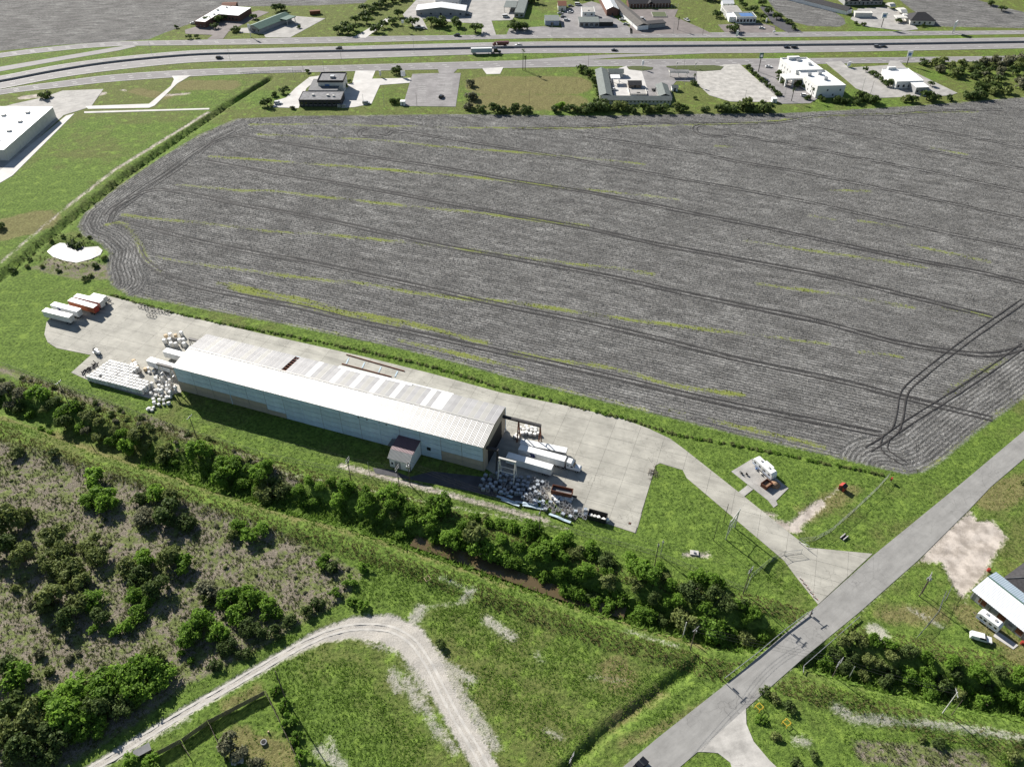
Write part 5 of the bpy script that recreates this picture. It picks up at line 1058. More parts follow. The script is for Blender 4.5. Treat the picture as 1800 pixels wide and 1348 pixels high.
# tumbled sacks beside the west door
pts = [(1050,600),(1075,640),(1130,640),(1210,640),(1235,625),(1180,690),(1250,690),(1330,720),(1370,670),(1400,690),(1160,760),(1210,760),(1260,750),(1300,780),(1350,790),(1110,830),(1150,880),(1200,820),(1240,840),(1300,830),(1350,850),(1400,830),(1420,880),(1100,920),(1160,950),(1210,900),(1250,920),(1310,900),(1370,930),(1240,960),(1300,980),(1350,970),(1130,1000),(1200,1010),(1260,1010),(1330,1060),(1140,1050),(1200,1065),(1260,1060),(1070,1125),(1130,1110),(1105,1145),(1045,885),(1060,1130)]
for k, p in enumerate(pts):
    x, y = G(*c4(*p)); zz = zat(x, y) if p[1] > 980 else .06
    up = 1.2 if (random.random() < .4 and 700 < p[1] < 950) else 0
    t = sack(x, y, max(zz, 0) + up * 0, random.uniform(0, 3), 'loose white sack tumbled by the warehouse west corner, %s from the yard' % ordn(k + 1), 'tumbled white sacks', pallet=False, sc=random.uniform(.7, 1.0))
    t.rotation_euler = (random.uniform(-.25, .25), random.uniform(-.25, .25), t.rotation_euler.z)
    if up: inst('upper_bag', ME_SACK, t, (.1, .1, 1.1), .5, .95)
for k, (p, m) in enumerate((((1300,195),M_TAN),((1360,175),M_SACK),((1430,190),M_TAN),((1500,155),M_SACK),((1350,240),M_SACK),((1280,255),M_SACK),((1430,300),M_SACK),((1480,250),M_SACK),((1370,295),M_SACK),((1530,245),M_SACK),((1540,300),M_SACK),((870,500),M_TAN),((890,530),M_SACK),((900,560),M_SACK),((920,590),M_TAN),((850,550),M_SACK),((1025,610),M_TAN))):
    x, y = G(*c4(*p)); t = thing('drum_sack', '%s rounded sack near the west dark crane beam and yard, %s from the trailers' % ('tan' if m is M_TAN else 'white', ordn(k + 1)), 'sack', (x, y, .06), random.uniform(0, 3), 'rounded sacks on the west yard')
    o = inst('bag', ME_SACK if m is M_SACK else ME_SACK.copy(), t, (0, 0, .0), 0, 1.05)
    if m is M_TAN: o.data.materials[0] = M_TAN
    if k < 11: inst('lower_bag', ME_SACK, t, (.2, .1, .0), .4, (1, 1, .9)); o.location.z = 1.0
# cages: plastic tank in a wire frame on a pallet
tank_me = MB().box(-.55, .55, -.47, .47, .16, 1.1).box(-.2, .2, -.2, .2, 1.1, 1.18).mesh('tank'); tank_me.materials.append(M_TOTE)
cg = MB()
for x in (-.6, -.2, .2, .6):
    for y in (-.52, .52): cg.box(x - .03, x + .03, y - .03, y + .03, .14, 1.16)
for z in (.4, .78, 1.14):
    cg.box(-.62, .62, -.55, -.49, z, z + .05); cg.box(-.62, .62, .49, .55, z, z + .05); cg.box(-.63, -.57, -.49, .49, z, z + .05); cg.box(.57, .63, -.49, .49, z, z + .05)
cage_me = cg.mesh('cage'); cage_me.materials.append(M_STEEL)
tank_poly = [(i, j) for i in range(1) for j in range(1)]
def tote(x, y, z, rz_, label, group, tank=True, tilt=None):
    t = thing('liquid_tote', label, 'tote', (x, y, z), rz_, group)
    if tilt: t.rotation_euler = (tilt[0], tilt[1], rz_)
    inst('pallet', ME_PAL, t)
    if tank: inst('tank', tank_me, t)
    inst('cage', cage_me, t); return t
P_SH = GL([(850, 838), (880, 828), (905, 840), (945, 842), (965, 852), (955, 868), (930, 880), (905, 872), (842, 862)])
sh = [p for p in []]
def scatter_poly(poly, d, n, jit_seed=1, tries=40):
    rnd = random.Random(jit_seed); xs_ = [p[0] for p in poly]; ys_ = [p[1] for p in poly]; out = []
    for _ in range(n * tries):
        p = (rnd.uniform(min(xs_), max(xs_)), rnd.uniform(min(ys_), max(ys_)))
        ins = False
        for i in range(len(poly)):
            a, b = poly[i], poly[(i + 1) % len(poly)]
            if (a[1] > p[1]) != (b[1] > p[1]) and p[0] < (b[0] - a[0]) * (p[1] - a[1]) / (b[1] - a[1]) + a[0]: ins = not ins
        dd = d(rnd) if callable(d) else d
        if ins and all((p[0] - q[0]) ** 2 + (p[1] - q[1]) ** 2 > ((dd + q[2]) / 2) ** 2 for q in out): out.append((p[0], p[1], dd))
        if len(out) >= n: break
    return out
for k, p in enumerate(sorted(scatter_poly(P_SH, 1.45, 110, 3), key=lambda q: q[0])):
    z = .06 + (1.2 if random.random() < .0 else 0)
    tote(p[0], p[1], z if k else z, R(-20) + random.uniform(-.5, .5), 'caged tote in the shaded pile by the gantry, %s from the warehouse' % ordn(k + 1), 'shaded totes below the gantry', tank=random.random() < .8)
P_SU = GL([(930, 866), (968, 876), (1004, 882), (1006, 895), (1030, 898), (1030, 912), (1008, 912), (985, 905), (960, 898), (940, 890), (922, 880)])
for k, p in enumerate(sorted(scatter_poly(P_SU, 1.4, 80, 5), key=lambda q: q[0])):
    tote(p[0], p[1], .06, R(-20) + random.uniform(-.35, .35), 'sunlit tote cage in the jumble before the dump trailer, %s from the left' % ordn(k + 1), 'sunlit tote cages', tank=random.random() < .45, tilt=(random.uniform(-.5, .5), 0) if random.random() < .25 else None)
for k, p in enumerate([(973,873),(979,875),(985,873),(990,877),(996,877),(1000,880),(977,879),(1003,876)]):
    x, y = G(p[0], p[1] + 2.5); sack(x, y, .06, random.uniform(0, 2), 'bright white sack in front of the dump trailer, %s from the left' % ordn(k + 1), 'white sacks by the dump trailer')
b0, b1 = Vector(G(1031, 912)), Vector(G(1064, 921)); bd = (b1 - b0).normalized(); bn = Vector((-bd.y, bd.x))
for k in range(5):
    p = b0 + bd * (1.1 + k * 1.25 + (.5 if k > 2 else 0)) + bn * random.uniform(.8, 1.6); sack(p.x, p.y, .4, random.uniform(0, 2), 'white sack lying in the long dark bin, %s from the left' % ordn(k + 1), 'sacks in the dark bin', False, .85)
for k, p in enumerate([(908,766),(913,760),(920,757),(927,757),(934,759),(941,760),(918,764),(925,763),(932,765),(940,766),(947,764),(910,772),(905,770),(915,754),(925,752),(935,754),(941,756)]):
    x, y = G(*p); sack(x, y, .06, random.uniform(0, 2), '%s sack under the east crane beam, %s from the doorway' % (('white', 'dusty white')[k % 2], ordn(k + 1)), 'sacks under the crane beam', True, random.uniform(.8, 1.05))
for k, p in enumerate([(868,778),(872,772),(875,768),(870,784),(884,760),(887,757)]):
    x, y = G(*p); sack(x, y, .06, random.uniform(0, 2), 'blue-shaded sack at the warehouse east door, %s from the front' % ordn(k + 1), 'sacks at the east door')
# bent panels lying by the fence
M_PANEL = mat('pale_blue_sheet', (.42, .52, .58), .5, var=.2)
for k, (a, b) in enumerate((((872, 874), (908, 888)), ((880, 880), (912, 892)), ((905, 884), (945, 892)), ((918, 890), (955, 898)), ((935, 880), (950, 886)), ((964, 906), (1002, 922)), ((875, 868), (890, 872)), ((890, 874), (900, 878)))):
    A, B = G(*a), G(*b); L = math.hypot(B[0] - A[0], B[1] - A[1]); t = thing('roof_sheet_scrap', 'pale bent metal sheet on the grass by the totes, %s from the left' % ordn(k + 1), 'scrap sheet', (*A, max(zat(*A), .05) + .1 + .05 * k), math.atan2(B[1] - A[1], B[0] - A[0]), 'scrap sheets by the fence')
    MB().prof([(0, .0), (L * .4, .25), (L * .7, .1), (L, .3), (L, .36), (L * .7, .16), (L * .4, .31), (0, .06)], 0, .9).build('sheet', M_PANEL, t)
# black pipe stubs at the end of the sack block, steel racks, rails behind the warehouse
for k in range(16):
    x, y = G(*c4(190 + (k % 8) * 27 + random.uniform(-8, 8), 660 - (k % 8) * 16 - (k // 8) * 28)); t = thing('scrap_post', 'dark scrap post leaning beside the sack block, %s from the lawn' % ordn(k + 1), 'post', (x, y, .05), random.uniform(0, 6), 'dark scrap posts')
    MB().tube((0, 0, .2), (random.uniform(.6, 1.4), 0, random.uniform(.7, 1.5)), .16, 6).build('post', M_DARK, t); MB().box(-.4, .4, -.4, .4, 0, .25).build('base', M_DARK, t)
for k, (a, b) in enumerate((((601, 640), (688, 663)), ((594, 632), (598, 638)), ((609, 624), (711, 653)))):
    if k == 1: continue
    A, B = G(*a), G(*b); t = thing('floor_rail', 'rust-brown steel rail on the concrete behind the warehouse, %s the building' % ('nearest' if k == 0 else 'farther from'), 'rail', (*A, .05), math.atan2(B[1] - A[1], B[0] - A[0]), 'rails on the yard'); L = math.hypot(B[0] - A[0], B[1] - A[1])
    MB().box(0, L, -.25, .25, 0, .12).build('base_plate', M_RUST, t); MB().box(0, L, -.1, .1, .123, .4).build('rail', M_RUST, t)
for k, x in enumerate((608, 636, 665, 694)):
    A, B = G(x, 641 + (x - 608) * .255), G(x + 5, 630 + (x - 608) * .265); t = thing('cross_sleeper', 'pale blue cross bar between the two yard rails, %s from the left' % ordn(k + 1), 'bar', (*A, .06), math.atan2(B[1] - A[1], B[0] - A[0]), 'bars between rails'); L = math.hypot(B[0] - A[0], B[1] - A[1]); MB().box(0, L, -.25, .25, 0, .1).build('plate', M_PANEL, t); MB().box(.2, .5, -.12, .12, .103, .2).build('bolt', M_STEEL, t)
for k, p in enumerate(((243, 541), (255, 546), (268, 548), (258, 556), (284, 550))):
    A = G(*p); t = thing('steel_rack', 'low dark steel rack on the west yard, %s from the trailers' % ordn(k + 1), 'rack', (*A, .05), R(-20), 'steel racks')
    for y in (0, 1.6): MB().box(0, 3.6, y, y + .15, .7, .85).build('rail', M_DARK, t)
    for x in (0, 1.7, 3.45):
        for y in (0, 1.6): MB().box(x, x + .15, y + .005, y + .145, 0, .7).build('leg', M_DARK, t)
        MB().box(x, x + .15, .15, 1.6, .72, .83).build('cross_bar', M_DARK, t)
# forklift
t = thing('forklift', 'small white and dark forklift alone on the west yard', 'forklift', (*G(166, 622), .06), R(-25)); MB().prof([(0, .4), (2.4, .4), (2.4, 1.1), (1.9, 1.2), (0, 1.3)], 0, 1.3).build('body', M_WHITE, t); MB().box(-.25, -.1, .15, 1.15, .1, 2.4).build('mast', M_DARK, t); MB().box(.5, 1.8, .05, 1.25, 2.1, 2.2).build('overhead_guard', M_WHITE, t)
for x in (.55, 1.75):
    for y in (.1, 1.2): MB().box(x - .05, x + .05, y - .05, y + .05, 1.2, 2.1).build('guard_post', M_DARK, t)
for x in (.4, 2.0):
    for y in (.1, 1.2): wheel(t, x, y, .35, .25)
for y in (.35, .9): MB().box(-1.3, -.25, y - .07, y + .07, .12, .18).build('fork', M_STEEL, t)

# ------------------------------------------------------------------ poles, wires, signs
def pole(base, h, label, arms=1, tr=0, name='power_pole', az=0.0, r=.17, group='utility poles', m=None):
    z = zat(*base) - .1; t = thing(name, label, 'pole', (base[0], base[1], z), az, group); m = m or M_POLE
    MB().tube((0, 0, 0), (0, 0, h), r, 7, r * .7).build('post', m, t)
    for k in range(arms):
        zz = h - .5 - k * 1.1; MB().box(-1.3, 1.3, -.08, .08, zz, zz + .16).build('crossarm', M_GREYW, t)
        for x in (-1.2, -.4, .4, 1.2): MB().tube((x, 0, zz + .16), (x, 0, zz + .42), .07, 5).build('insulator', M_STEEL, t)
    for k in range(tr):
        MB().tube((.45 * math.cos(k * 2.1), .45 * math.sin(k * 2.1), h - 2.6), (.45 * math.cos(k * 2.1), .45 * math.sin(k * 2.1), h - 1.6), .26, 8).build('transformer', M_STEEL, t)
    return Vector((base[0], base[1], z + h - .2))
RD = bearing((1290, 1191), (1536, 975))
pA = pole(G(128, 724), 14.5, 'tall thin pole rising from the shrubs left of the sack block', 1, az=R(70))
pB = pole(G(352, 786), 14.0, 'tall thin pole rising from the canal trees below the warehouse west corner', 1, az=R(70))
pC = pole(G(618, 848), 11.5, 'pole with crossarm left of the annex, in front of bright trees', 2, 1, az=R(70))
pD = pole(G(703, 862), 12.0, 'twin-arm pole below the annex, left of the transformer pole', 2, 0, az=R(70))
pE = pole(G(721, 852), 11.0, 'pole with transformers beside the annex corner', 1, 3, az=R(70))
pF = pole(G(948, 944), 13.0, 'dark pole between the tote jumble and the canal trees', 1, az=R(70))
pG = pole(G(1150, 997), 12.3, 'pole with small box on the lawn south of the yard corner', 0, 1, az=R(70)); pole(G(1161, 976), 8.0, 'short grey pole next to the boxed pole on the lawn', 0, 1, az=R(70), m=M_STEEL, r=.12)
pH = pole(G(1306, 1044), 12.8, 'pole with crossarms beside the gate fence and canal trees', 2, 1, az=R(45))
pI = pole(G(1213, 1143), 11.0, 'dark pole whose shadow crosses the road near the guardrail', 1, 1, az=R(40)); pole(G(1202, 1112), 8.0, 'bare pale pole at the edge of the canal trees', 0, m=M_OFFW, r=.2)
pJ = pole(G(1616, 1048), 11.0, 'double-arm pole with transformers on the lawn east of the road', 2, 3, az=R(60)); pole(G(1621, 1042), 7.5, 'shorter support pole beside the transformer pole', 0, r=.13)
pK = pole(G(1656, 1254), 11.0, 'pole in tall grass at the lower right with long shadow', 1, 0, az=R(80), m=M_OFFW); pole(G(1672, 1257), 8.0, 'thin bare pole right of the lower right pole', 0, r=.1)
pL = pole(G(1465, 1186), 9.5, 'pole with many arms beside the east guardrail thicket', 3, 0, az=R(40)); pole(G(1496, 1184), 6.5, 'leaning grey stub pole beside the thicket', 0, m=M_STEEL)
pM = pole(G(502, 1228), 14.3, 'tall dark pole beside the gravel track with shadow across it', 0, 0, r=.2)
pN = pole(G(1001, 1368), 12.8, 'white-topped pole at the bottom edge above the ditch', 2, 0, az=R(60))
pO = pole(G(1424, 1082), 3.4, 'low pole with fittings at the guardrail end near the driveway', 1, 1, az=R(30))
pole(G(650, 835), 6.5, 'slim lamp post on the grass left of the annex', 0, 0, 'lamp_post', r=.1, m=M_STEEL)
M_WIRE = mat('black_cable', (.05, .05, .052), .6)
def wires(a, b, label, n=3):
    mb = MB(); a = Vector(a); b = Vector(b); d = (b - a); nrm = Vector((-d.y, d.x, 0)).normalized()
    for k in range(n):
        o = nrm * (k - (n - 1) / 2) * .9; pr = None
        for i in range(11):
            t_ = i / 10; p = a.lerp(b, t_) + o - Vector((0, 0, 4 * .9 * t_ * (1 - t_)))
            if pr is not None: mb.tube(pr, p, .025, 3)
            pr = p
    o = mb.build('overhead_wires', M_WIRE); tag(o, label, 'cable', 'overhead wires')
wires(pA, pB, 'overhead wires between the two western poles'); wires(pB, pC, 'overhead wires from western pole to the crossarm pole'); wires(pC, pD, 'overhead wires passing the annex'); wires(pE, pF, 'overhead wires above the shaded totes'); wires(pF, pG, 'overhead wires from tote jumble to lawn pole', 2); wires(pG, pH, 'overhead wires along the lawn to the gate pole', 2); wires(pH, pI, 'overhead wires crossing the canal trees'); wires(pI, pL, 'overhead wires crossing the road'); wires(pL, pK, 'overhead wires above the tall grass at lower right', 2); wires(pI, pN, 'overhead wires above the roadside ditch', 2)
# sign frame on the lawn
t = thing('billboard_frame', 'white edge-on billboard on two posts beside the driveway', 'billboard', (*G(1276, 948), 0), R(52))
for x in (0, 6.0): MB().tube((x, 0, 0), (x, 0, 9.2), .2, 6).build('post', M_STEEL, t)
MB().box(-.4, 6.4, -.25, -.1, 8.5, 9.5).build('panel', M_OFFW, t); MB().tube((0, .1, 5.2), (6, .1, 5.2), .08, 5).build('rail', M_STEEL, t); MB().tube((0, .1, .5), (6, .1, 5.6), .06, 5).build('brace', M_STEEL, t); MB().tube((6, .1, .5), (0, .1, 5.6), .06, 5).build('brace', M_STEEL, t)
pole(G(1254, 950), 9.5, 'dark slim pole left of the edge-on billboard', 0, r=.11, m=M_DARK); pole(G(1272, 918), 9.0, 'dark slim pole at the driveway edge beyond the billboard', 0, r=.11, m=M_DARK)
def sign(base, h, w, sh_, m_post, m_panel, label, az=0.0, mark=None, twin=False):
    t = thing('pole_sign', label, 'sign', (*base, 0), az, 'roadside signs')
    for x in ((-w * .35, w * .35) if twin else (0,)): MB().tube((x, 0, 0), (x, 0, h - sh_), .28 if h > 8 else .12, 7).build('post', m_post, t)
    MB().box(-w / 2, w / 2, -.25, .25, h - sh_, h).build('panel', m_panel, t)
    if mark: MB().box(-w * .3, w * .3, -.28, -.26, h - sh_ * .75, h - sh_ * .3).build('logo', mark, t)
    return t
sign(G(1333, 127), 13.0, 2.6, 3.8, M_DARK, M_GREEN, 'tall dark pole sign with green panel left of the hotel', .1, M_WHITE)
sign(G(1593.6, 115), 10.0, 3.2, 4.6, M_DARK, M_WHITE, 'dark pole sign with white panel east of the diner', -.3, M_BLUE)
sign(G(1129, 122), 6.0, 1.6, 3.0, M_OFFW, M_WHITE, 'oval white motel sign on the grass island', .4)
sign(G(1189, 121), 4.5, .9, 1.4, M_OFFW, M_OFFW, 'slim sign on the second grass island'); sign(G(1222, 120.5), 4.0, .9, 1.4, M_OFFW, M_OFFW, 'slim sign at the right end of the second grass island')
sign(G(1491, 118.5), 3.6, 3.2, 3.0, M_OFFW, M_WHITE, 'low white sign board at the diner entrance', .5)
sign(G(669, 136), 4.5, 1.4, 3.4, M_OFFW, M_OFFW, 'low pale sign on the lawn right of the restaurant', .6); sign(G(709, 137), 4.6, 3.0, 3.6, M_OFFW, M_WHITE, 'white board sign beside the cracked parking lot', 0)
sign(G(1295, 66), 5.0, 2.2, 4.2, M_OFFW, M_WHITE, 'small white road sign beyond the far lanes, below the cafe', .7); sign(G(1675, 58), 8.5, 6.0, 4.4, M_STEEL, M_WHITE, 'striped white road sign by the far frontage road', .9, None, True)
sign(G(1549, 49), 11.0, 4.0, 4.0, M_DARK, M_WHITE, 'white and blue hotel sign on a tall post at upper right', 0, M_BLUE)
sign(G(441, 66), 9.5, 1.8, 3.0, M_OFFW, M_WHITE, 'tall white shop sign before the green-roofed shop'); sign(G(709, 55), 8.0, 1.8, 2.2, M_DARK, M_WHITE, 'pole sign on the lawn left of the parked boat')
sign(G(1346, 44), 5.0, 1.0, 2.6, M_OFFW, M_WHITE, 'white sign beside the blue-roofed cafe'); sign(G(1360, 60), 2.4, 1.8, 1.2, M_OFFW, M_WHITE, 'low white sign at the lane mouth right of the cafe')
sign(G(1565, 847), 2.0, 1.0, .9, M_STEEL, M_RED, 'small red sign at the corner of the gate fence', .8)
for k, (x, y, h) in enumerate([(733,187,9),(676,190,9.5),(640,190,9),(1201,127,9),(1202,155,9),(1308,182,9),(930,182,9),(1218,150,9),(517,139,8),(535,135,8),(970,64,11),(1110,63,11),(818,62,10),(480,16,10),(497,12,10),(573,42,10),(640,22,10),(1515,160,9),(1530,166,9),(1378,175,8),(1183,60,9),(1235,62,9),(728,95,11),(570,128,8),(1034,117,9),(405,108,11),(268,98,11),(600,105,10)]):
    pole(G(x, y), h, 'slim street pole number %d counted along the highway verge, mixed heights' % (k + 1) if False else 'slim roadside pole, %s in the list of verge poles from mid to edges' % ordn(k + 1) if False else 'slim grey pole beside %s' % ['the cracked parking lot','the restaurant lawn, right one','the restaurant bins','the motel fuel canopy','the motel side lawn, lower one','the gravel lot lower edge','the brown lawn lower hedge','the motel side lawn, upper one','the ditch bridge, left one','the ditch bridge, right one','the blue shed and frontage road','the long white motel wall','the far black car','the far field corner, left one','the far field corner, right one','the green-roofed shop lawn','the far tree belt','the diner lot hedge, left one','the diner lot hedge, right one','the hotel palms','the far motel drive, left one','the far motel drive, right one','the near lanes above the restaurant lawn','the restaurant upper roof','the brown lawn upper hedge','the near lanes at the first black car','the highway bend','the near lanes above the restaurant'][k], 0, r=.11, name='street_pole', group='slim street poles', m=M_STEEL if k % 3 else M_POLE)

# ------------------------------------------------------------------ fences and rails
M_MESH = mat('chain_link', (.24, .245, .24), .7, .2, var=.2); M_WIREF = mat('weathered_wire', (.13, .125, .115), .8, var=.2)
def chainfence(pts, label, h=2.0, step=3.2, m=M_MESH, dens=9):
    t = thing('chain_link_fence', label, 'fence', (0, 0, 0), 0, 'chain link fences'); W_ = GL(pts); lat = MB()
    for a, b in zip(W_[:-1], W_[1:]):
        L = math.hypot(b[0] - a[0], b[1] - a[1]); n = max(1, int(L / step)); an = math.atan2(b[1] - a[1], b[0] - a[0])
        za, zb = max(zat(*a), 0), max(zat(*b), 0)
        for i in range(n + 1):
            x, y = a[0] + (b[0] - a[0]) * i / n, a[1] + (b[1] - a[1]) * i / n; MB().tube((x, y, -.2), (x, y, h + .05), .05, 5).build('post', m, t)
        c = ((a[0] + b[0]) / 2, (a[1] + b[1]) / 2)
        for z in (.1, h): lat.obox((c[0], c[1], z), (L, .05, .05), an)
        k = int(L * 2.2)
        for i in range(k):
            u0 = i / k; u1 = min(1, u0 + h / L); p = (a[0] + (b[0] - a[0]) * u0, a[1] + (b[1] - a[1]) * u0, .1); q = (a[0] + (b[0] - a[0]) * u1, a[1] + (b[1] - a[1]) * u1, h)
            lat.tube(p, q, .011, 3); lat.tube((p[0], p[1], h), (q[0], q[1], .1), .011, 3)
    o = lat.build('wire_mesh', m, t); o['kind'] = 'stuff'; return t
chainfence([(1404,953),(1432,950),(1460,935),(1500,900),(1540,862),(1562,838)], 'chain link fence from the gate to the field corner')
chainfence([(1378,975),(1350,990),(1320,1015),(1310,1040)], 'short chain link fence from the gate to the canal trees')
chainfence([(1660,985+60),(1648,1078),(1630,1100),(1608,1126)], 'fence with white posts across the lawn east of the road'); chainfence([(1672,1032),(1660,1058)], 'short fence by the pink gravel lot')
chainfence([(0,642),(150,695),(300,752),(480,806)], 'long wire fence along the grass below the sack block', step=5, m=M_WIREF); chainfence([(480,806),(620,834),(780,872),(900,903)], 'long wire fence along the path below the annex', step=5, m=M_WIREF)
chainfence([(900,903),(1000,935),(1150,975),(1310,1040)], 'long wire fence between the lawn and canal trees', step=5, m=M_WIREF)
# gate leaves
for k, (a, b) in enumerate((((1378, 976), (1408, 972)), ((1404, 953), (1420, 966)))):
    A, B = G(*a), G(*b); L = math.hypot(B[0] - A[0], B[1] - A[1]); t = thing('farm_gate', '%s' % ('open pipe gate leaf on the left side of the driveway', 'open pipe gate leaf on the right side of the driveway')[k], 'gate', (*A, .05), math.atan2(B[1] - A[1], B[0] - A[0]), 'driveway gate')
    for z in (.2, 1.8): MB().tube((0, 0, z), (L, 0, z), .05, 5).build('rail', M_STEEL, t)
    for x in (0, L): MB().tube((x, 0, 0), (x, 0, 2.0), .06, 5).build('post', M_STEEL, t)
    MB().tube((0, 0, .2), (L, 0, 1.8), .04, 5).build('brace', M_STEEL, t)
def guardrail(pts, label):
    t = thing('guardrail', label, 'guardrail', (0, 0, 0), 0, 'guardrails'); W_ = GL(pts)
    for a, b in zip(W_[:-1], W_[1:]):
        L = math.hypot(b[0] - a[0], b[1] - a[1]); an = math.atan2(b[1] - a[1], b[0] - a[0]); MB().obox(((a[0] + b[0]) / 2, (a[1] + b[1]) / 2, .55), (L, .12, .34), an).build('rail', M_STEEL, t)
        for i in range(int(L / 1.9) + 1):
            u = min(1, i * 1.9 / L); MB().obox((a[0] + (b[0] - a[0]) * u + .1, a[1] + (b[1] - a[1]) * u + .1, -1.0 if False else -.4), (.15, .15, 1.3), an).build('post', M_WOOD, t)
guardrail([(1273,1194),(1330,1150),(1380,1108),(1420,1078)], 'guardrail on the west side of the road over the canal'); guardrail([(1411,1184),(1412,1172),(1460,1130),(1510,1086)], 'guardrail on the east side of the road over the canal')
guardrail([(423,130),(480,127),(530,126)], 'low white rail where the frontage road crosses the ditch')
for k, p in enumerate(((1406, 1017), (1412, 1025), (1418, 1033), (1424, 1041), (1430, 1049))):
    a = G(*p); t = thing('barrier_post', 'short red and white post along the driveway kerb, %s from the gate' % ordn(k + 1), 'post', (*a, 0), R(-50), 'red and white kerb posts'); MB().tube((0, 0, 0), (0, 0, .45), .12, 6).build('base', M_RED, t); MB().tube((0, 0, .45), (0, 0, .9), .12, 6).build('band', M_WHITE, t); MB().tube((.3, 0, .3), (1.5, 0, .3), .07, 5).build('bar', M_RED, t)
# timber yard fence bottom left
def boardfence(a, b, label, h=2.0):
    A, B = G(*a), G(*b); L = math.hypot(B[0] - A[0], B[1] - A[1]); t = thing('board_fence', label, 'fence', (*A, 0), math.atan2(B[1] - A[1], B[0] - A[0]), 'board fences of the back yard'); n = int(L / .32)
    me = MB().box(.01, .30, -.02, .02, .05, 1.0).mesh('board'); me.materials.append(M_WOOD)
    for i in range(n): inst('board', me, t, (i * .32, random.uniform(-.012, .012), 0), 0, (1, 1, h * random.uniform(.96, 1.03)))
    for z in (.4, h - .4): MB().box(0, L, .03, .1, z, z + .1).build('rail', M_WOOD, t)
    for i in range(int(L / 2.4) + 1): MB().box(i * 2.4, i * 2.4 + .1, .035, .14, 0, h).build('post', M_WOOD, t)
boardfence((273, 1330), (322, 1304), 'low left board fence panel of the back yard'); boardfence((322, 1304), (368, 1272), 'middle board fence panel between track and back yard'); boardfence((368, 1272), (468, 1220), 'tall board fence along the gravel track'); boardfence((468, 1220), (530, 1350), 'board fence on the right side of the back yard', 1.7); boardfence((368, 1272), (398, 1340), 'board fence dividing the back yard', 1.6); boardfence((320, 1308), (334, 1330), 'short grey board fence at the yard corner', 1.5)
lc, an, L = frame((238, 1326), (264, 1312)); t = thing('flat_shed', 'small flat grey shed roof beside the gravel track', 'shed', lc, an); MB().box(0, L, -1.4, .4, 0, 1.1).build('wall', M_WOOD, t); MB().box(-.2, L + .2, -1.6, .6, 1.103, 1.2).build('roof', M_GREYROOF, t); MB().box(1, 1.9, -1.46, -1.39, .05, 1.0).build('door', M_DARK, t)
gable('yard_hut', 'pale small hut among trees in the back yard', 'hut', (412, 1346), (428, 1341), 2.4, 1.7, .6, M_OFFW, M_GREYW)
t = thing('fire_pit', 'small dark round pit on the back yard grass', 'fire pit', (*G(464, 1305), 0), 0); MB().tube((0, 0, 0), (0, 0, .6), .8, 10).build('ring', M_GREYW, t); MB().tube((0, 0, .603), (0, 0, .63), .6, 10).build('ash', M_BLACK, t)
t = thing('yard_post', 'small bush-like stump left of the fire pit', 'stump', (*G(472, 1287), 0), 0); MB().tube((0, 0, 0), (.1, 0, .7), .3, 7, .2).build('stump', M_WOOD, t); MB().tube((.1, 0, .7), (.1, 0, .74), .22, 7).build('cut_face', M_TAN, t)
# yellow marker cages, pads, small things
for k, (p, m, l) in enumerate((((1334, 1252), M_YELLOW, 'orange-yellow pipe cage at the junction corner'), ((1382, 1280), M_YELLOW, 'yellow pipe cage standing in tall grass by the junction'), ((750, 1026), M_TAN, 'tan pipe cage in the grass above the gravel bend'))):
    a = G(*p); t = thing('pipe_cage', l, 'cage', (*a, 0), R(35), 'pipe cages'); s = 1.5
    for x in (0, s):
        for y in (0, s): MB().tube((x, y, 0), (x, y, 1.3), .07, 5).build('post', m, t)
        MB().tube((x, 0, 1.3), (x, s, 1.3), .07, 5).build('rail', m, t); MB().tube((0, x, 1.3), (s, x, 1.3), .07, 5).build('rail', m, t)
t = thing('service_pad', 'white concrete service box pad on the lawn', 'pad', (*G(1213, 975), 0), R(-8)); MB().box(0, 2.6, 0, 1.7, 0, .35).build('slab', M_PALE, t); MB().box(1, 1.6, .5, 1.1, .353, .7).build('hatch', M_STEEL, t)
t = thing('culvert_head', 'pale concrete culvert mouth in the roadside grass', 'culvert', (*G(1482, 951), .1), R(38)); MB().box(0, 2.6, 0, .25, 0, .6).build('headwall', M_PALE, t); MB().box(0, 2.6, .25, 1.1, 0, .1).build('apron', M_BLACK, t); MB().box(0, 2.6, 1.1, 1.35, 0, .6).build('headwall', M_PALE, t)
t = thing('culvert_head', 'small white culvert pipe in grass beside the dark pole', 'culvert', (*G(1247, 1120), 0), R(30)); MB().tube((0, 0, .6), (1.0, 0, .6), .6, 10).build('pipe', M_PALE, t); MB().tube((1.003, 0, .6), (1.02, 0, .6), .45, 10).build('mouth', M_BLACK, t)
t = thing('yard_drain', 'square dark drain grate near the yard corner', 'drain', (*G(1104, 921), .053), R(-20)); MB().box(0, .9, 0, .9, 0, .02).build('frame', M_DARK, t)
for i in range(4): MB().box(.1, .8, .12 + i * .2, .22 + i * .2, .02, .04).build('bar', M_RUST, t)
t = thing('brush_pile', 'dark dead branches piled at the inner yard corner', 'brush pile', (*G(1149, 832), .05), 0); mb = MB()
for k in range(60): a = Vector((random.gauss(0, .9), random.gauss(0, 1.8), random.uniform(.05, .5))); d = Vector((random.gauss(0, 1), random.gauss(0, 1), random.gauss(0, .25))); mb.tube(a, a + d, .05, 4)
o = mb.build('branches', M_WOOD, t); o['kind'] = 'stuff'
t = thing('chip_heap', 'round heap of brown wood chips beside the site motorhome', 'heap', (*G(1362, 853), .06), 0); mb = MB(); n = 14
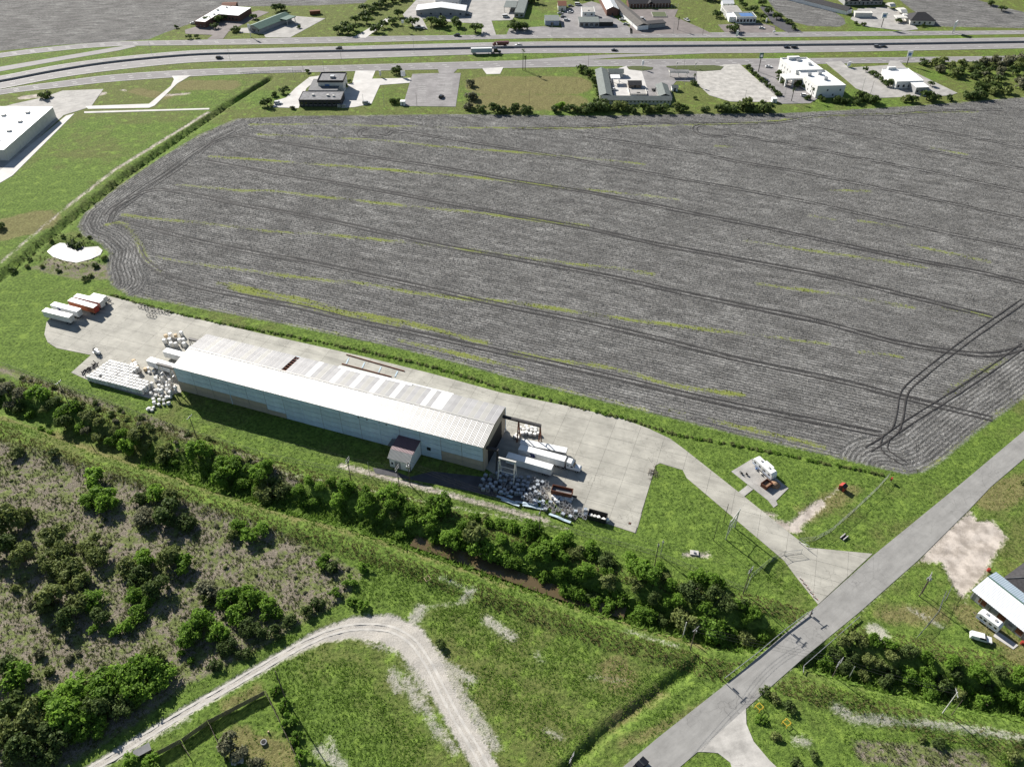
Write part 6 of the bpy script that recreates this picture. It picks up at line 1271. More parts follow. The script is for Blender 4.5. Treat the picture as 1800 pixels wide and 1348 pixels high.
for (r_, z) in ((1.9, 0), (1.5, .6), (.9, 1.1), (.3, 1.4)):
    for i in range(n): a = 2 * math.pi * i / n; k = r_ * random.uniform(.85, 1.15); mb.v.append((math.cos(a) * k, math.sin(a) * k, z))
for j in range(3):
    for i in range(n): mb.f.append([j * n + i, j * n + (i + 1) % n, (j + 1) * n + (i + 1) % n, (j + 1) * n + i])
mb.f.append([3 * n + i for i in range(n)]); mb.build('chips', M_DUST, t, True)
for k, (p, m) in enumerate((((1306, 833), M_DARK), ((1313, 837), M_DARK), ((1303, 829), M_OFFW), ((1331, 827), M_BLUE), ((1340, 835), M_OFFW))):
    t = thing('patio_chair', '%s patio seat on the site pad, %s from the lawn' % (('dark', 'dark', 'white', 'blue', 'white')[k], ordn(k + 1)), 'chair', (*G(*p), .08), random.uniform(0, 3), 'patio seats'); MB().box(0, .7, 0, .7, .35, .45).build('seat', m, t); MB().box(0, .7, .62, .7, .45, 1.0).build('backrest', m, t)
    for x in (.05, .6):
        for y in (.05, .55): MB().box(x, x + .06, y, y + .06, 0, .35).build('leg', m, t)
for k, p in enumerate(((1737, 1003), (1796, 1131))):
    t = thing('red_barrel', 'red barrel at the %s corner of the metal-roofed house' % ('upper', 'lower')[k], 'barrel', (*G(*p), 0), 0, 'red barrels'); MB().tube((0, 0, 0), (0, 0, 1.0), .5, 10).build('drum', M_RED, t); MB().tube((0, 0, 1.003), (0, 0, 1.04), .42, 10).build('lid', M_RED, t)
t = thing('moored_boat', 'small boat on a trailer on the lawn before the oaks', 'boat', (*G(729, 52), .4), R(4)); MB().prof([(0, .4), (6, .4), (8.4, 1.2), (0, 1.2)], 0, 2.2).build('hull', M_GREYW, t); MB().box(2.2, 4.6, .3, 1.9, 1.203, 2.3).build('cabin', M_DARK, t); MB().box(4.7, 7, .4, 1.8, 1.203, 1.4).build('deck', M_WHITE, t)
for k, p in enumerate(((704, 186), (1357, 181))):
    t = thing('utility_box', 'white utility hut at the %s lot corner' % ('parking', 'gravel')[k], 'hut', (*G(*p), 0), 0); MB().box(0, 3, 0, 3, 0, 2.5).build('wall', M_WHITE, t); MB().box(-.1, 3.1, -.1, 3.1, 2.503, 2.6).build('roof', M_WROOF, t); MB().box(1, 1.9, -.06, .01, .05, 2).build('door', M_GREYW, t)
for k, poly in enumerate(([(1102,118.5),(1112,116.8),(1130,117),(1148,119.5),(1146,123),(1130,125),(1106,123)], [(1171,117),(1200,116),(1255,115.5),(1272,118),(1266,124),(1235,126),(1190,123),(1172,119)])):
    o = flat('grass_island', GL(poly), mat('mown_grass', (.075, .095, .028), .95, var=.35, scale=.6), .25, .22)
# ------------------------------------------------------------------ trees and shrubs
def leaf_mat(name, c1, c2, trans=.35):
    m = bpy.data.materials.new(name); m.use_nodes = True; nt = m.node_tree; b = nt.nodes['Principled BSDF']; out = nt.nodes['Material Output']
    oi = nd(nt, 'ShaderNodeObjectInfo'); ge = nd(nt, 'ShaderNodeNewGeometry'); nz = nd(nt, 'ShaderNodeTexNoise'); nz.inputs['Scale'].default_value = .55; nz.inputs['Detail'].default_value = 2
    nt.links.new(ge.outputs['Position'], nz.inputs['Vector']); ad = nd(nt, 'ShaderNodeMath', operation='MULTIPLY_ADD'); nt.links.new(oi.outputs['Random'], ad.inputs[0]); ad.inputs[1].default_value = .55
    mr = nd(nt, 'ShaderNodeMapRange'); nt.links.new(nz.outputs[0], mr.inputs[0]); mr.inputs[1].default_value = .3; mr.inputs[2].default_value = .7; mr.inputs[3].default_value = 0; mr.inputs[4].default_value = .45; nt.links.new(mr.outputs[0], ad.inputs[2])
    mx = nd(nt, 'ShaderNodeMix', data_type='RGBA'); mx.inputs[6].default_value = (*c1, 1); mx.inputs[7].default_value = (*c2, 1); nt.links.new(ad.outputs[0], mx.inputs[0])
    b.inputs['Roughness'].default_value = .7; b.inputs['Specular IOR Level'].default_value = .2; nt.links.new(mx.outputs[2], b.inputs['Base Color'])
    tr = nd(nt, 'ShaderNodeBsdfTranslucent'); nt.links.new(mx.outputs[2], tr.inputs[0]); ms = nd(nt, 'ShaderNodeMixShader'); ms.inputs[0].default_value = trans
    nt.links.new(b.outputs[0], ms.inputs[1]); nt.links.new(tr.outputs[0], ms.inputs[2]); nt.links.new(ms.outputs[0], out.inputs[0]); return m
LM = dict(bright=leaf_mat('bright_leaves', (.105, .195, .025), (.245, .400, .060), .55), olive=leaf_mat('olive_leaves', (.115, .150, .042), (.245, .285, .090)), dark=leaf_mat('dark_leaves', (.058, .092, .025), (.125, .175, .048)), grey=leaf_mat('grey_leaves', (.11, .115, .06), (.25, .25, .155)))
M_BARK = mat('bark', (.10, .08, .065), .95, var=.3)
def crown_mesh(name, m, n_cl, n_leaf, ls, flat_=.85, seed=0, lobes=7):
    r = np.random.default_rng(seed); V = []; Fc = []
    cl = []
    lob = r.normal(size=(lobes, 3)); lob /= np.linalg.norm(lob, axis=1)[:, None]; lob *= r.uniform(.35, .68, (lobes, 1)); lob[:, 2] = lob[:, 2] * .6 * flat_
    lr = r.uniform(.28, .5, lobes)
    for k in range(n_cl):
        i = r.integers(lobes); d = r.normal(size=3); d /= np.linalg.norm(d); d[2] = abs(d[2]) * 1.0 - .3
        cl.append((lob[i] + d * lr[i] * r.uniform(.8, 1.06), d))
    k = 0
    for c, out in cl:
        for j in range(n_leaf):
            p = c + r.normal(size=3) * .07; nrm = out * 1.15 + r.normal(size=3) * .55 + np.array([0, 0, .3]); nrm /= np.linalg.norm(nrm)
            a = np.cross(nrm, r.normal(size=3)); a /= np.linalg.norm(a) + 1e-9; b = np.cross(nrm, a); s = ls * r.uniform(.55, 1.25); 
            V += [p + a * s, p + b * s * .6, p - a * s, p - b * s * .6]; Fc.append((k, k + 1, k + 2, k + 3)); k += 4
    V = np.array(V); V[:, 2] = np.maximum(V[:, 2] + .62 * flat_, .04)
    me = bpy.data.meshes.new(name); me.from_pydata([tuple(v) for v in V], [], Fc); me.update(); me.materials.append(m); return me
def trunk_mesh(seed, h=.9):
    r = random.Random(seed); mb = MB(); mb.tube((0, 0, -.15), (0, 0, h * .5), .075, 7, .055)
    for k in range(5):
        a = k * 1.257 + r.uniform(-.3, .3); mb.tube((0, 0, h * .45), (math.cos(a) * .42, math.sin(a) * .42, h * r.uniform(.75, 1.1)), .045, 5, .015)
    me = mb.mesh('trunk'); me.materials.append(M_BARK); return me
CR = {k: [crown_mesh('crown', m, (230, 190, 260, 150, 240, 210)[j], 7, (.10, .11, .09, .12, .095, .10)[j], (.85, 1.05, .7, .95, .8, 1.15)[j], 10 * i + j, (10, 6, 14, 5, 12, 8)[j]) for j in range(6)] for i, (k, m) in enumerate(LM.items())}
CRS = {k: [crown_mesh('crown', m, 100, 6, .15, .75, 100 + 10 * i + j, 7) for j in range(3)] for i, (k, m) in enumerate(LM.items())}
TR = [trunk_mesh(i) for i in range(3)]
def tree(x, y, r, kind, label, cat='tree', group=None, small=False, hs=1.0, clear=0.0, z=None, nm='tree', sn='shrub'):
    z = zat(x, y) if z is None else z
    t = thing(nm if cat == 'tree' else sn, label, cat, (x, y, z - .05), random.uniform(0, 6.28), group)
    s = r * random.uniform(.92, 1.08); me = random.choice((CRS if small else CR)[kind])
    inst('crown', me, t, (0, 0, clear), 0, (s, s * random.uniform(.9, 1.1), s * hs))
    inst('trunk', random.choice(TR), t, (0, 0, 0), 0, (s, s, (s * hs * .9 + clear) )); return t
COLN = dict(bright='bright green', olive='olive green', dark='dark green', grey='grey-green')
# canal row
P_ROW = GL([(-60,655),(0,672),(120,715),(260,768),(330,792),(450,832),(600,858),(720,885),(860,915),(960,945),(1080,990),(1200,1022),(1290,1050),(1345,1080),(1358,1106),(1330,1120),(1250,1108),(1160,1086),(1080,1058),(1000,1034),(930,1010),(850,983),(760,952),(660,916),(540,884),(420,852),(330,814),(200,778),(90,736),(-60,690)])
row = scatter_poly(P_ROW, lambda r: r.choice((3.0, 3.6, 4.4, 5.4, 6.6)) * r.uniform(.9, 1.1), 165, 21)
row.sort(key=lambda q: -q[0])
for k, (x, y, d) in enumerate(row):
    fx = 900 + CAM_F * x / (y * _c + CAM_H * _s)
    if fx < 330: kd = random.choices(['olive', 'bright', 'dark', 'grey'], [5, 4, 2, 2])[0]
    else: kd = random.choices(['bright', 'olive', 'dark'], [8, 2, 1])[0]
    tree(x, y, d * .78, kd, '%s leafy tree in the dense canal row, %s counted from the road bridge' % (COLN[kd], ordn(k + 1)), 'tree', 'trees along the canal', hs=random.uniform(.8, 1.15), nm='canal_tree')
# shrubs on the fence-side slope of the canal
P_SL = GL([(0,655),(150,705),(330,765),(470,808),(640,850),(700,868),(600,850),(480,845),(330,800),(150,730),(0,680)])
for k, (x, y, d) in enumerate(sorted(scatter_poly(GL([(-20,648),(150,700),(300,752),(480,812),(470,830),(300,790),(140,728),(-20,672)]), lambda r: r.uniform(1.8, 3.2), 55, 31), key=lambda q: q[0])):
    kd = random.choice(['olive', 'grey', 'olive', 'dark']); tree(x, y, d * .55, kd, '%s low shrub on the slope below the wire fence, %s from the left edge' % (COLN[kd], ordn(k + 1)), 'shrub', 'shrubs on the canal slope', True, .8)
for k, p in enumerate([(1003,1034),(1018,1040),(1034,1047),(1052,1053),(1068,1060),(640,872),(700,890),(780,905),(860,925),(905,930),(990,952),(1040,968),(1110,995),(1160,1000),(1225,1018),(1255,1030),(1300,1068),(1320,1085),(1240,1075),(1190,1060),(1020,1015),(960,985)]):
    x, y = G(*p); tree(x, y, random.uniform(2.2, 3.2), 'bright', 'rounded bright tree standing proud of the canal row, %s from the left' % ordn(k + 1), 'tree', 'rounded canal trees', hs=1.15)
# scrub land trees: spot, radius, kind
SC = [(165,850,3.4,'bright'),(185,872,3.6,'bright'),(160,885,3.2,'bright'),(190,895,3.0,'bright'),(30,800,2.2,'olive'),(98,803,1.6,'dark'),(18,930,4.5,'olive'),(45,915,3.2,'olive'),(10,970,4.2,'dark'),(45,985,3.6,'olive'),(100,945,3.6,'olive'),(110,980,3.8,'olive'),(160,960,3.4,'olive'),(175,985,3.2,'olive'),(125,1010,3.8,'olive'),(90,1000,3.0,'olive'),(150,1030,3.0,'olive'),
 (250,880,2.4,'dark'),(280,872,2.8,'bright'),(305,880,2.6,'olive'),(255,915,3.2,'grey'),(300,910,4.0,'dark'),(330,925,3.0,'dark'),(420,930,2.6,'bright'),(440,945,2.4,'bright'),(460,938,2.4,'bright'),(410,945,1.8,'olive'),(228,1005,3.0,'olive'),(262,990,3.2,'bright'),(250,1020,3.4,'dark'),(300,985,3.2,'olive'),(320,1000,3.0,'bright'),(280,1040,3.2,'dark'),(240,1050,2.4,'bright'),
 (100,1060,3.8,'olive'),(140,1070,3.6,'olive'),(125,1095,3.0,'dark'),(165,1060,3.0,'bright'),(180,1088,2.4,'dark'),(80,1070,2.2,'olive'),(245,1085,2.6,'bright'),(262,1060,2.0,'bright'),(230,1102,2.0,'bright'),(370,1040,3.0,'grey'),(390,1055,2.8,'grey'),(410,1060,3.4,'bright'),(445,1055,3.4,'bright'),(470,1065,3.0,'bright'),(480,1085,2.6,'bright'),(350,1100,3.6,'bright'),(335,1125,3.2,'bright'),(385,1120,3.0,'bright'),(420,1090,3.0,'bright'),(440,1110,2.4,'dark'),(400,1140,2.4,'dark'),(460,1115,2.2,'dark'),(360,1060,2.0,'olive'),
 (572,990,2.4,'bright'),(585,1000,1.8,'dark'),(165,1108,1.4,'bright'),(205,1112,1.8,'bright'),(318,1152,1.2,'bright'),(335,1162,1.0,'bright'),(30,1200,3.6,'bright'),(10,1180,3.2,'dark'),(20,1240,3.8,'dark'),(60,1060,1.6,'grey'),(30,1035,1.4,'olive'),(70,1150,1.6,'grey'),(120,1160,1.4,'grey'),(90,1180,1.5,'olive'),
 (270,1160,3.4,'olive'),(260,1180,4.2,'bright'),(225,1195,4.2,'bright'),(285,1195,3.6,'bright'),(195,1215,4.2,'bright'),(250,1220,3.8,'bright'),(165,1215,3.4,'olive'),(130,1225,4.0,'bright'),(95,1240,4.0,'bright'),(75,1265,4.0,'olive'),(110,1275,4.2,'bright'),(150,1255,4.2,'bright'),(180,1250,3.6,'dark'),(220,1245,3.4,'dark'),(60,1300,3.8,'olive'),(100,1305,3.8,'dark'),(140,1290,3.0,'bright'),(175,1280,2.4,'bright'),(45,1330,3.6,'dark'),(20,1300,4.0,'olive'),(80,1335,3.0,'dark'),
 (490,1115,2.0,'dark'),(510,1095,2.0,'dark'),(540,1078,1.8,'dark'),(560,1065,1.8,'dark'),(590,1045,1.8,'bright'),(615,1025,1.8,'bright'),(430,1150,1.8,'dark'),(380,1172,1.8,'dark'),(640,1000,1.6,'bright'),(620,1060,1.4,'bright'),(640,1065,1.6,'bright'),
 (405,1310,2.8,'grey'),(420,1335,2.4,'grey'),(450,1342,2.0,'grey'),(485,1215,1.7,'bright'),(500,1240,1.8,'bright'),(508,1270,1.8,'bright'),(520,1300,1.8,'bright'),(530,1330,1.6,'bright'),(230,1338,1.6,'bright'),(270,1345,1.8,'bright'),(775,1135,1.5,'dark'),(70,748,1.4,'bright'),(85,752,1.2,'bright')]
SC.sort(key=lambda q: q[0] + q[1] * .001)
for k, (a, b, r_, kd) in enumerate(SC):
    x, y = G(a, b); place = 'the back yard' if b > 1290 and a > 380 else 'the bottom left thicket' if b > 1140 and a < 330 else 'the field-side scrub' if b < 900 else 'the scrub land'
    tree(x, y, r_ * 1.32, kd, '%s %s in %s, %s scrub plant from the left' % (COLN[kd], 'tree' if r_ > 2 else 'bush', place, ordn(k + 1)), 'tree' if r_ > 2 else 'shrub', 'scrub trees and bushes', r_ < 2, random.uniform(.85, 1.15), nm='scrub_tree')
for k, (x, y, d) in enumerate(sorted(scatter_poly(P_SCRUB, lambda r: r.uniform(1.0, 2.4), 150, 77, 6), key=lambda q: q[0])):
    if y < 95: continue
    kd = random.choices(['olive', 'grey', 'dark', 'bright'], [4, 5, 1, 1])[0]; tree(x, y, d * .5, kd, 'little %s scrub bush on the dry ground, %s from the left' % (COLN[kd], ordn(k + 1)), 'shrub', 'little scrub bushes', True, .7, sn='scrub_bush')
# east thicket by the canal and other lower right growth
TH = scatter_poly(GL([(1460,1142),(1500,1120),(1560,1135),(1640,1160),(1720,1178),(1800,1188),(1830,1225),(1800,1246),(1700,1228),(1600,1206),(1500,1184),(1450,1165)]), lambda r: r.uniform(3.0, 4.6), 60, 41)
for k, (x, y, d) in enumerate(sorted(TH, key=lambda q: q[0])):
    kd = random.choices(['bright', 'dark', 'olive'], [3, 3, 2])[0]; tree(x, y, d * .74, kd, '%s tree in the thicket below the house lawn, %s from the road' % (COLN[kd], ordn(k + 1)), 'tree', 'thicket below the house lawn', nm='thicket_tree')
for k, p in enumerate([(1780,1335),(1800,1310),(1770,1345),(1430,1330),(1400,1345),(1620,1300),(1650,1310),(1360,1230),(1345,1215),(1385,1245),(1800,850),(1812,835),(1338,1265),(1365,1295)]):
    x, y = G(*p); kd = random.choice(['bright', 'dark', 'olive']); tree(x, y, random.uniform(1.4, 2.4), kd, '%s bush in the lower right corner land, %s listed from the right edge' % (COLN[kd], ordn(k + 1)), 'shrub', 'lower right bushes', True, .75)
# far hedge along the top of the field
HG = [(822,192,3.5,'grey'),(830,175,4.0,'grey'),(825,152,3.2,'grey'),(845,195,3.2,'dark'),(868,197,4.0,'dark'),(885,198,3.4,'dark'),(905,196,4.0,'dark'),(925,197,3.6,'dark'),(975,197,3.4,'dark'),(985,190,3.2,'bright'),(1002,196,3.4,'dark'),(1015,198,3.0,'dark'),(1025,128,4.0,'dark'),(1035,135,3.6,'dark'),(1043,145,2.6,'dark'),(1048,158,2.4,'dark'),(1052,170,2.4,'dark'),(1045,192,5.0,'dark'),(1060,194,5.0,'dark'),(1030,198,3.8,'dark'),(1085,194,4.0,'olive'),(1100,193,3.8,'olive'),(1112,197,3.0,'dark'),(1130,196,3.8,'dark'),(1148,197,3.2,'olive'),(1165,196,4.0,'dark'),(1188,194,3.6,'olive'),(1200,196,3.0,'dark'),(1262,196,3.2,'dark'),(1275,195,4.2,'dark'),(1290,197,3.6,'dark'),(1308,192,5.0,'olive'),(1325,197,3.4,'dark'),(1345,194,4.6,'dark'),(1240,197,2.6,'dark'),
 (1420,175,2.0,'dark'),(1445,178,2.2,'dark'),(1470,180,3.0,'dark'),(1485,182,3.0,'dark'),(1515,176,4.6,'dark'),(1535,182,4.4,'dark'),(1505,182,3.2,'dark'),(1592,178,3.6,'olive'),(1605,180,3.2,'dark'),(1628,176,4.2,'dark'),(1645,178,3.0,'dark'),(1668,176,2.4,'dark'),(1715,172,4.6,'dark'),(1700,172,3.4,'dark'),
 (483,155.5+14,2.0,'dark'),(503,157,1.8,'dark'),(540,128,1.6,'dark'),(470,187,3.8,'dark'),(498,164,2.4,'dark'),(515,192,1.8,'grey'),(697,130,3.6,'dark'),(690,182,2.6,'dark'),(700,182,2.4,'dark'),(605,155,2.8,'olive'),(615,146,1.6,'dark'),(82,172,3.8,'dark'),(700,120,1.5,'dark'),(1222,175,1.4,'dark'),(1219,149,2.2,'dark')]
for k, (a, b, r_, kd) in enumerate(sorted(HG)):
    x, y = G(a, b); tree(x, y, r_ * 1.25, kd, '%s tree along the near side of the highway plots, %s counted from the left' % (COLN[kd], ordn(k + 1)), 'tree', 'trees between field and highway', True, 1.0, clear=.1, nm='hedge_tree')
for k, p in enumerate([(1315,120),(1320,126),(1326,132),(1332,137),(1338,143),(1344,149),(1350,153),(1356,158),(1362,163),(1367,168)]):
    x, y = G(*p); tree(x, y, 2.5, 'dark', 'round dark tree in the row left of the hotel, %s from the top' % ordn(k + 1), 'tree', 'row of trees left of the hotel', True)
for k, (a, b, r_) in enumerate([(1369,132,2.4),(1371,142,2.6),(1378,150,2.4),(1402,153,2.8),(1411,150,3.0),(1416,156,2.6),(1388,118,2.6),(1521,126,2.2),(1531,131,2.0),(1535,134,2.4),(1541,137,2.2),(1548,143,2.0),(1552,147,2.0),(1562,152,3.4),(1635,152,2.4),(1440,172,1.8)]):
    x, y = G(a, b); tree(x, y, r_ * 1.15, 'dark', 'dark ornamental tree by the hotel or diner walls, %s from the left' % ordn(k + 1), 'tree', 'ornamental trees', True, 1.1, clear=.6)
P_TH = GL([(1615,112),(1700,108),(1800,104),(1900,100),(1900,160),(1800,165),(1720,170),(1700,150),(1660,132)])
for k, (x, y, d) in enumerate(sorted(scatter_poly(P_TH, lambda r: r.uniform(5, 9), 60, 51), key=lambda q: q[0])):
    kd = random.choice(['dark', 'dark', 'olive', 'olive', 'grey']); tree(x, y, d * .68, kd, '%s tree in the right-hand thicket east of the diner, %s from the diner' % (COLN[kd], ordn(k + 1)), 'tree', 'thicket east of the diner', True, nm='thicket_tree')
FAR = [(725,47,5.2),(758,45,5.0),(775,46,5.8),(802,47,5.4),(836,57,5.2),(612,60,5.0),(622,55,4.6),(645,42,4.2),(662,57,4.6),(673,49,4.2),(690,42,4.2),(700,30,4.2),(905,52,6.5),(918,54,5.5),(930,4,5),(940,6,5),(920,3,5),(1000,-4,5),(1020,-4,5),(1255,2,5),(1240,0,5),(1270,3,5),(1300,6,3),(1260,30,4.2),(1290,56,4.6),(1316,35,3.6),(1325,22,4.0),(1337,36,3.8),(1350,25,3.6),(1365,34,4.0),(1340,10,3.6),(1386,42,3.2),(1395,52,2.6),(1306,14,3.4),(1518,46,2.2),(1504,44,2.2),(1579,40,2.8),(1622,48,1.8),(1760,20,3.5),(1740,10,3.5),(485,20,4.0),(495,18,4.4),(365,42,4.2),(385,40,4.6),(400,36,4.0),(378,50,3.2),(413,56,3.2),(333,68,2.4),(347,67,2.2),(446,34,3.2),(310,50,1.8),(526,50,2.0),(446,50,3.0),(595,58,3.6),(608,50,3.8),(625,42,4),(640,32,4.4),(655,22,4.6),(665,14,4.8),(675,8,5),(690,4,5),(705,0,5),(640,20,4)]
for k, (a, b, r_) in enumerate(sorted(FAR)):
    x, y = G(a, b); tree(x, y, r_ * 1.2, 'dark', 'dark spreading tree beyond the highway, %s counted from the left' % ordn(k + 1), 'tree', 'trees beyond the highway', True, .85, clear=1.0 if r_ > 3.5 else .4, nm='oak_tree')
# pond and ditch side bushes
for k, (a, b, r_, kd) in enumerate([(134,432,3.4,'dark'),(125,428,2.4,'dark'),(22,478,2.6,'dark'),(168,470,2.2,'dark'),(150,492,2.0,'dark'),(160,486,1.8,'olive'),(103,478,1.6,'dark'),(75,470,1.4,'olive'),(48,470,1.5,'olive'),(185,455,1.8,'olive'),(0,402,3.4,'dark'),(90,425,1.4,'olive'),(112,418,1.5,'dark'),(140,415,1.6,'olive'),(158,420,1.5,'olive'),(60,445,1.2,'dark'),(52,458,1.3,'dark')]):
    x, y = G(a, b); tree(x, y, r_, kd, '%s bush around the pond, %s listed from the dark tree in the water' % (COLN[kd], ordn(k + 1)), 'shrub', 'pond side bushes', True, .9)
# palms
def palm(px, py, h, label, r_=1.7):
    x, y = G(px, py); t = thing('palm_tree', label, 'palm', (x, y, 0), 0, 'palm trees'); MB().tube((0, 0, 0), (.1, 0, h), .25, 7, .18).build('trunk', M_BARK, t)
    mb = MB()
    for k in range(26):
        a = random.uniform(0, 6.28); e_ = random.uniform(-.7, 1.2); L = r_ * random.uniform(.8, 1.1); d = Vector((math.cos(a) * math.cos(e_), math.sin(a) * math.cos(e_), math.sin(e_))); s = Vector((-math.sin(a), math.cos(a), 0)) * .22; p = Vector((.1, 0, h)); q = p + d * L * .6; e2 = p + d * L - Vector((0, 0, .5))
        mb.poly([p - s * .3, q - s, e2, q + s]); mb.poly([p + s * .3, q + s * 1.2, q - s * 1.2])
    mb.build('crown', LM['dark'], t); return t
palm(919, 124, 13.5, 'tall palm on the brown lawn beside the frontage road', 2.0); palm(923, 124, 8.5, 'shorter palm next to the tall palm on the brown lawn', 2.2); palm(1391, 178, 7.5, 'palm tree on the hotel lawn, left one', 1.8); palm(1424, 177, 7.5, 'palm tree on the hotel lawn, right one', 1.8); palm(1219, 150, 7, 'slim palm between fuel canopy and gravel lot', 1.3); palm(1191, 53, 8.5, 'palm at the far motel entrance', 2.0)
# weedy hedge line between yard and field
HL = smooth_line(GL(HEDGE), 8); n = 0; last = None
for i in range(len(HL) - 1):
    a, b = Vector(HL[i]), Vector(HL[i + 1]); L = (b - a).length; k = max(1, int(L / 1.25))
    for j in range(k):
        p = a.lerp(b, j / k); n += 1
        if random.random() < .12: continue
        kd = random.choice(['olive', 'bright', 'olive']); r_ = random.uniform(.8, 1.3)
        tree(p.x + random.uniform(-.3, .3), p.y + random.uniform(-.3, .3), r_, kd, '%s weedy hedge bush between yard and field, %s from the west end' % (COLN[kd], ordn(n)), 'shrub', 'weedy hedge bushes', True, .55, sn='hedge_bush')

# ------------------------------------------------------------------ tall grass and weeds (real blades, too many to count)
def tufts(name, pts, hs, ws, m, label, nb_=5):
    n = len(pts); P = np.asarray(pts, np.float32); r = np.random.default_rng(5)
    V = np.zeros((n, nb_, 3, 3), np.float32); ang = r.uniform(0, 6.28, (n, nb_)); lean = r.uniform(.5, 1.6, (n, nb_)); h = hs * r.uniform(.5, 1.25, (n, nb_)); w = ws * r.uniform(.6, 1.2, (n, nb_))
    ca, sa = np.cos(ang), np.sin(ang); base = P[:, None, :]
    ox = r.normal(0, .16 * ws / .25, (n, nb_)); oy = r.normal(0, .16 * ws / .25, (n, nb_))
    for k, s in ((0, -1), (1, 1)):
        V[:, :, k, 0] = base[..., 0] + ox - sa * w * s; V[:, :, k, 1] = base[..., 1] + oy + ca * w * s; V[:, :, k, 2] = base[..., 2] - .05
    V[:, :, 2, 0] = base[..., 0] + ox + ca * h * lean; V[:, :, 2, 1] = base[..., 1] + oy + sa * h * lean; V[:, :, 2, 2] = base[..., 2] + h
    me = bpy.data.meshes.new(name); k = n * nb_; me.vertices.add(k * 3); me.vertices.foreach_set('co', V.ravel()); me.loops.add(k * 3); me.loops.foreach_set('vertex_index', np.arange(k * 3, dtype=np.int32)); me.polygons.add(k); me.polygons.foreach_set('loop_start', np.arange(0, k * 3, 3, dtype=np.int32)); me.polygons.foreach_set('loop_total', np.full(k, 3, np.int32)); me.update(calc_edges=True); me.materials.append(m)
    o = bpy.data.objects.new(name, me); COL.objects.link(o); tag(o, label, 'grass', None, 'stuff'); return o
def cand(n, x0, x1, y0, y1, seed):
    r = np.random.default_rng(seed); x = r.uniform(x0, x1, n).astype(np.float32); y = r.uniform(y0, y1, n).astype(np.float32); return x, y, r
def keep(x, y, r, dens): return r.uniform(0, 1, len(x)) < dens
GRM = leaf_mat('grass_blades', (.105, .185, .026), (.210, .330, .054), .5); GRY = leaf_mat('straw_blades', (.17, .16, .055), (.29, .265, .12), .5); GRG = leaf_mat('dry_weed_stalks', (.105, .125, .045), (.23, .24, .105), .4)
x, y, r = cand(420000, -190, 175, 85, 262, 1)
T_ = bilin(tallg, x, y); ok = (bilin(pav, x, y) < -.7) & (bilin(gravel, x, y) < -.3) & (bilin(patch, x, y) < .0 + r.normal(0, .8, len(x))) & (bilin(dirt, x, y) < .2) & (bilin(fld, x, y) < -.5)
d1 = ok & (bilin(scrub, x, y) < 0) & keep(x, y, r, np.clip(T_ * .55 * (.35 + vnoise(x, y, .35, 3)), 0, 1))
z = bilin(Z, x, y); tufts('tall_grass', np.stack([x, y, z], 1)[d1], .30, .13, GRM, 'tall rank green grass and weeds on the waste land below the canal')
d2 = ok & (np.abs(bilin(dcan, x, y) - 11.5) < 3.2) & (bilin(scrub, x, y) < 2) & keep(x, y, r, .30 + 0 * x); tufts('straw_grass', np.stack([x, y, z], 1)[d2], .42, .12, GRY, 'pale yellow-green grass on the canal banks')
d3 = (bilin(scrub, x, y) > 0) & (bilin(gravel, x, y) < -.5) & keep(x, y, r, .34 * vnoise(x, y, .25, 8)); tufts('dry_weeds', np.stack([x, y, z], 1)[d3], .42, .15, GRG, 'grey-brown dry weed stalks across the scrub land')
d4 = ok & (bilin(scrub, x, y) < 0) & (T_ < .15) & keep(x, y, r, .10 + 0 * x); tufts('short_grass', np.stack([x, y, z], 1)[d4], .22, .14, GRM, 'short rough lawn grass around the yard and road')
x, y, r = cand(60000, -330, 60, 215, 520, 2); z = bilin(Z, x, y)
ok = (bilin(pav, x, y) < -.8) & (bilin(fld, x, y) < -.8); dd = bilin(dwd, x, y)
d5 = ok & (((dd < 4.4) & (dd > 1.2) & keep(x, y, r, .4 + 0 * x)) | ((np.abs(bilin(dpond, x, y) + 4) < 3) & keep(x, y, r, .5 + 0 * x))); tufts('ditch_reeds', np.stack([x, y, z], 1)[d5], .42, .26, leaf_mat('reed_blades', (.08, .10, .028), (.17, .185, .065), .4), 'dark reeds and weeds lining the field ditch and pond')
x, y, r = cand(42000, -130, 175, 100, 290, 4); dc_ = bilin(dcan, x, y)
_fx = 900 + CAM_F * x / (y * _c + CAM_H * _s)
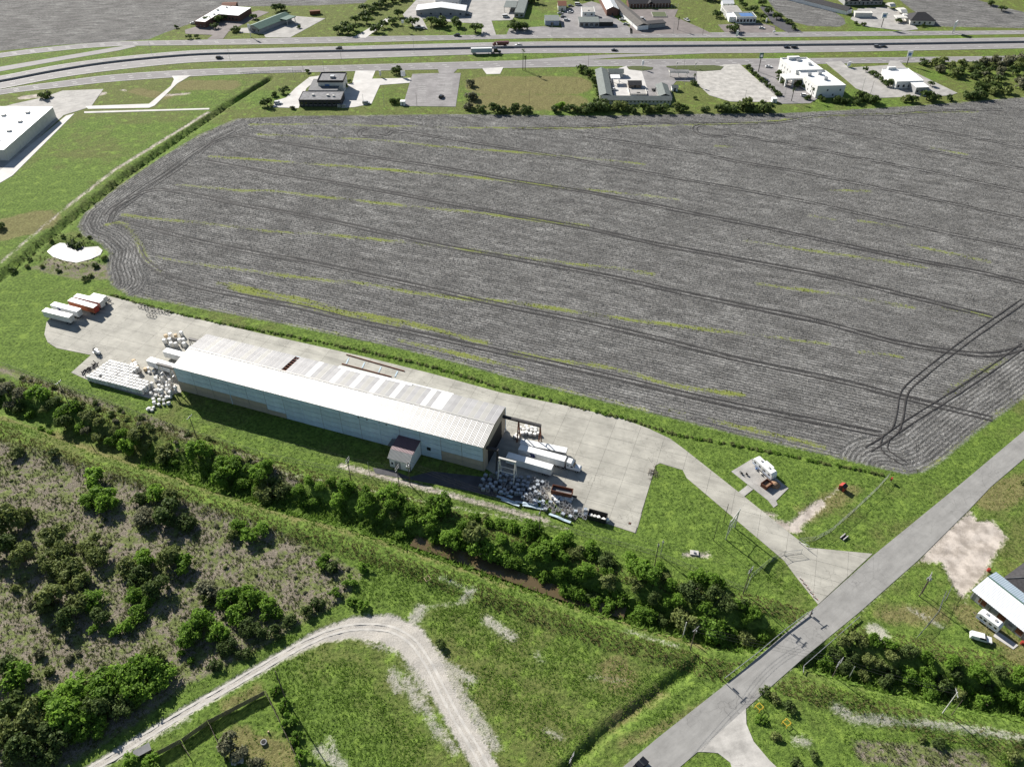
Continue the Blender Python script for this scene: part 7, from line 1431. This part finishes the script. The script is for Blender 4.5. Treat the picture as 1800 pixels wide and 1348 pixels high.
d6 = (dc_ < 5.0) & ((dc_ > 2.0) | (_fx < 790) | (_fx > 1030)) & (bilin(pav, x, y) < -1); tufts('canal_reeds', np.stack([x, y, bilin(Z, x, y)], 1)[d6], 1.2, .35, GRM, 'green reeds filling the western canal bed')
# weeds among the field rows
x, y, r = cand(240000, -330, 330, 170, 520, 6); wv_ = bilin(weed, x, y); d7 = (bilin(fld, x, y) > .5) & keep(x, y, r, np.clip((wv_ - .3) * .5, 0, 1) * (vnoise(x * ux + y * uy, (x * px_ + y * py_) * 6, .09, 12) > .55)); tufts('field_weeds', np.stack([x, y, bilin(Z, x, y)], 1)[d7], .3, .22, leaf_mat('weed_blades', (.13, .155, .03), (.24, .26, .055), .4), 'yellow-green weeds sprouting in stripes across the ploughed field')
# pale stubble left standing along the crop rows
x, y, r = cand(330000, -330, 330, 165, 520, 9)
rc = bilin(rowc.astype(np.float32), x, y); sd_ = bilin(sdm.astype(np.float32), x, y)
sh_ = (np.round(rc / 1.0) * 1.0 - rc) * .8; ins_ = ~(bilin(useh.astype(np.float32), x, y) > .01)
x2 = np.where(ins_, x + sh_ * px_, x).astype(np.float32); y2 = np.where(ins_, y + sh_ * py_, y).astype(np.float32)
occ = np.zeros((900, 900), bool)
for t in TRAM2:
    for off in (-1.05, 1.05):
        L = tram_line(t, off)
        for a, b in zip(L[:-1], L[1:]):
            k = max(2, int(math.hypot(b[0] - a[0], b[1] - a[1]) / .5)); u = np.linspace(0, 1, k); ix = ((a[0] + (b[0] - a[0]) * u + 450) / 1.0).astype(int); iy = ((a[1] + (b[1] - a[1]) * u) / 1.0).astype(int); ok_ = (ix >= 0) & (ix < 900) & (iy >= 0) & (iy < 900); occ[iy[ok_], ix[ok_]] = True
near_t = occ[np.clip(y2.astype(int), 0, 899), np.clip((x2 + 450).astype(int), 0, 899)]
d8 = ~near_t & (sd_ > 1.0) & (np.abs(x2) < (y2 * .5 + 130)) & (bilin(weed, x2, y2) < .5)
tufts('crop_stubble', np.stack([x2, y2, bilin(Z, x2, y2)], 1)[d8], .26, .16, leaf_mat('stubble_straw', (.13, .126, .115), (.40, .39, .36), .2), 'pale dry crop stubble standing in rows across the ploughed field', 3)
